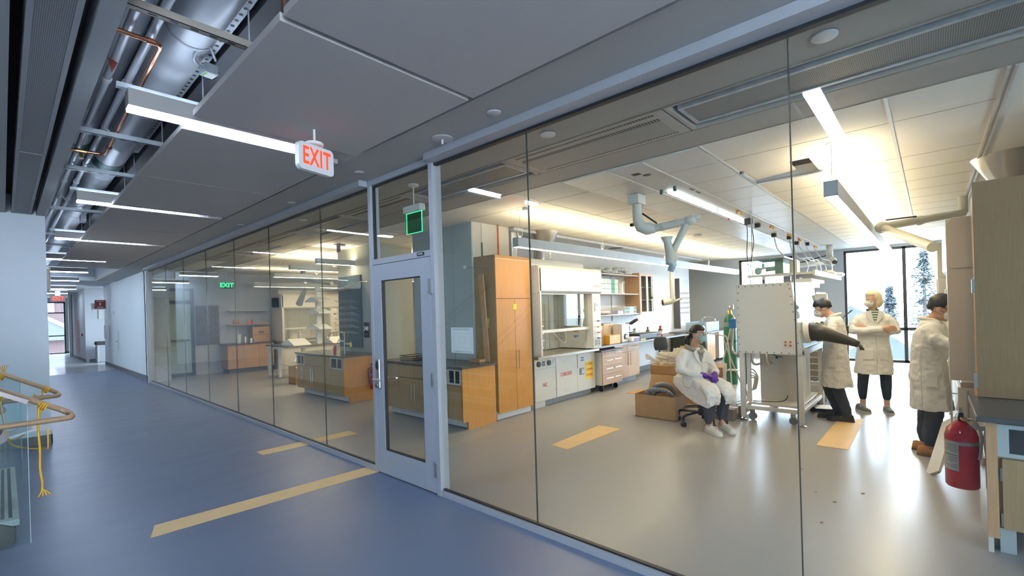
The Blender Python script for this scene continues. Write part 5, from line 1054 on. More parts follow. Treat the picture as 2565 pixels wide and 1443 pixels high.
# airlock side: blue valve, steel elbows on the far end
t = thing('vacuum_valve', 'blue vacuum valve with steel elbow tube at the left of the glove box', 'valve', (6.85, 2.1, .9))
obj('valve_body', MB().box(6.84, 6.92, 2.03, 2.11, 1.26, 1.39), BLUE, t, bevel=.005)
obj('elbow', MB().tube([(6.88, 2.07, 1.26), (6.88, 2.08, 1.1), (6.88, 2.08, .96), (6.88, 2.04, .89), (6.88, 1.99, .885)], .022, 12, 6), CHROME, t, smooth=True)
# shelf above the glove box
t = thing('overhead_shelf', 'cream shelf hung above the glove box with a glass case on it', 'shelf', (7.8, 1.4, 1.95))
obj('shelf', MB().box(7.2, 9.6, 1.15, 1.95, 1.97, 2.0).box(7.2, 9.6, 1.12, 1.15, 1.95, 2.02), CREAM, t)
obj('hanger', MB().cyl((7.3, 1.9, 2.0), (7.3, 1.9, ZC-.02), .006, seg=6), ALU, t)
t = thing('glass_case', 'greenish clear case standing on the shelf above the glove box', 'glass case', (7.8, 1.75, 2.0)); obj('case', MB().box(7.5, 8.1, 1.55, 1.92, 2.001, 2.24), glass('greenish_box_glass', (.80, .92, .90), .08), t); obj('lid', MB().box(7.48, 8.12, 1.53, 1.94, 2.24, 2.26), ALU, t)
t = thing('white_binder', 'white binders beside the glass case on the high shelf', 'binder', (8.3, 1.7, 2.0)); obj('binder', MB().box(8.14, 8.24, 1.5, 1.8, 2.001, 2.25), WHITE, t); obj('binder', MB().box(8.25, 8.36, 1.5, 1.8, 2.001, 2.24), PAPERW, t)
o = obj('plastic_wrap', MB().sph((9.2, 1.25, 2.055), 1, (.35, .12, .05), seg=14), mat('clear_wrap', (.72, .72, .76), .2), smooth='all')
for v in o.data.vertices: v.co += V([random.uniform(-.02, .02) for _ in range(3)])
tag(o, 'crumpled clear plastic at the end of the shelf above the glove box', 'plastic wrap')
# second glove box / rack behind it
t = thing('equipment_rack', 'grey perforated equipment rack on a wheeled frame behind the glove box', 'rack', (8.7, 1.7, 0))
obj('frame', MB().box(8.55, 8.59, 1.22, 1.26, .05, .95).box(9.3, 9.34, 1.22, 1.26, .05, .95).box(8.59, 9.3, 1.22, 1.26, .30, .34).box(8.59, 9.3, 1.22, 1.26, .90, .95).box(8.55, 8.59, 1.26, 2.0, .30, .34), WE, t)
obj('panel', MB().box(8.52, 8.55, 1.30, 1.62, .36, .92), perf('rack_mesh', (.33, .31, .28), (.15, .14, .13), .01), t)
for k in range(5): obj('rib', MB().box(8.512, 8.52, 1.31, 1.61, .42+k*.1, .435+k*.1), WHITE, t)
obj('pump', MB().box(8.5, 8.8, 1.28, 1.6, .14, .30), mat('pump_pale', (.60, .62, .60), .4), t, bevel=.01); obj('castor', MB().cyl((8.5, 1.4, .06), (8.54, 1.4, .06), .06, seg=16), BLACKR, t, smooth=True); obj('levelling_foot', MB().cyl((8.57, 1.24, 0), (8.57, 1.24, .02), .045, seg=16), STEEL, t)
t = thing('second_glove_box', 'white cabinet with a small blue screen behind the glove box window', 'glove box', (9.3, 1.5, .95)); obj('body', MB().box(8.7, 9.6, 1.35, 2.0, .96, 1.75), WE, t); obj('screen_case', MB().box(8.64, 8.70, 1.20, 1.36, 1.45, 1.72), WE, t); obj('screen', MB().box(8.63, 8.64, 1.22, 1.30, 1.55, 1.66), emis('small_screen', (.10, .22, .30), 1.0), t)
tag(obj('black_tray', MB().box(7.9, 8.55, 1.05, 1.34, 0.002, .06), BLACK, bevel=.01), 'black foot tray lying on the floor by the glove box leg', 'tray'); tag(obj('paper_sheet', MB().obox((8.0, 1.2, .0635), (.3, .22, .003), eul=(0, 0, .3)), PAPERW), 'white sheet lying on the black foot tray', 'paper sheet')
# cables on the floor
def cable(L, pts, r=.006, m=BLACK, nm='floor_cable'): return tag(obj(nm, MB().tube(pts, r, 6, 6), m, smooth=True), L, 'cable')
cable('black cable loop on the floor left of the glove box frame', [(7.6, 2.3, .008), (7.2, 2.35, .01), (6.95, 2.22, .05), (6.9, 2.1, .012), (7.0, 2.03, .008), (7.3, 2.05, .01)])
cable('tangled black cords lying behind the glove box frame', [(7.2, 2.05, .01), (7.6, 2.2, .02), (7.9, 2.1, .03), (7.7, 2.3, .02), (7.4, 2.15, .04), (7.9, 2.35, .02), (8.3, 2.2, .02)])
for i in range(4):
    a = i*.06
    tag(obj('white_tube', MB().tube([(7.25+a, 2.02, .02), (7.15+a, 2.05, .25+a), (7.28+a, 2.0, .48+a*.8), (7.42+a, 1.95, .50), (7.5+a, 2.0, .3)], .011, 8, 6), HOSE, smooth=True), 'white loose tubing curling behind the glove box legs', 'hose', 'white tubing behind the glove box')
tag(obj('blue_lead', MB().tube([(7.2, 2.0, .92), (7.2, 2.0, .5), (7.2, 2.02, .25), (7.1, 2.05, .12), (7.15, 2.1, .01)], .008, 6, 6), BLUE, smooth=True), 'dark blue cord hanging between the left frame legs', 'cable')
# gas cylinder with strap, step ladder frame
t = thing('gas_cylinder', 'tall green gas cylinder with brass valve behind the glove box', 'gas cylinder', (9.8, 3.0, 0))
GC = mat('cylinder_green', (.03, .18, .10), .35)
obj('tank', MB().lathe([(0, 0), (.115, 0), (.12, .03), (.12, 1.22), (.10, 1.32), (.06, 1.38), (.045, 1.40), (0, 1.40)], (9.8, 3.0, 0), 28), GC, t, smooth=True)
obj('neck', MB().lathe([(.05, 1.38), (.05, 1.44), (.03, 1.47), (0, 1.47)], (9.8, 3.0, 0), 14), BRASS, t, smooth=True); obj('regulator', MB().sph((9.78, 2.97, 1.53), .035, seg=10).cyl((9.8, 3.0, 1.46), (9.8, 3.0, 1.56), .015, seg=8).cyl((9.76, 2.93, 1.50), (9.76, 2.93, 1.58), .025, seg=10), CHROME, t, smooth=True)
obj('strap', MB().lathe([(.122, .84), (.124, .84), (.124, .88), (.122, .88)], (9.8, 3.0, 0), 28), BLACK, t); obj('label', MB().lathe([(.1205, 1.15), (.1205, 1.24)], (9.8, 3.0, 0), 28), mat('pale_label_green', (.25, .38, .28), .5), t)
t = thing('step_ladder', 'white folding step ladder leaning behind the seated person', 'ladder', (8.9, 2.9, 0))
LW = mat('ladder_white', (.70, .68, .64), .4)
obj('rail', MB().tube([(8.85, 2.7, .0), (8.95, 2.78, .9), (8.98, 2.9, 1.02), (9.0, 3.12, 1.06)], .014, 8, 4), LW, t, smooth=True); obj('rail', MB().tube([(9.05, 2.55, 0), (8.98, 2.75, .6), (8.95, 2.85, .95)], .014, 8, 3), LW, t, smooth=True)
obj('rail', MB().tube([(8.9, 3.0, 0), (8.97, 2.82, .8), (9.0, 2.7, 1.35)], .012, 8, 3), LW, t, smooth=True); obj('step', MB().box(8.9, 9.05, 2.62, 2.8, .38, .40), LW, t); obj('foot_cap', MB().cyl((9.05, 2.55, 0), (9.05, 2.55, .03), .02, seg=8), BLACKR, t)
# ---- boxes by the chair
def openbox(name, L, x0, x1, y0, y1, h, flaps, rz, c):
    """axis-aligned around the origin; then turned and placed"""
    t = thing(name, L, 'box', (0, 0, 0)); th = .006
    obj('carton', MB().box(x0, x1, y0, y0+th, 0, h).box(x0, x1, y1-th, y1, 0, h).box(x0, x0+th, y0+th, y1-th, 0, h).box(x1-th, x1, y0+th, y1-th, 0, h).box(x0, x1, y0, y1, 0, th), CARD, t)
    for side, ang, ln in flaps:
        ca, sa = math.cos(ang)*ln, math.sin(ang)*ln
        if side == 'y0': P = [(x0, y0, h), (x1, y0, h), (x1-.02, y0-ca, h+sa), (x0+.02, y0-ca, h+sa)]
        if side == 'y1': P = [(x0, y1, h), (x1, y1, h), (x1-.02, y1+ca, h+sa), (x0+.02, y1+ca, h+sa)]
        if side == 'x0': P = [(x0, y0, h), (x0, y1, h), (x0-ca, y1-.02, h+sa), (x0-ca, y0+.02, h+sa)]
        if side == 'x1': P = [(x1, y0, h), (x1, y1, h), (x1+ca, y1-.02, h+sa), (x1+ca, y0+.02, h+sa)]
        m = MB(); P = [V(p) for p in P]; n = (P[1]-P[0]).cross(P[3]-P[0]).normalized()*.004
        m._m(P+[p+n for p in P], [(0, 1, 2, 3), (7, 6, 5, 4), (0, 4, 5, 1), (1, 5, 6, 2), (2, 6, 7, 3), (3, 7, 4, 0)]); obj('flap', m, mat('pale_cardboard', (.52, .32, .15), .8), t)
    t.location = c; t.rotation_euler = (0, 0, rz); return t
openbox('open_cardboard_box', 'open cardboard box full of grey corrugated hose beside the chair', -.30, .30, -.22, .22, .33, [('x0', -.1, .16), ('y1', 1.2, .24), ('x1', 1.3, .12)], 0, (0, 0, 0)).name
bx = [o for o in bpy.data.objects if o.name == 'open_cardboard_box'][0]
# long side runs from (6.20, 3.12) to (6.16, 2.57): turn so that +x looks along -y
bx.location = (6.42, 2.94, 0); bx.rotation_euler = (0, 0, math.radians(-90)); 
# rebuild its proportions: long side along world y
HG = mat('grey_corrugated_hose', (.22, .22, .23), .4)
def ribbed(pts, r, m=HG, L=None, seg=12, n=16):
    P = spline([V(p) for p in pts], n); k = len(P); 
    mb = MB(); R = []; up = V((0, 0, 1))
    for i, p in enumerate(P):
        d = (P[min(i+1, k-1)]-P[max(i-1, 0)]).normalized(); u = d.cross(up)
        if u.length < .05: u = V((1, 0, 0))
        u.normalize(); w = u.cross(d).normalized(); q = r*(1.0 if i % 2 else .84)
        R.append([mb.bm.verts.new(p+u*math.cos(a)*q+w*math.sin(a)*q) for a in [2*PI*j/seg for j in range(seg)]])
    mb.skinrings(R); return tag(obj('corrugated_hose', mb, m), L, 'hose', None)
ribbed([(6.30, 3.13, .20), (6.28, 3.08, .36), (6.30, 2.94, .40), (6.34, 2.79, .36), (6.38, 2.70, .25)], .035, L='ribbed grey hose coiled at the front of the open box', n=22)
tag(obj('smooth_hose', MB().tube([(6.45, 3.12, .25), (6.42, 3.04, .41), (6.45, 2.92, .45), (6.48, 2.80, .40), (6.5, 2.72, .25)], .04, 12, 8), HG, smooth=True), 'thick smooth grey hose arching highest in the open box', 'hose')
ribbed([(6.36, 3.08, .2), (6.36, 3.0, .34), (6.38, 2.88, .37), (6.42, 2.78, .32), (6.42, 2.72, .2)], .03, mat('dark_ribbed_hose', (.10, .10, .11), .4), 'dark ribbed hose between the two grey ones in the open box', n=22)
t = cbox('strapped_box', 'closed brown box with a yellow strap behind the chair, plastic on top', -.55, .55, -.3, .3, 0, .60, CARD, tape=CARD)
obj('strap', MB().box(-.30, -.28, -.303, .303, .0, .603).box(-.30, -.28, -.303, -.3, 0, .6), YELLOW, t); obj('lid_edge', MB().box(-.56, .56, -.31, .31, .46, .607), CARD, t, bevel=.004)
t.location = (7.75, 3.05, 0); t.rotation_euler = (0, 0, math.radians(-78))
random.seed(11)
m = MB(); bmesh.ops.create_icosphere(m.bm, subdivisions=6, radius=1)
for v in m.bm.verts:
    n = noise.noise(v.co*2.1)*.55+noise.noise(v.co*22)*.07+noise.noise(v.co*5)*.28+noise.noise(v.co*11)*.12
    v.co = V((7.70+v.co.x*.20*(1+n), 3.16+v.co.y*.42*(1+n*.8), .66+max(-.05, v.co.z*.15*(1+n*1.8))))
FILM = mat('crumpled_plastic_film', (.80, .76, .68), .15, bump=.5, scale=30, alpha=.5)
tag(obj('plastic_film', m, FILM, smooth='all'), 'crumpled clear plastic film heaped on the strapped brown box', 'plastic film')
tag(obj('film_tail', MB().tube([(7.5, 3.45, .66), (7.42, 3.50, .68), (7.34, 3.55, .74), (7.30, 3.58, .75)], .04, 10, 3, rr=lambda f: .02+.035*f), FILM), 'loose end of clear film sticking out left of the heap', 'plastic film')
cbox('small_grey_box', 'low dark box on the floor behind the chair castors', 6.65, 7.0, 2.02, 2.3, 0.0, .16, mat('grey_brown_card', (.20, .17, .15), .8))
tag(obj('wooden_board', MB().obox((10.9, 4.3, .33), (.02, .42, .62), eul=(0, .25, 0)), PLYW), 'wooden panel leaning below the end of the long worktop', 'board')
tag(obj('dark_bottle', MB().cyl((11.0, 4.1, .55), (11.0, 4.1, .80), .05, seg=14).cyl((11.0, 4.1, 0), (11.0, 4.1, .55), .03, seg=10), BLACKR), 'black cylinder standing beside the leaning wooden panel', 'cylinder')

# ---- stools / lab chairs
FAB = mat('charcoal_vinyl', (.028, .028, .03), .5, bump=.05, scale=80)
def labchair(label, ring=True):
    t = thing('lab_chair', label, 'chair', (0, 0, 0), 'black lab chairs')
    obj('seat', MB().loft([((0, 0, .50), .20, .19), ((0, 0, .505), .225, .215), ((0, 0, .535), .235, .225), ((0, 0, .56), .22, .21), ((0, 0, .565), .17, .16)], 24), FAB, t, smooth=True)
    mb = MB(); 
    for z, w in ((.66, .13), (.68, .17), (.78, .19), (.88, .18), (.93, .14), (.945, .09)):
        pass
    R = []
    for z, w, d in ((.655, .10, .015), (.66, .15, .03), (.72, .18, .036), (.80, .185, .036), (.88, .17, .034), (.93, .13, .028), (.94, .08, .015)):
        R.append([mb.bm.verts.new((math.cos(a)*w, -.25-.03*(z-.66)+.10*(math.cos(a)*w)**2*6+math.sin(a)*d, z)) for a in [2*PI*k/24 for k in range(24)]])
    mb.skinrings(R); obj('backrest', mb, FAB, t, smooth=True)
    obj('back_bar', MB().tube([(0, -.05, .49), (0, -.22, .48), (0, -.285, .55), (0, -.29, .80)], .018, 8, 4), BLACK, t, smooth=True)
    obj('mechanism', MB().box(-.07, .07, -.12, .10, .455, .50), BLACK, t, bevel=.008); obj('lever', MB().cyl((.05, 0, .47), (.22, .02, .46), .007, seg=8), BLACK, t)
    obj('gas_lift', MB().cyl((0, 0, .12), (0, 0, .30), .032, seg=14).cyl((0, 0, .30), (0, 0, .46), .018, seg=12), BLACK, t, smooth=True)
    for k in range(5):
        a = 2*PI*k/5+.3; c, s = math.cos(a), math.sin(a)
        l = obj('leg', MB().tube([(0.02*c, .02*s, .16), (.14*c, .14*s, .155), (.27*c, .27*s, .145), (.31*c, .31*s, .12), (.31*c, .31*s, .075)], .017, 8, 3), BLACK, t, smooth=True)
        obj('castor', MB().cyl((.31*c-.022*s, .31*s+.022*c, .032), (.31*c+.022*s, .31*s-.022*c, .032), .032, seg=14), BLACKR, l, smooth=True)
    if ring:
        obj('foot_ring', MB().tube([(.215*math.cos(a), .215*math.sin(a), .20) for a in [2*PI*k/24 for k in range(24)]], .011, 8, closed=True), BLACK, t, smooth=True)
        for k in range(4):
            a = PI/4+PI/2*k; obj('spoke', MB().cyl((.03*math.cos(a), .03*math.sin(a), .22), (.215*math.cos(a), .215*math.sin(a), .20), .008, seg=6), BLACK, t)
    return t
ch = labchair('black lab chair with foot ring under the seated person'); ch.location = (6.29, 2.33, 0); ch.rotation_euler = (0, 0, math.radians(140))
dup(ch, (9.35, 4.1, 0), math.radians(150), 'empty black lab chair pushed to the worktop beside the maple cabinet')
dup(ch, (10.9, 1.55, 0), math.radians(60), 'black chair mostly hidden between the two standing people')
t = thing('brown_carton', 'brown carton on the floor behind the woman with crossed arms', 'box', (11.6, 1.3, 0)); obj('carton', MB().box(11.4, 11.8, 1.35, 1.75, 0, .45), CARD, t)
tag(obj('monitor_back', MB().box(11.2, 11.26, 1.0, 1.75, .95, 1.1).box(11.2, 11.26, 1.35, 1.45, .0, .95), BLACK), 'dark equipment stand behind the standing pair by the window', 'equipment stand')
# ---- snorkel exhaust arms
SN = mat('snorkel_cream', (.62, .63, .57), .4)
def joint(p, q, r, par): return obj('joint', MB().cyl(p, q, r, seg=18).sph(p, r*.98, seg=14).sph(q, r*.98, seg=14), SN, par, smooth='all')
t = thing('snorkel_arm', 'jointed cream fume extraction arm hanging from the glossy ceiling panel', 'fume extraction arm', (5.18, 2.62, ZC-.02))
P0 = V((5.18, 2.60, ZC-.02)); 
obj('mount', MB().box(5.08, 5.28, 2.54, 2.68, ZC-.13, ZC-.018), SN, t, bevel=.004)
obj('elbow', fromrings([(5.18, 2.61, 2.84), (5.18, 2.61, 2.74), (5.18, 2.60, 2.64), (5.19, 2.57, 2.565), (5.22, 2.50, 2.53), (5.25, 2.42, 2.53)], [.055, .055, .062, .072, .075, .055]), SN, t, smooth=True)
obj('upper_tube', MB().cyl((5.25, 2.42, 2.53), (5.30, 2.06, 2.57), .046, seg=18), SN, t, smooth=True)
obj('collar', MB().cyl((5.26, 2.33, 2.54), (5.263, 2.315, 2.542), .053, seg=18).cyl((5.28, 2.17, 2.56), (5.283, 2.155, 2.562), .053, seg=18), SN, t, smooth=True)
obj('elbow_knob', MB().sph((5.30, 2.02, 2.575), .062, (1, 1.2, 1), seg=14).cyl((5.30, 2.0, 2.575), (5.31, 1.90, 2.60), .03, seg=12), SN, t, smooth='all')
obj('lower_tube', MB().cyl((5.30, 2.05, 2.55), (5.28, 2.22, 2.24), .040, seg=18), SN, t, smooth=True)
obj('nozzle_joint', fromrings([(5.26, 2.28, 2.41), (5.26, 2.28, 2.39), (5.26, 2.275, 2.35), (5.26, 2.26, 2.28), (5.26, 2.24, 2.20), (5.26, 2.23, 2.15), (5.26, 2.25, 2.10)], [.07, .062, .045, .050, .062, .070, .055]), SN, t, smooth=True)
obj('hood_flap', fromrings([(5.26, 2.25, 2.12), (5.26, 2.22, 2.07), (5.26, 2.25, 2.0)], [.06, .045, (.01, .04)]), mat('blue_grey_flap', (.35, .48, .55), .3), t, smooth=True)
obj('gas_spring', MB().cyl((5.20, 2.55, 2.72), (5.22, 2.38, 2.58), .010, seg=8), BLACK, t)
obj('hinge_knob', MB().cyl((5.18, 2.66, 2.60), (5.18, 2.70, 2.60), .02, seg=10), BLACK, t)
t = thing('snorkel_arm', 'cream extraction arm reaching from the far right row below the pendant', 'fume extraction arm', (8.6, .3, 2.5))
obj('upper_tube', MB().cyl((7.9, .45, 2.57), (8.75, -.35, 2.74), .05, seg=16), SN, t, smooth=True); obj('lower_tube', MB().cyl((7.9, .45, 2.55), (6.65, -.03, 2.14), .055, seg=16), SN, t, smooth=True)
obj('elbow_knob', MB().sph((7.88, .46, 2.56), .08, seg=14), SN, t, smooth='all'); obj('collar', MB().cyl((8.27, .10, 2.643), (8.30, .075, 2.648), .062, seg=16), SN, t, smooth=True); obj('gas_spring', MB().cyl((7.95, .42, 2.66), (8.25, .12, 2.70), .010, seg=8), BLACK, t); obj('column', MB().cyl((8.75, -.35, 2.74), (8.75, -.35, ZC-.003), .05, seg=14), SN, t, smooth=True)
t = thing('snorkel_arm', 'hanging vertical extraction arm ending in a round nozzle by the white board', 'fume extraction arm', (10.2, 4.3, 2.4))
obj('tube', MB().cyl((10.2, 4.33, ZC), (10.2, 4.33, 1.78), .05, seg=16), SN, t, smooth=True); obj('bend', fromrings([(10.2, 4.33, 1.80), (10.2, 4.33, 1.74), (10.19, 4.36, 1.70), (10.15, 4.42, 1.69)], [.055, .065, .07, .06]), SN, t, smooth=True)
obj('nozzle', MB().cyl((10.17, 4.36, 1.70), (10.05, 4.50, 1.68), .07, .08, seg=20), SN, t, smooth=True); obj('opening', MB().cyl((10.052, 4.498, 1.68), (10.045, 4.505, 1.68), .06, seg=20), BLACK, t); obj('bracket', MB().cyl((10.2, 4.3, 1.70), (10.3, 4.15, 1.76), .025, seg=10), SN, t)
t = thing('snorkel_arm', 'extraction arm mounted by the far window pier, its tube slanting left', 'fume extraction arm', (13.5, 1.9, 2.6))
obj('mount', MB().cyl((13.4, 1.78, ZC-.022), (13.4, 1.78, 2.6), .07, seg=14).sph((13.4, 1.76, 2.56), .12, seg=14), SN, t, smooth='all'); obj('tube', MB().cyl((13.4, 1.8, 2.55), (12.4, 3.1, 2.40), .06, seg=14).sph((12.4, 3.1, 2.38), .09, seg=12), SN, t, smooth='all'); obj('gas_spring', MB().cyl((13.4, 1.85, 2.70), (12.9, 2.5, 2.50), .014, seg=8), BLACK, t); obj('knob', MB().cyl((13.3, 1.68, 2.52), (13.25, 1.66, 2.52), .05, seg=12), BLACK, t)
tag(obj('leaning_rod', MB().cyl((13.2, 1.35, 1.38), (13.2, 1.50, 1.24), .014, seg=8).cyl((13.2, 1.50, 1.24), (13.2, 2.2, 0), .007, seg=8), BLACK), 'thin black handled rod leaning at the window frame behind the first standing person', 'rod')
tag(obj('shelf_bag', MB().sph((9.9, 1.2, 2.06), 1, (.25, .1, .045), seg=10), mat('clear_wrap', (.72, .72, .76), .2)), 'small yellow marked bag on the far end of the high shelf', 'bag')
# ================================================================== SECOND LAB CONTENTS
t = thing('lab_table', 'white framed lab table with dark top behind the olive bench', 'table', (5.6, 12.9, 0))
obj('tabletop', MB().box(4.78, 7.6, 11.9, 13.4, .83, .86), EPOXY, t)
for x, y in ((4.85, 12.65), (5.5, 12.75), (4.85, 13.35), (7.5, 12.65)): obj('leg', MB().box(x-.035, x+.035, y-.035, y+.035, .04, .83), WE, t); obj('foot', MB().cyl((x, y, 0), (x, y, .04), .05, seg=12), STEEL, t)
obj('frame', MB().box(4.85, 7.5, 12.62, 12.68, .76, .83).box(4.82, 4.88, 12.68, 13.35, .76, .83), WE, t)
t = thing('service_column', 'white slotted column with pale shelves rising over the second lab table', 'column', (5.8, 12.4, .86))
obj('post', MB().box(5.74, 5.86, 12.36, 12.46, .861, 2.4), mat('pale_post', (.62, .66, .68), .4), t)
for z in (1.28, 1.70, 2.02): obj('shelf', MB().prism([(12.0, z), (12.36, z+.10), (12.46, z+.10), (12.82, z), (12.82, z-.03), (12.0, z-.03)], 'x', 5.62, 5.98), mat('pale_shelf', (.55, .60, .62), .5), t)
openbox('open_cardboard_box', 'open carton with white tissue on the floor by the second lab table', -.25, .25, -.2, .2, .42, [('x0', .3, .2), ('y0', -.5, .2), ('x1', -.4, .2)], 0, (4.85, 11.3, 0))
m = MB(); bmesh.ops.create_icosphere(m.bm, subdivisions=3, radius=1)
for v in m.bm.verts:
    n = noise.noise(v.co*3)*.6; v.co = V((4.85+v.co.x*.14*(1+n), 11.3+v.co.y*.12*(1+n), .50+v.co.z*.13*(1+n)))
tag(obj('tissue_paper', m, PAPERW), 'crumpled white tissue sticking out of the open carton in the second lab', 'tissue')
t = thing('base_cabinets', 'row of maple base cabinets along the back of the second lab', 'cabinet', (5.1, 15.4, 0))
obj('body', MB().box(4.35, 5.62, 15.1, 15.7, .13, .83), WOODP, t); obj('base_plinth', MB().box(4.4, 5.6, 15.16, 15.7, 0, .13), RUBBERB, t); obj('countertop', MB().box(4.3, 5.66, 15.04, 15.72, .83, .86), EPOXY, t)
for k, (a, b) in enumerate(((4.35, 4.78), (4.78, 5.2), (5.2, 5.62))): drawer(t, '-y', 15.1, a, b, .66, .82, WOODP, [(a+.1, b-.1)] if k == 2 else []); door(t, '-y', 15.1, a, b, .13, .655, WOODP, (a+.06 if k else b-.06), (.3, .6))
t = thing('fume_hood', 'lit fume hood with a white bucket inside, far back in the second lab', 'fume hood', (6.5, 15, .86)); fumehood(t, 5.70, 7.5, 14.72, 1, True)
tag(obj('hood_cabinet', MB().box(5.72, 7.45, 14.8, 15.5, .0, .80), CREAM), 'white base cabinet under the far second lab hood', 'cabinet')
tag(obj('plastic_bucket', MB().lathe([(0, 0), (.13, 0), (.15, .34), (.16, .345), (.16, .38), (0, .38)], (6.15, 14.95, .847)), CREAM, smooth=True), 'cream plastic bucket standing inside the far fume hood', 'bucket')
bottle(6.4, 15.0, .847, .06, .3, CREAM, WHITE, 'cream bottle beside the bucket in the far fume hood')
for i, (x, y) in enumerate(((5.0, 10.2), (5.35, 10.1), (5.9, 10.4))):
    pass
tag(obj('binder_stack', MB().prism([(12.1, .861), (12.9, .861), (12.9, .90), (12.5, 1.02)], 'x', 5.0, 5.45), PAPERW), 'sloped white folders on the second lab table, left', 'folder'); tag(obj('binder_stack', MB().prism([(12.0, .861), (12.8, .861), (12.8, .90), (12.4, 1.02)], 'x', 6.0, 6.4), PAPERW), 'sloped white folders on the second lab table, right of the column', 'folder')
t = thing('wooden_chest', 'maple drawer chest on the far cabinets of the second lab', 'chest', (5.35, 15.4, .862)); obj('body', MB().box(5.10, 5.60, 15.3, 15.65, .862, 1.33), WOODP, t); obj('handle', MB().box(5.28, 5.42, 15.285, 15.3, 1.14, 1.19), DKGREY, t); obj('seam', MB().box(5.11, 5.59, 15.298, 15.3, 1.08, 1.09), DARK, t)
tag(obj('towel_roll', MB().cyl((4.72, 15.3, .862), (4.72, 15.3, 1.12), .06, seg=16), PAPERW, smooth=True), 'white paper roll standing on the far cabinets', 'paper roll')
for i, x in enumerate((4.86, 5.02)): tag(obj('steel_canister', MB().cyl((x+.0, 15.2, .862), (x+.0, 15.2, 1.0+.06*(1-i)), .07, seg=14), STEEL, smooth=True), ('taller' if not i else 'shorter')+' metal canister between the paper roll and the chest', 'canister')
t = thing('far_shelves', 'wall shelves with small glassware above the far cabinets', 'shelf', (5.1, 15.6, 1.4)); obj('shelf', MB().box(4.5, 5.6, 15.35, 15.72, 1.40, 1.43), WOODP, t); obj('shelf', MB().box(4.5, 5.6, 15.35, 15.72, 1.82, 1.85), GREYW, t)
for x, c in ((4.65, RED), (4.78, ORANGE), (5.05, ORANGE), (5.15, RED)): tag(obj('small_flask', MB().lathe([(0, 0), (.035, 0), (.012, .10), (.02, .13), (0, .13)], (x, 15.5, 1.432)), c, smooth=True), 'tiny coloured flask on the lower far wall shelf', 'flask', 'coloured flasks on the far shelf')
t = thing('drying_rack_board', 'brown drying board with pale pegs at the far end of the second lab', 'peg board', (4.2, 15.6, 1)); obj('board', MB().box(3.75, 4.32, 15.68, 15.74, .86, 2.0), mat('brown_board', (.10, .08, .06), .3), t)
for k in range(4):
    for j in range(4): obj('peg', MB().cyl((3.85+.13*k, 15.68, 1.1+.2*j), (3.90+.13*k, 15.55, 1.2+.2*j), .007, seg=6), PEGM, t)
# dark framed glazed door at the end
dd = MB().box(2.95, 3.0, 15.70, 15.74, 0, 2.5).box(3.62, 3.70, 15.68, 15.74, 0, 2.5).box(3.0, 3.62, 15.70, 15.74, 2.05, 2.15).box(3.0, 3.62, 15.70, 15.74, 2.42, 2.5).box(3.0, 3.62, 15.70, 15.74, 0, .1)
d = struct('door_2', dd, MUL, at=(3.3, 15.7, 0)); obj('pane', MB().box(3.0, 3.62, 15.715, 15.725, .1, 2.42), mat('frosted_daylight_glass', (.55, .72, .74), .3), d); obj('handle', MB().box(3.05, 3.57, 15.62, 15.66, 1.0, 1.05), DKGREY, d)
t = thing('exit_sign', 'green lettered exit sign hanging in the second lab', 'exit sign', (4.3, 14.8, 2.45)); obj('plate', MB().box(4.12, 4.46, 14.79, 14.80, 2.46, 2.64), glass('green_sign_glass', (0.25, 0.62, 0.42), 0.06), t); text('lettering', 'EXIT', GRN, .17, (4.29, 14.785, 2.55), (1, 0, 0), (0, 0, 1), t, weight=.003); obj('rod', MB().cyl((4.29, 14.8, 2.64), (4.29, 14.8, ZC), .008, seg=6), WHITE, t)
t = thing('snorkel_arm', 'dark blue grey extraction arm over the second lab table', 'fume extraction arm', (5.5, 11.5, 2.3)); SB = mat('blue_grey_plastic', (.25, .30, .30), .4)  # darker, bluer plastic than the cream arms
obj('tube', MB().cyl((5.5, 12.6, ZC), (5.5, 12.6, 2.62), .06, seg=12).cyl((5.5, 12.6, 2.6), (5.6, 11.2, 2.42), .05, seg=12), SB, t, smooth=True); obj('lower_tube', MB().cyl((5.5, 12.5, 2.35), (5.5, 12.9, 1.95), .05, .09, seg=12), SB, t, smooth=True); obj('gas_spring', MB().cyl((5.5, 12.55, 2.7), (5.5, 12.0, 2.6), .012, seg=6), BLACK, t)
# ================================================================== CORRIDOR THINGS
t = thing('waste_bin', 'grey rectangular waste bin with black liner in the far recess', 'waste bin', (2.8, 24.9, 0))
obj('bin', MB().loft([((2.78, 24.9, 0), .24, .19), ((2.78, 24.9, .02), .25, .20), ((2.78, 24.9, .68), .29, .23), ((2.78, 24.9, .70), .29, .23)], 4) if False else MB().box(2.50, 3.08, 24.7, 25.1, 0, .72), mat('bin_grey', (.27, .28, .29), .5), t, bevel=.02)
obj('liner', MB().box(2.47, 3.11, 24.67, 25.13, .70, .84), BLACKR, t, bevel=.03); obj('seam', MB().box(2.54, 2.56, 24.69, 24.70, .02, .68).box(3.02, 3.04, 24.69, 24.70, .02, .68), GREYW, t)
t = thing('fire_alarm_sign', 'dark red fire extinguisher sign projecting from the pale wall', 'sign', (2.5, 23.0, 2.1))
obj('plate', MB().box(2.30, 2.60, 22.9, 22.92, 2.12, 2.44), mat('sign_dark_red', (.28, .015, .02), .4), t); obj('pictogram', MB().box(2.43, 2.47, 22.89, 22.9, 2.24, 2.34).box(2.35, 2.55, 22.89, 22.9, 2.385, 2.40).box(2.36, 2.54, 22.89, 22.9, 2.15, 2.165).box(2.38, 2.52, 22.89, 22.9, 2.18, 2.19), PAPERW, t)
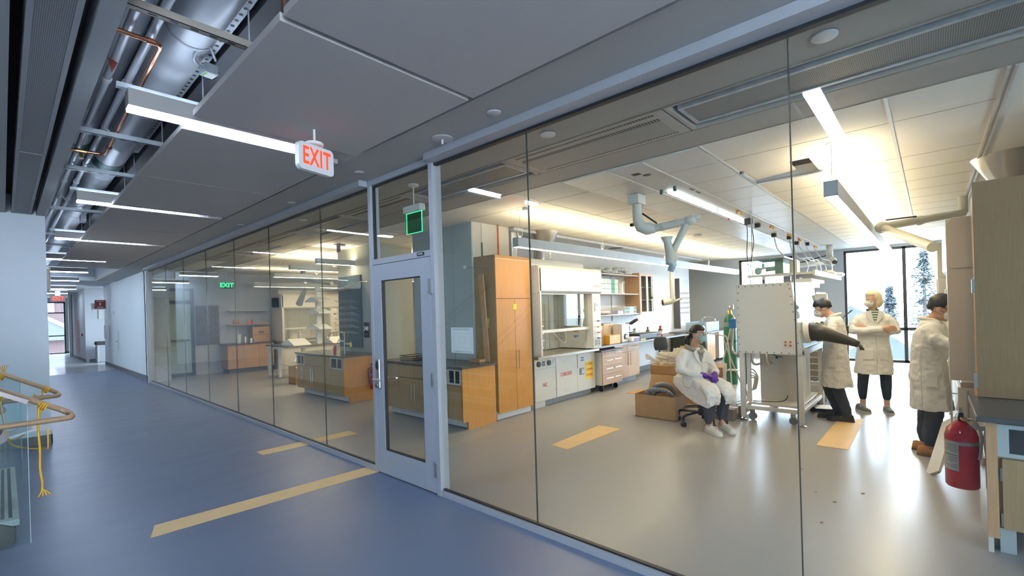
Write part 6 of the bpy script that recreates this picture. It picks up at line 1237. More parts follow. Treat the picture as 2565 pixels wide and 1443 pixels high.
t = thing('aed_sign', 'white sign with a red heart partly behind the dark red sign', 'sign', (2.35, 23.6, 2.0)); obj('plate', MB().box(2.24, 2.60, 23.34, 23.35, 2.10, 2.34), PAPERW, t); obj('heart', MB().sph((2.345, 23.335, 2.18), .035, (1, .1, 1)).sph((2.385, 23.335, 2.18), .035, (1, .1, 1)).prism([(2.315, 2.165), (2.415, 2.165), (2.365, 2.115)], 'y', 23.333, 23.337), RED, t); text('lettering', 'AE', BLACK, .09, (2.345, 23.332, 2.27), (1, 0, 0), (0, 0, 1), t)
t = thing('wall_fixture', 'slim vertical white pull handle strip on the pale wall', 'wall fixture', (2.58, 20, 1)); obj('strip', MB().box(2.56, 2.60, 20.2, 20.32, .62, 1.32), WHITE, t, bevel=.01); obj('clip', MB().box(2.55, 2.56, 20.19, 20.33, .93, .97), DKGREY, t)
tag(obj('dispenser', MB().box(2.48, 2.60, 22.1, 22.4, 1.02, 1.50), WHITE, bevel=.01), 'white box dispenser on the pale wall past the red sign', 'dispenser')
tag(obj('call_button', MB().box(2.57, 2.60, 20.9, 20.98, 1.86, 1.98), GREYW), 'small grey button box high on the pale wall', 'button box')
tag(obj('light_sconce', MB().box(2.66, 2.76, 25.44, 25.5, 1.75, 2.15), CREAM, bevel=.01), 'pale wall sconce above the waste bin', 'wall lamp')
t = thing('window_slot', 'narrow glazed slot window in the projecting far wall', 'window', (2.24, 27, 0)); obj('glass_strip', MB().box(2.235, 2.248, 27.6, 28.4, .3, 1.75), mat('brick_view', (.55, .30, .25), .5, var=.2, scale=3), t); obj('mid_bar', MB().box(2.23, 2.236, 27.6, 28.4, .88, .92), MUL, t)
tag(obj('pull_station', MB().box(2.20, 2.25, 26.4, 26.52, 1.05, 1.17), RED), 'small red pull station on the projecting far wall', 'alarm')
tag(obj('white_post', MB().box(2.14, 2.235, 30.7, 31.0, 0, 2.98), WHITE), 'white door jamb at the end of the projecting wall', 'jamb')
tag(obj('wall_speaker', MB().obox((.46, 9.7, 2.28), (.06, .16, .36)), CREAM, bevel=.02), 'cream box fixed on the side of the grey pier, edge on', 'alarm speaker')
# ---- stairs, balustrade, handrails, rope at the left
GRAN = mat('grey_terrazzo_tread', (.42, .46, .46), .45, var=.25, scale=120)
t = thing('stair_flight', 'speckled stone stair treads with dark grip strips at the lower left', 'stairs', (0, 6, 0))
for k in range(5):
    x1 = .055-k*.28; z = .17*(k+1)
    tr = obj('tread', MB().box(x1-.32, x1, 5.02, 6.9, z-.045, z), GRAN, t, bevel=.003)
    obj('riser', MB().box(x1-.32, x1-.02, 5.04, 6.9, z-.17, z-.045), mat('dark_riser', (.05, .035, .03), .5), t)
    for j in range(3): obj('grip_strip', MB().box(x1-.055-j*.04, x1-.035-j*.04, 5.1, 6.85, z, z+.0015), BLACKR, tr)
obj('stringer', MB().prism([(.03, 0), (.03, .12), (-1.4, .99), (-1.4, .7), (-.25, 0)], 'y', 5.0, 5.02), mat('dark_stringer', (.05, .035, .03), .5), t)
GB_ = glass('balustrade_glass', (.88, .945, .94), .05)
for yy, L, far in ((4.93, 'near glass balustrade panel with metal cap at the lower left', 0), (7.0, 'far glass balustrade panel behind the near one', 1)):
    t = thing('glass_balustrade', L, 'balustrade', (.1, yy, 0))
    xe = .105; top = 1.02
    obj('pane', MB().prism([(xe, .0), (xe, top), (-1.6, top+.62*1.7), (-1.6, .0)], 'y', yy-.008, yy+.008), GB_, t)
    obj('pane_edge', MB().prism([(xe-.001, .0), (xe+.004, .0), (xe+.004, top), (xe-.001, top)], 'y', yy-.008, yy+.008), mat('bright_glass_edge', (.35, .45, .45), .2), t)
    obj('cap_rail', MB().bar((xe+.006, yy, top+.012), (-1.6, yy, top+.012+.62*1.7), .03, .028), mat('bronze_cap', (.26, .21, .20), .35, .4), t)
RW = wood('beech_handrail', (.42, .26, .14), .4)
def rail(yy, xe, zend, L, dz):
    t = thing('handrail', L, 'handrail', (xe, yy, zend))
    y2 = yy+.14
    obj('rail', MB().tube([(-1.6, y2, zend+.02+.62*(xe+1.6)), (xe-.20, y2, zend+.144), (xe-.10, y2, zend+.082), (xe-.055, y2, zend+.054), (xe-.015, y2-.015, zend+.025), (xe, y2-.05, zend+.008), (xe, yy+.05, zend), (xe-.012, yy+.014, zend), (xe-.05, yy, zend), (xe-.12, yy, zend), (xe-.4, yy, zend), (-1.6, yy, zend)], .021, 14, 4), RW, t, smooth=True)
    obj('bracket', MB().cyl((-.05, y2, zend+.06+.1), (-.05, y2-.08, zend+.0), .012, seg=8).cyl((-.05, y2-.09, zend-.02), (-.05, y2-.12, zend-.02), .04, seg=16), mat('brown_metal', (.10, .07, .07), .35, .6), t, smooth=True)
    obj('bracket', MB().cyl((-.03, yy, zend-.01), (-.03, yy+.02, zend-.07), .012, seg=8).cyl((-.03, yy+.0, zend-.08), (-.03, yy+.05, zend-.09), .038, seg=16), mat('brown_metal', (.10, .07, .07), .35, .6), t, smooth=True)
    return t
rail(4.93, .345, .875, 'near beech handrail with a rounded return end at the lower left', 0); rail(6.60, .37, .868, 'far beech handrail with a rounded end behind the near one', 0)
ROPE = mat('yellow_rope', (.78, .42, .03), .7, bump=.3, scale=220)
t = thing('yellow_rope', 'yellow rope tied round the handrails, its frayed end hanging down', 'rope', (.2, 5.3, .8))
def coil(c, axis, r, n):
    c = V(c); ax = V(axis).normalized(); u = ax.cross(V((0, 0, 1))).normalized(); w = u.cross(ax)
    return [c+ax*(k*.0021)+u*math.cos(k*.9)*r+w*math.sin(k*.9)*r for k in range(n+8)]
def rp(pts, sm=4, r=.0055): return obj('rope', MB().tube(pts, r, 8, sm), ROPE, t, smooth=True)
rp(coil((.17, 5.07, .985), (1, 0, -.5), .028, 16), 2); rp(coil((.26, 6.74, .94), (1, 0, -.5), .028, 16), 2); rp(coil((-.06, 5.07, 1.10), (1, 0, -.5), .030, 22), 2, .007); rp(coil((-.04, 6.74, 1.11), (1, 0, -.5), .028, 14), 2)
rp([(.17, 5.04, .965), (.165, 4.98, .88), (.162, 4.96, .80), (.168, 4.95, .66), (.165, 4.95, .52), (.175, 4.95, .42), (.172, 4.95, .36)], 6, .007)
for k in range(4): rp([(.172, 4.95, .37), (.165+.012*k, 4.95, .34), (.152+.022*k, 4.95, .315)], 3, .004)
rp([(.26, 6.71, .92), (.24, 6.5, .80), (.20, 6.2, .70), (.12, 5.9, .655), (.03, 5.6, .66), (-.03, 5.4, .80), (-.06, 5.10, 1.07)], 6)
rp([(-.04, 6.72, 1.10), (-.03, 6.4, .92), (-.01, 6.0, .75), (.02, 5.6, .64), (.10, 5.3, .63), (.20, 5.1, .64), (.215, 5.04, .66), (.215, 5.04, .80)], 6)
for k in range(5): rp([(.20, 6.74, .90), (.19+.008*k, 6.74, .85), (.16+.02*k, 6.74, .78+.01*(k % 2))], 3, .003)
for k in range(4): rp([(.0, 6.76, 1.12), (.01-.01*k, 6.76, 1.17), (.03-.02*k, 6.76, 1.21)], 3, .003)
tag(obj('plastic_sheet', MB().prism([(-.1, .66), (.15, .72), (.28, .69), (.15, .705), (-.1, .64)], 'y', 5.6, 5.9), mat('clear_wrap', (.72, .72, .76), .2, alpha=.5)), 'thin clear plastic sheet caught in the rope between the handrails', 'plastic sheet')
# floor crumbs in the lab
random.seed(5)
for (px, py) in ((4.55, .75), (4.42, .60), (4.75, .45), (3.95, .62), (5.1, .95)):
    tag(obj('floor_crumb', MB().obox((px, py, .003), (.022, .012, .005), eul=(0, 0, random.uniform(0, 3))), CARD), 'tiny brown crumb on the lab floor near the right glass panel', 'crumb', 'crumbs on the lab floor')
# ================================================================== PEOPLE
SKIN = mat('skin_light', (.62, .36, .25), .5, bump=.02, scale=90); SKIN2 = mat('skin_tan', (.50, .28, .18), .5, bump=.02, scale=90)
COAT = mat('lab_coat_cotton', (.82, .81, .79), .8, bump=.08, scale=60)
HAIRK = mat('black_hair', (.012, .011, .012), .42, bump=.5, scale=60, stretch=(1, 1, .15)); HAIRB = mat('pale_blonde_hair', (.72, .62, .42), .5, bump=.4, scale=50, stretch=(1, 1, .12))
MASKW = mat('mask_white', (.78, .78, .76), .8); MASKB = mat('mask_light_blue', (.30, .56, .60), .8)
DENIM = mat('dark_denim', (.035, .045, .06), .75, var=.2, scale=20); TROU = mat('charcoal_trousers', (.055, .055, .075), .8)
CLT = bpy.data.textures.new('folds', 'CLOUDS'); CLT.noise_scale = .13; CLT.noise_depth = 2
CLT2 = bpy.data.textures.new('fine_folds', 'CLOUDS'); CLT2.noise_scale = .045; CLT2.noise_depth = 1
def limb(mb, pts, rs, seg=14):
    P = [V(p) for p in pts]; fromrings(P, rs, seg, mb)
    for i in (0, -1):
        r = rs[i]; r = min(r) if isinstance(r, tuple) else r
        mb.sph(P[i], r*.97, seg=10)
    return mb
def melt(name, mb, m, par, vox=.008, folds=0, it=3):
    o = obj(name, mb, m, par, smooth='all')
    r = o.modifiers.new('union', 'REMESH'); r.mode = 'VOXEL'; r.voxel_size = vox; r.use_smooth_shade = True
    if folds:
        d = o.modifiers.new('folds', 'DISPLACE'); d.texture = CLT; d.strength = folds; d.mid_level = .5; d.texture_coords = 'LOCAL'
        d = o.modifiers.new('fine_folds', 'DISPLACE'); d.texture = CLT2; d.strength = folds*.55; d.mid_level = .5; d.texture_coords = 'LOCAL'
    s = o.modifiers.new('smooth', 'SMOOTH'); s.iterations = it; s.factor = .5
    return o
def hand(mb, w, d, n, side, curl=.5, s=1.0):
    """w wrist, d pointing direction, n palm normal (fingers curl toward it), side: +1/-1 thumb side sign"""
    w, d, n = V(w), V(d).normalized(), V(n).normalized(); n = (n-d*d.dot(n)).normalized(); t = d.cross(n)*side
    mb.obox(w+d*.045*s, (.075*s, .085*s, .026*s), Matrix((t, d, n)).transposed())
    mb.sph(w+d*.045*s, .04*s, (1, 1, .45), seg=10, rot=Matrix((t, d, n)).transposed())
    limb(mb, [w-d*.03, w+d*.02], [.026*s, .028*s], 10)
    for k in range(4):
        L = (.072, .082, .076, .060)[k]*s; b = w+d*.085*s+t*((1.5-k)*.0195*s); a1, a2, a3 = curl*.7, curl*1.6, curl*2.4
        p1 = b+(d*math.cos(a1)+n*math.sin(a1))*L*.45; p2 = p1+(d*math.cos(a2)+n*math.sin(a2))*L*.32; p3 = p2+(d*math.cos(a3)+n*math.sin(a3))*L*.25
        limb(mb, [b-d*.02*s, b, p1, p2, p3], [.0095*s, .0095*s, .009*s, .008*s, .007*s], 8)
    b = w+d*.025*s+t*.034*s; p1 = b+(d*.6+t*.7+n*.3).normalized()*.035*s; p2 = p1+(d*.9+t*.15+n*.5).normalized()*.028*s; limb(mb, [b-t*.015, b, p1, p2], [.013*s, .012*s, .0105*s, .008*s], 8)
def shoe(t, c, ang, m, sole, L=.27, lace=None, tab=None, name='shoe'):
    ca, sa = math.cos(ang), math.sin(ang)
    def T(x, y, z): return V((c[0]+x*ca-y*sa, c[1]+x*sa+y*ca, c[2]+z))
    mb = MB(); R = []
    for f, w, h in ((-.5, .026, .03), (-.47, .036, .075), (-.36, .042, .085), (-.22, .042, .082), (-.08, .042, .070), (.08, .045, .060), (.25, .049, .050), (.38, .044, .042), (.46, .032, .034), (.5, .014, .022)):
        R.append([mb.bm.verts.new(T(math.cos(a)*w, f*L, .018+max(0, math.sin(a))*h if math.sin(a) > 0 else .012)) for a in [2*PI*k/16 for k in range(16)]])
    mb.skinrings(R); s = obj(name, mb, m, t, smooth='all')
    mb = MB(); R = []
    for f, w in ((-.52, .018), (-.49, .034), (-.36, .044), (-.1, .043), (.1, .048), (.28, .053), (.40, .047), (.49, .030), (.53, .012)):
        R.append([mb.bm.verts.new(T(x, f*L, z)) for x, z in ((-w, .0), (w, .0), (w*1.02, .022), (-w*1.02, .022))])
    mb.skinrings(R); obj('sole', mb, sole, s, bevel=.003)
    if lace:
        mb = MB()
        for k in range(4): mb.tube([T(-.028, (.02+k*.045)*L/.27, .075-k*.005), T(0, (.03+k*.045)*L/.27, .092-k*.009), T(.028, (.02+k*.045)*L/.27, .075-k*.005)], .0032, 6, 3)
        mb.tube([T(0, .0, .093), T(.03, -.01, .09), T(.045, .02, .07)], .0028, 6, 3).tube([T(0, .0, .093), T(-.03, .0, .09), T(-.045, .03, .07)], .0028, 6, 3)
        obj('laces', mb, lace, s)
    if tab: obj('heel_tab', MB().obox(T(0, -.49*L, .072), (.05, .016, .04), Matrix(((ca, -sa, 0), (sa, ca, 0), (0, 0, 1)))), tab, s, bevel=.006)
    return s
def head_parts(t, body_mb, hc, yaw, pitch, skin, hair_fn, hair_m, mask='n95', glasses='clear', scale=1.0, neck=None, roll=0):
    R = Euler((pitch, roll, yaw)).to_matrix()
    def T(x, y, z): return V(hc)+R @ (V((x, y, z))*scale)
    mb = body_mb
    mb.sph(T(0, -.008, .025), 1, tuple(scale*a for a in (.074, .092, .092)), seg=20, rot=R)
    mb.sph(T(0, .022, -.045), 1, tuple(scale*a for a in (.057, .062, .072)), seg=18, rot=R)
    mb.sph(T(0, .048, -.098), .024*scale, (1.2, 1, .9), seg=10, rot=R)                    # chin
    limb(mb, [T(0, .082, .018), T(0, .100, -.012), T(0, .104, -.030)], [.009, .012, .013], 8)   # nose
    mb.sph(T(0, .086, -.058), .016, (1.3, .55, .45), seg=10, rot=R)                        # lips
    for s in (-1, 1):
        mb.sph(T(s*.075, -.004, -.008), 1, (.010*scale, .019*scale, .031*scale), seg=10, rot=R); mb.sph(T(s*.034, .068, -.03), .022, seg=8)
    limb(mb, [T(0, -.018, -.06), V(neck)], [.052, .056], 14)
    # eyes and brows
    for s in (-1, 1):
        e = obj('eye', MB().sph(T(s*.031, .077, .008), .0125, (1, .8, .8), seg=10, rot=R), WHITE, t, smooth='all'); obj('iris', MB().sph(T(s*.031, .0865, .008), .0055, (1, .4, 1), seg=8, rot=R), BLACK, e)
        obj('eyebrow', MB().tube([T(s*.018, .090, .027), T(s*.034, .088, .033), T(s*.052, .076, .028)], .003, 6, 3), hair_m, t)
    # hair
    h = MB(); bmesh.ops.create_icosphere(h.bm, subdivisions=4, radius=1)
    for v in h.bm.verts:
        d = v.co.normalized(); k = hair_fn(d); v.co = T(d.x*.082*k, -.010+d.y*.102*k, .022+d.z*.102*k)
    obj('hair', h, hair_m, t, smooth='all')
    if mask:
        m = MB(); bmesh.ops.create_uvsphere(m.bm, u_segments=24, v_segments=16, radius=1)
        for v in m.bm.verts:
            d = v.co.copy()
            if mask == 'surgical':
                k = 1+.03*math.sin(d.z*14); v.co = T(d.x*.058*k, .055+max(d.y, -.2)*.058*k, -.045+max(-.95, min(.95, d.z*1.25))*.048)
            else: k = 1+(.13 if d.y > .6 else 0)*d.y; v.co = T(d.x*.056, .052+max(d.y, -.2)*.066*k, -.048+d.z*.055)
        mo = obj('face_mask', m, MASKB if mask == 'surgical' else MASKW, t, smooth='all')
        for s in (-1, 1): obj('strap', MB().tube([T(s*.050, .065, -.02), T(s*.072, .03, -.005), T(s*.080, .0, .012)], .0018, 5, 3).tube([T(s*.050, .060, -.07), T(s*.068, .03, -.045), T(s*.080, .0, -.025)], .0018, 5, 3), MASKW, mo)
    if glasses:
        fm = BLACK if glasses == 'black' else mat('clear_frame', (.55, .60, .62), .15)
        g = MB()
        for s in (-1, 1): g.tube([T(s*.012+s*.0, .104, .020), T(s*.055, .094, .022), T(s*.064, .080, .006), T(s*.055, .094, -.012), T(s*.014, .106, -.010)], .0022, 6, 3, closed=True).tube([T(s*.062, .082, .012), T(s*.078, .04, .012), T(s*.080, .0, .010)], .0024, 6, 3)
        g.tube([T(-.012, .106, .012), T(.012, .106, .012)], .002, 6)
        go = obj('safety_glasses', g, fm, t)
        l = MB()
        if glasses == 'goggles':
            for v in [1]: bmesh.ops.create_uvsphere(l.bm, u_segments=20, v_segments=12, radius=1)
            for v in l.bm.verts: d = v.co.copy(); v.co = T(d.x*.072, .066+max(d.y, -.1)*.050, .006+d.z*.034)
            obj('lens', l, glass('goggle_plastic', (.93, .95, .96), .10), go, smooth='all')
            obj('goggle_strap', MB().tube([T(.07, .066, .006), T(.086, .0, .014), T(.06, -.09, .02), T(0, -.115, .022), T(-.06, -.09, .02), T(-.086, .0, .014), T(-.07, .066, .006)], .005, 6, 4), mat('clear_frame', (.55, .60, .62), .15), go)
        else:
            for s in (-1, 1): l._m([T(s*.012, .105, .018), T(s*.055, .094, .020), T(s*.062, .082, .004), T(s*.052, .094, -.010), T(s*.014, .106, -.008)], [(0, 1, 2, 3, 4)])
            obj('lens', l, glass('goggle_plastic', (.93, .95, .96), .10), go)
    return T
def sm(a, b, x): x = max(0, min(1, (x-a)/(b-a))); return x*x*(3-2*x)
def drape(mb, z0, z1, amp, n=9, ph=0.0, cx=0.0, cy=0.0):
    for v in mb.bm.verts:
        if v.co.z < z0:
            f = min(1, (z0-v.co.z)/(z0-z1)); a = math.atan2(v.co.y-cy, v.co.x-cx); k = 1+amp*f*(math.sin(n*a+ph+2*v.co.z)+.6*math.sin((n*2+1)*a+ph*2))
            v.co.x = cx+(v.co.x-cx)*k; v.co.y = cy+(v.co.y-cy)*k
def patch(name, t, target, c, right, up, w, h, nrm, m=None):
    mb = MB(); c, r, u, nn = V(c), V(right).normalized(), V(up).normalized(), V(nrm).normalized(); N = 8
    vs = [[mb.bm.verts.new(c+r*w*(i/N-.5)+u*h*(j/N-.5)+nn*.03) for i in range(N+1)] for j in range(N+1)]
    for j in range(N):
        for i in range(N): mb.bm.faces.new((vs[j][i], vs[j][i+1], vs[j+1][i+1], vs[j+1][i]))
    o = obj(name, mb, m or COAT, t, smooth='all'); s = o.modifiers.new('wrap', 'SHRINKWRAP'); s.target = target; s.wrap_method = 'NEAREST_SURFACEPOINT'; s.offset = .003
    s = o.modifiers.new('thick', 'SOLIDIFY'); s.thickness = .003; s.offset = 1
    return o
def coat_trim(t, co, pts_btn, pocket=(), collar=None):
    if pts_btn:
        for p in pts_btn: obj('button', MB().sph(p, .007, (1, .4, 1), seg=8), PAPERW, co, smooth='all')
    for c, s, e in pocket: obj('pocket', MB().obox(c, s, eul=e), COAT, co, bevel=.004)

# ---------- 1: seated, purple gloves
def hair1(d):
    k = 1.08+.03*noise.noise(d*9)
    face = sm(.25, .55, d.y)*sm(.42, .15, d.z)      # open face below the fringe
    side = sm(-.1, -.45, d.z)*sm(-.55, -.2, d.y)
    return k*(1-.42*max(face, side))
A = math.radians(243)
p = thing('person', 'seated person in a white lab coat with purple gloves, goggles and a blue mask', 'person', (0, 0, 0))
bm1 = MB()
T1 = head_parts(p, bm1, (0, .09, 1.215), .28, -.06, SKIN, hair1, HAIRK, 'surgical', 'goggles', 1.0, neck=(0, .02, 1.03))
limb(bm1, [(0, .02, 1.05), (0, .0, .9), (0, -.02, .62)], [.06, .10, .12]); limb(bm1, [(.17, .0, .97), (.225, .02, .77), (.18, .15, .72), (.09, .26, .71)], [.04, .035, .03, .026]); limb(bm1, [(-.17, .0, .97), (-.225, .04, .77), (-.165, .19, .72), (-.06, .29, .715)], [.04, .035, .03, .026])
for s in (1, -1): limb(bm1, [(s*.09, .0, .60), (s*.10, .42, .53), (s*.10, .36, .12), (s*.105, .37, .07)], [.07, .05, .034, .034])
melt('body', bm1, SKIN, p, .007, it=2)
tr = MB()
for s in (1, -1): limb(tr, [(s*.085, -.05, .61), (s*.095, .20, .60), (s*.105, .41, .535), (s*.108, .40, .42), (s*.108, .365, .28), (s*.108, .35, .16), (s*.108, .352, .135)], [.10, .080, .074, .074, .072, .058, .046])
melt('trousers', tr, TROU, p, .009, .014)
co = MB()
co.loft([((0, -.01, .57), .20, .17), ((0, -.01, .66), .205, .165), ((0, -.0, .78), .185, .135), ((0, .0, .90), .195, .125), ((0, .0, .97), .19, .11), ((0, .01, 1.01), .14, .085), ((0, .02, 1.035), .075, .062)], 24)
limb(co, [(.15, .0, .965), (.215, .0, .88), (.25, .03, .76), (.19, .15, .72), (.105, .245, .71)], [.065, .072, .066, .056, .045]); limb(co, [(-.15, .0, .965), (-.215, .01, .88), (-.245, .05, .76), (-.17, .19, .72), (-.075, .275, .715)], [.065, .072, .066, .056, .045])
for s in (1, -1):        # skirt of the coat over each thigh, open in the middle
    limb(co, [(s*.10, .0, .61), (s*.11, .22, .585), (s*.12, .41, .54), (s*.13, .475, .46), (s*.135, .47, .40), (s*.135, .455, .36)], [(.12, .115), (.112, .092), (.108, .085), (.10, .05), (.10, .025), (.095, .015)])
for s in (1, -1):
    x0, x1 = sorted((s*.175, s*.215)); co.prism([(-.16, .66), (-.17, .56), (-.02, .45), (.20, .36), (.44, .33), (.50, .37), (.47, .54), (.20, .66)], 'x', x0, x1)
co.loft([((0, -.13, .56), .20, .06), ((0, -.12, .68), .19, .06)], 20)
c1 = melt('lab_coat', co, COAT, p, .008, .026, 1)
HOOD = mat('grey_hoodie', (.30, .29, .26), .85, bump=.1, scale=70)
hd = MB(); hd.tube([(.075, -.035, 1.045), (.095, .04, 1.03), (.055, .10, 1.0), (0, .125, .975), (-.055, .10, 1.0), (-.095, .04, 1.03), (-.075, -.035, 1.045), (0, -.09, 1.055)], .034, 10, 4, closed=True)
hd.prism([(-.055, 1.0), (.055, 1.0), (.0, .84)], 'y', .112, .136); hood = obj('hoodie', hd, HOOD, p, smooth=True)
obj('drawstring', MB().tube([(.02, .155, .97), (.022, .152, .91), (.02, .15, .86)], .003, 6, 3).tube([(-.02, .155, .97), (-.018, .152, .90)], .003, 6, 3), mat('cord_grey', (.45, .44, .40), .7), hood)
for s in (1, -1): obj('lapel', MB().prism([(s*.05, 1.03), (s*.115, .985), (s*.085, .90), (s*.01, .82)], 'y', .122, .135), COAT, c1, bevel=.004)
obj('front_seam', MB().tube([(.004, .145, .83), (.004, .165, .74), (.004, .18, .66)], .0028, 5, 3), GREYW, c1)
patch('pocket', c1, c1, (-.09, .15, .89), (1, 0, 0), (0, 0, 1), .09, .09, (0, 1, 0)); patch('pocket', c1, c1, (.23, .12, .60), (0, 1, 0), (0, 0, 1), .14, .13, (1, 0, 0))
PUR = mat('purple_nitrile', (.14, .045, .36), .45)
g = MB(); hand(g, (.09, .262, .71), (-.75, .42, -.35), (.2, .5, -.8), 1, .75, 1.05); limb(g, [(.115, .235, .712), (.075, .28, .705)], [.036, .03]); melt('glove', g, PUR, p, .0045, it=1)
g = MB(); hand(g, (-.06, .295, .72), (.55, .55, -.45), (-.1, .3, -.9), -1, 1.0, 1.05); limb(g, [(-.09, .262, .717), (-.050, .31, .715)], [.036, .03]); melt('glove', g, PUR, p, .0045, it=1)
obj('ponytail', fromrings([T1(0, -.10, -.03), T1(.0, -.14, -.05), T1(.01, -.15, -.11), T1(.01, -.13, -.16), T1(.01, -.12, -.19)], [.018, .034, .038, .024, .006], 12), HAIRK, p, smooth='all')
WS = mat('white_leather', (.78, .77, .74), .45); OG = mat('orange_suede', (.65, .20, .07), .7)
shoe(p, (.115, .435, 0), -.12, WS, WS, .265, PAPERW, OG); shoe(p, (-.10, .435, 0), -.18, WS, WS, .265, PAPERW, OG)
p.location = (6.18, 2.36, 0); p.rotation_euler = (0, 0, A-PI/2)
# ---------- 2: standing at the glove box
def hair2(d):
    k = 1.11+.05*noise.noise(d*8)+.05*sm(.2, .9, d.z)
    face = sm(.2, .5, d.y)*sm(.35, .12, d.z); side = sm(-.05, -.5, d.z)*sm(-.75, -.3, d.y); low = sm(-.35, -.75, d.z)
    return k*(1-.4*max(face, side, low))
p = thing('person', 'standing person in lab coat and dark jeans with arms in the glove box', 'person', (0, 0, 0))
b = MB(); T2 = head_parts(p, b, (0, .10, 1.505), 0, -.38, SKIN, hair2, HAIRK, 'n95', 'clear', 1.0, neck=(0, -.02, 1.36))
limb(b, [(0, -.02, 1.38), (0, -.02, 1.15), (0, -.0, .85)], [.06, .10, .11])
for s in (1, -1):
    limb(b, [(s*.17, -.01, 1.32), (s*.24, .02, 1.12), (s*.20, .17, 1.19), (s*.20, .25, 1.20)], [.04, .035, .027, .025]); hand(b, (s*.20, .26, 1.20), (-s*.2, 1, 0), (0, 0, -1), s, .4)
limb(b, [(.08, -.02, .84), (.085, .07, .50), (.07, -.04, .08)], [.07, .045, .034]); limb(b, [(-.08, -.02, .84), (-.085, -.03, .50), (-.085, -.135, .08)], [.07, .045, .034])
melt('body', b, SKIN, p, .007, it=2)
tr = MB(); limb(tr, [(.08, -.02, .84), (.085, .05, .60), (.085, .07, .50), (.08, .03, .34), (.07, -.03, .16), (.07, -.04, .10)], [.10, .085, .078, .072, .062, .055]); limb(tr, [(-.08, -.02, .84), (-.085, -.02, .6), (-.085, -.03, .50), (-.085, -.07, .34), (-.085, -.13, .16), (-.085, -.135, .09)], [.10, .085, .075, .07, .062, .058])
melt('jeans', tr, DENIM, p, .009, .014)
obj('paint_marks', MB().obox((.16, .05, .38), (.004, .03, .02)).obox((.165, .045, .34), (.004, .04, .012)).obox((.155, .04, .27), (.004, .03, .012)), PAPERW, p)
co = MB(); co.loft([((0, -.035, .455), .215, .175), ((0, -.033, .52), .213, .17), ((0, -.03, .60), .21, .165), ((0, -.03, .70), .205, .158), ((0, -.025, .80), .20, .15), ((0, -.03, .98), .185, .135), ((0, -.035, 1.15), .20, .13), ((0, -.03, 1.28), .205, .12), ((0, -.03, 1.35), .18, .095), ((0, -.03, 1.385), .12, .075), ((0, -.03, 1.41), .07, .06)], 48)
drape(co, 1.1, .5, .035, 7, 1.0)
for s in (1, -1): limb(co, [(s*.165, -.02, 1.31), (s*.225, -.0, 1.22), (s*.25, .04, 1.11), (s*.225, .13, 1.14), (s*.205, .185, 1.185)], [.066, .068, .062, .055, .05])
c2 = melt('lab_coat', co, COAT, p, .008, .026, 1)
obj('collar', MB().tube([(.075, .02, 1.39), (.08, -.05, 1.415), (0, -.10, 1.43), (-.08, -.05, 1.415), (-.075, .02, 1.39)], .018, 8, 4), COAT, c2, smooth=True)
patch('pocket', c2, c2, (-.212, .03, .80), (0, 1, 0), (0, 0, 1), .15, .16, (-1, 0, 0)); patch('pocket', c2, c2, (.212, .03, .80), (0, 1, 0), (0, 0, 1), .15, .16, (1, 0, 0)); obj('side_seam', MB().tube([(.205, -.05, 1.1), (.21, -.055, .8), (.222, -.06, .47)], .003, 5, 4), GREYW, c2)
for s in (1, -1): obj('rubber_cuff', MB().cyl((s*.20, .175, 1.185), (s*.20, .24, 1.20), .068, .085, seg=18), RB, p, smooth=True)
BS = mat('black_sneaker', (.022, .021, .020), .6)
shoe(p, (.07, .045, 0), .05, BS, mat('dark_sole', (.05, .045, .04), .6), .29, BLACKR); shoe(p, (-.085, -.07, 0), -.1, BS, mat('dark_sole', (.05, .045, .04), .6), .29, BLACKR)
p.location = (7.53, 1.0, 0); p.rotation_euler = (0, 0, math.radians(97)-PI/2)
# ---------- 3: white-haired woman, arms crossed
def hair3(d):
    k = 1.17+.03*noise.noise(V((d.x*5, d.y*5, d.z)))+.10*sm(.1, -.6, d.z)
    face = sm(.30, .55, d.y)*sm(.55, .30, d.z)
    side = sm(.05, .35, d.y)*sm(.1, -.2, d.z)
    bottom = sm(-.88, -.97, d.z)
    return k*(1-.40*max(face, side, bottom*.5))
def hair3b(d):
    v = hair3(d); return v*(1.0+.22*sm(.0, -.9, d.z)*(1 if d.y < .25 else 0))
p = thing('person', 'white-haired person in a lab coat standing with crossed arms by the window', 'person', (0, 0, 0))
b = MB(); T3 = head_parts(p, b, (0, .015, 1.60), -.95, -.03, SKIN, hair3b, HAIRB, 'n95', 'clear', 1.0, neck=(0, -.01, 1.42))
limb(b, [(0, -.01, 1.42), (0, -.01, 1.2), (0, 0, .9)], [.055, .10, .11])
limb(b, [(.17, 0, 1.34), (.23, .04, 1.16), (-.02, .21, 1.19), (-.06, .215, 1.195)], [.04, .035, .027, .026]); limb(b, [(-.17, 0, 1.34), (-.23, .04, 1.16), (.10, .15, 1.17)], [.04, .035, .027])
hand(b, (-.065, .215, 1.20), (-1, -.10, .02), (0, -1, -.1), -1, .28, 1.05); hand(b, (.10, .15, 1.19), (.85, -.15, .45), (-.1, -1, 0), 1, .5, .9)
for s in (1, -1): limb(b, [(s*.09, 0, .9), (s*.125, 0, .5), (s*.14, -.01, .12), (s*.14, .0, .07)], [.07, .05, .036, .036])
melt('body', b, SKIN, p, .006, it=2)
tr = MB()
for s in (1, -1): limb(tr, [(s*.09, 0, .88), (s*.12, .0, .60), (s*.13, .01, .50), (s*.137, -.015, .36), (s*.14, -.01, .25), (s*.14, -.005, .20)], [.10, .082, .070, .066, .055, .048])
melt('leggings', tr, mat('navy_leggings', (.018, .028, .045), .8), p, .008, .006)
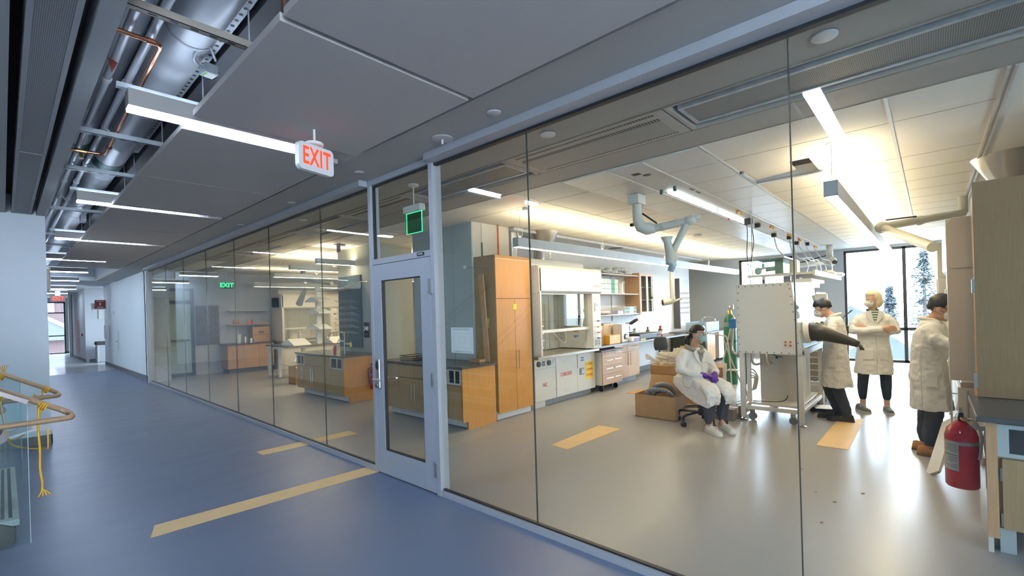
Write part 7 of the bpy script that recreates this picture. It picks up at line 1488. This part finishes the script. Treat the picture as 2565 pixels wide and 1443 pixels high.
co = MB(); co.loft([((0, .0, .545), .225, .17), ((0, .0, .62), .22, .165), ((0, .0, .70), .215, .16), ((0, .0, .79), .208, .154), ((0, .0, .88), .20, .148), ((0, .0, 1.02), .185, .13), ((0, 0, 1.18), .20, .125), ((0, 0, 1.30), .205, .115), ((0, -.005, 1.37), .18, .095), ((0, -.01, 1.41), .12, .075), ((0, -.01, 1.44), .07, .06)], 48)
drape(co, 1.05, .6, .030, 7, 2.0)
limb(co, [(.165, 0, 1.335), (.225, .02, 1.25), (.245, .06, 1.165), (.14, .16, 1.165), (.02, .205, 1.185), (-.035, .212, 1.19)], [.064, .066, .062, .055, .050, .046]); limb(co, [(-.165, 0, 1.335), (-.225, .02, 1.25), (-.245, .06, 1.165), (-.14, .14, 1.15), (.02, .15, 1.15), (.075, .15, 1.165)], [.064, .066, .062, .055, .050, .046])
c3 = melt('lab_coat', co, COAT, p, .008, .024, 1)
sh = obj('striped_shirt', MB().prism([(-.055, 1.445), (.055, 1.445), (.0, 1.27)], 'y', .108, .125), PAPERW, p)
for z, w in ((1.425, .049), (1.39, .038), (1.355, .027), (1.32, .016)): obj('stripe', MB().box(-w, w, .124, .128, z-.008, z+.006), mat('stripe_green', (.01, .12, .07), .7), sh)
obj('neckline', MB().tube([(.055, .06, 1.45), (0, .085, 1.44), (-.055, .06, 1.45), (-.06, -.02, 1.46), (0, -.07, 1.465), (.06, -.02, 1.46)], .013, 8, 4, closed=True), mat('stripe_green', (.01, .12, .07), .7), sh, smooth=True)
for s in (1, -1): obj('lapel', MB().prism([(s*.045, 1.455), (s*.105, 1.43), (s*.085, 1.34), (s*.008, 1.25)], 'y', .112, .130), COAT, c3, bevel=.004)
patch('pocket', c3, c3, (-.115, .16, .84), (1, 0, 0), (0, 0, 1), .14, .17, (0, 1, 0)); patch('pocket', c3, c3, (.115, .16, .84), (1, 0, 0), (0, 0, 1), .14, .17, (0, 1, 0)); obj('front_seam', MB().tube([(.0, .150, 1.10), (.0, .155, .9), (.0, .170, .56)], .003, 5, 4), GREYW, c3)
for z in (1.06, .92, .78): obj('button', MB().sph((.012, .160, z), .008, (1, .5, 1), seg=8), PAPERW, c3)
GS = mat('blue_grey_shoe', (.12, .15, .18), .7)
shoe(p, (.15, .05, 0), .35, GS, mat('cream_sole', (.62, .56, .48), .6), .26, PAPERW); shoe(p, (-.14, .05, 0), -.35+.35, GS, mat('cream_sole', (.62, .56, .48), .6), .26, PAPERW)
p.location = (8.38, .625, 0); p.rotation_euler = (0, 0, math.radians(197)-PI/2)
# ---------- 4: bending into the right hood
def hair4(d):
    k = 1.06+.24*sm(.15, .75, d.z)*(1-.45*abs(d.x))*(1+.35*d.y)+.09*noise.noise(V((d.x*9, d.y*2.5, d.z*6)))+.04*sm(.1, -.7, d.y)
    face = sm(.35, .65, d.y)*sm(.45, .20, d.z); side = sm(.1, -.35, d.z)*sm(-.65, -.2, d.y); low = sm(-.35, -.75, d.z)
    return k*(1-.4*max(face, side, low))
p = thing('person', 'dark-haired person in lab coat and tan shoes working in the right hood', 'person', (0, 0, 0))
b = MB(); T4 = head_parts(p, b, (0, .105, 1.49), -.05, -.25, SKIN2, hair4, HAIRK, 'n95', 'black', 1.0, neck=(0, .01, 1.35))
limb(b, [(0, .01, 1.37), (0, .0, 1.1), (0, -.0, .85)], [.06, .10, .11])
for s in (1, -1):
    limb(b, [(s*.17, .03, 1.30), (s*.21, .16, 1.15), (s*.13, .40, 1.10)], [.04, .035, .027])
    hand(b, (s*.13, .40, 1.10), (-s*.2, 1, -.1), (0, 0, -1), s, .6)
limb(b, [(.08, 0, .84), (.085, .05, .50), (.085, .0, .13), (.085, .0, .07)], [.07, .045, .034, .034]); limb(b, [(-.08, 0, .84), (-.085, -.04, .50), (-.085, -.07, .13), (-.085, -.07, .07)], [.07, .045, .034, .034])
melt('body', b, SKIN2, p, .007, it=2)
tr = MB(); limb(tr, [(.08, 0, .84), (.085, .03, .60), (.085, .05, .50), (.085, .02, .34), (.085, .0, .20), (.085, .0, .13)], [.10, .085, .075, .072, .064, .046]); limb(tr, [(-.08, 0, .84), (-.085, -.03, .60), (-.085, -.04, .50), (-.085, -.05, .34), (-.085, -.07, .20), (-.085, -.07, .13)], [.10, .085, .075, .072, .064, .046])
melt('joggers', tr, mat('grey_joggers', (.055, .06, .075), .85), p, .009, .016)
co = MB(); co.loft([((0, .01, .475), .22, .165), ((0, .005, .55), .218, .163), ((0, -.0, .62), .215, .16), ((0, -.0, .71), .208, .155), ((0, -.01, .80), .20, .15), ((0, -.005, .98), .19, .14), ((0, .0, 1.12), .205, .14), ((0, .015, 1.24), .21, .13), ((0, .03, 1.31), .19, .11), ((0, .02, 1.36), .13, .085), ((0, .01, 1.395), .07, .06)], 48)
drape(co, 1.1, .5, .035, 8, .3)
for s in (1, -1): limb(co, [(s*.165, .03, 1.285), (s*.21, .08, 1.20), (s*.22, .17, 1.14), (s*.17, .29, 1.12), (s*.14, .36, 1.11)], [.068, .068, .06, .052, .045])
c4 = melt('lab_coat', co, COAT, p, .008, .026, 1)
obj('collar', MB().tube([(.075, .05, 1.37), (.08, -.02, 1.395), (0, -.07, 1.40), (-.08, -.02, 1.395), (-.075, .05, 1.37)], .018, 8, 4), COAT, c4, smooth=True)
patch('pocket', c4, c4, (.218, .07, .80), (0, 1, 0), (0, 0, 1), .14, .16, (1, 0, 0)); obj('side_seam', MB().tube([(.21, -.03, 1.1), (.212, -.035, .8), (.226, -.03, .49)], .003, 5, 4), GREYW, c4)
TS = mat('tan_suede', (.42, .20, .06), .8); SO = mat('brown_sole', (.16, .09, .05), .7)
shoe(p, (.085, .04, 0), .1, TS, SO, .28, mat('tan_lace', (.35, .22, .10), .7)); shoe(p, (-.085, -.03, 0), -.05, TS, SO, .28, mat('tan_lace', (.35, .22, .10), .7))
p.location = (6.37, .025, 0); p.rotation_euler = (0, 0, math.radians(262)-PI/2)
# ================================================================== OUTSIDE
struct('ground_outside', MB().box(15.1, 260, -160, 160, -4.6, -4.5).box(-160, 15, 34.7, 220, -4.6, -4.5), mat('pale_ground', (.30, .30, .30), .9), at=(60, 0, -4.5))
ROOF = mat('slate_roof', (.020, .025, .032), .7, var=.15, scale=3); SIDE = mat('pale_siding', (.40, .40, .40), .8); BRICK = mat('red_brick', (.30, .10, .07), .9)
def brickmat(name='brick_wall'):
    if name in MATS: return MATS[name]
    m = mat(name, (.30, .12, .09), .9, bump=.001); n = m.node_tree.nodes; l = m.node_tree.links
    b = n.new('ShaderNodeTexBrick'); b.inputs['Color1'].default_value = (.034, .015, .014, 1); b.inputs['Color2'].default_value = (.026, .012, .012, 1); b.inputs['Mortar'].default_value = (.033, .028, .028, 1); b.inputs['Scale'].default_value = 3.4
    mp = n.new('ShaderNodeMapping'); mp.inputs['Rotation'].default_value = (PI/2, 0, 0); l.new(n['Texture Coordinate'].outputs['Object'], mp.inputs[0]); l.new(mp.outputs[0], b.inputs['Vector']); l.new(b.outputs['Color'], n['Principled BSDF'].inputs['Base Color']); return m
def house(x, y, w, d, zb, ze, zr, L, ridge='y'):
    t = thing('house', L, 'house', (x, y, zb), 'houses seen through the far windows')
    obj('wall', MB().box(x, x+d, y-w/2, y+w/2, zb, ze), SIDE, t)
    if ridge == 'y': m = MB().prism([(x-.5, ze), (x+d/2, zr), (x+d+.5, ze)], 'y', y-w/2-.4, y+w/2+.4)
    else: m = MB().prism([(y-w/2-.6, ze), (y, zr), (y+w/2+.6, ze)], 'x', x-.4, x+d+.4)
    obj('roof', m, ROOF, t); obj('window', MB().box(x-.05, x, y-.8, y+.2, ze-2.0, ze-.7), MUL, t)
house(28, 1.75, 2.4, 6, -4.5, -1.3, .2, 'house with dark pitched roof low behind the far window', 'x'); house(50, 6.6, 9, 9, -4.5, -1.0, 1.9, 'pale gabled house behind the white-haired person', 'x'); house(46, -6, 8, 9, -4.5, -2.2, .6, 'grey roofed house right of the window mullion', 'x')
tag(obj('tower_outside', MB().box(150, 165, 16, 24, -4.5, 13), SIDE), 'pale distant high building seen faintly through the far window', 'building')
def conifer(x, y, h, L, sd, m, wd=1.0):
    random.seed(sd); t = thing('conifer', L, 'tree', (x, y, -4.5), 'trees behind the far window')
    obj('trunk', MB().cyl((x, y, -4.5), (x, y, h-.5), .22, .04, seg=8), mat('bark', (.06, .05, .04), .9), t)
    mb = MB(); n = 4200
    for i in range(n):
        f = random.random()**.8; z = -3+f*(h+3); R = (1-f)**.8*3.0*wd*(.75+.25*math.sin(f*40))+.12; a = random.uniform(0, 2*PI); q = R*random.uniform(.25, 1)
        c = V((x+math.cos(a)*q, y+math.sin(a)*q, z-q*.25)); s = random.uniform(.06, .17)
        d = V((math.cos(a), math.sin(a), -.35)).normalized(); w = V((-math.sin(a), math.cos(a), 0))
        mb._m([c-d*s, c+w*s*.45, c+d*s*1.2, c-w*s*.45, c+V((0, 0, -.1*s)), c+V((0, 0, .12*s))], [(0, 1, 5), (1, 2, 5), (2, 3, 5), (3, 0, 5), (1, 0, 4), (2, 1, 4), (3, 2, 4), (0, 3, 4)])
    obj('foliage', mb, m, t)
CON = mat('blue_green_needles', (.018, .028, .032), .8)
conifer(40, .3, 4.7, 'tall blue green conifer right of the far window mullion', 4, CON); conifer(43, 2.2, 2.6, 'fainter conifer left of the mullion behind the standing pair', 9, CON, .5)
def bare(x, y, h, L, sd):
    random.seed(sd); t = thing('bare_tree', L, 'tree', (x, y, -4.5), 'trees behind the far window'); mb = MB()
    def br(p, d, l, r, k):
        q = p+d*l; mb.cyl(p, q, r, r*.6, seg=5)
        if k: [br(q, (d+V([random.uniform(-.6, .6) for _ in range(3)])).normalized(), l*.72, r*.6, k-1) for _ in range(3)]
    br(V((x, y, -4.5)), V((0, 0, 1)), h, .08, 4); obj('branches', mb, mat('bark', (.06, .05, .04), .9), t)
bare(23, .95, 1.3, 'small bare tree at the bottom of the far window', 2)
for z, z2, L in ((2.45, 2.6, 'upper power line crossing the window view'), (.85, 1.0, 'lower power line crossing the window view')):
    tag(obj('power_line', MB().tube([(36, 14, z+.2), (36, 3, z-.1), (36, -10, z2)], .02, 6, 6), BLACK), L, 'power line')
# brick building beyond the corridor window
t = thing('brick_building', 'red brick building with a grey roof behind the far corridor window', 'building', (2, 48, -4.5))
obj('wall', MB().box(-6, 9, 56, 60, -4.5, 8), brickmat(), t); obj('window', MB().box(2.3, 3.0, 55.9, 56, 2.6, 4.2).box(3.6, 4.2, 55.9, 56, 2.6, 4.2), SIDE, t)
t2 = thing('brick_house', 'low brick house with pitched grey roof in the corridor window', 'building', (2, 44, -4.5)); obj('wall', MB().box(0.5, 6, 44, 49, -4.5, .6), brickmat(), t2); obj('roof', MB().prism([(-.5, .5), (1.2, 2.6), (4.5, .5)], 'y', 43.5, 49.5), mat('grey_shingle', (.021, .025, .032), .8, var=.1, scale=4), t2); obj('fascia', MB().prism([(1.2, 2.6), (4.5, .5), (4.5, .25), (1.2, 2.35)], 'y', 43.4, 43.5), WHITE, t2)
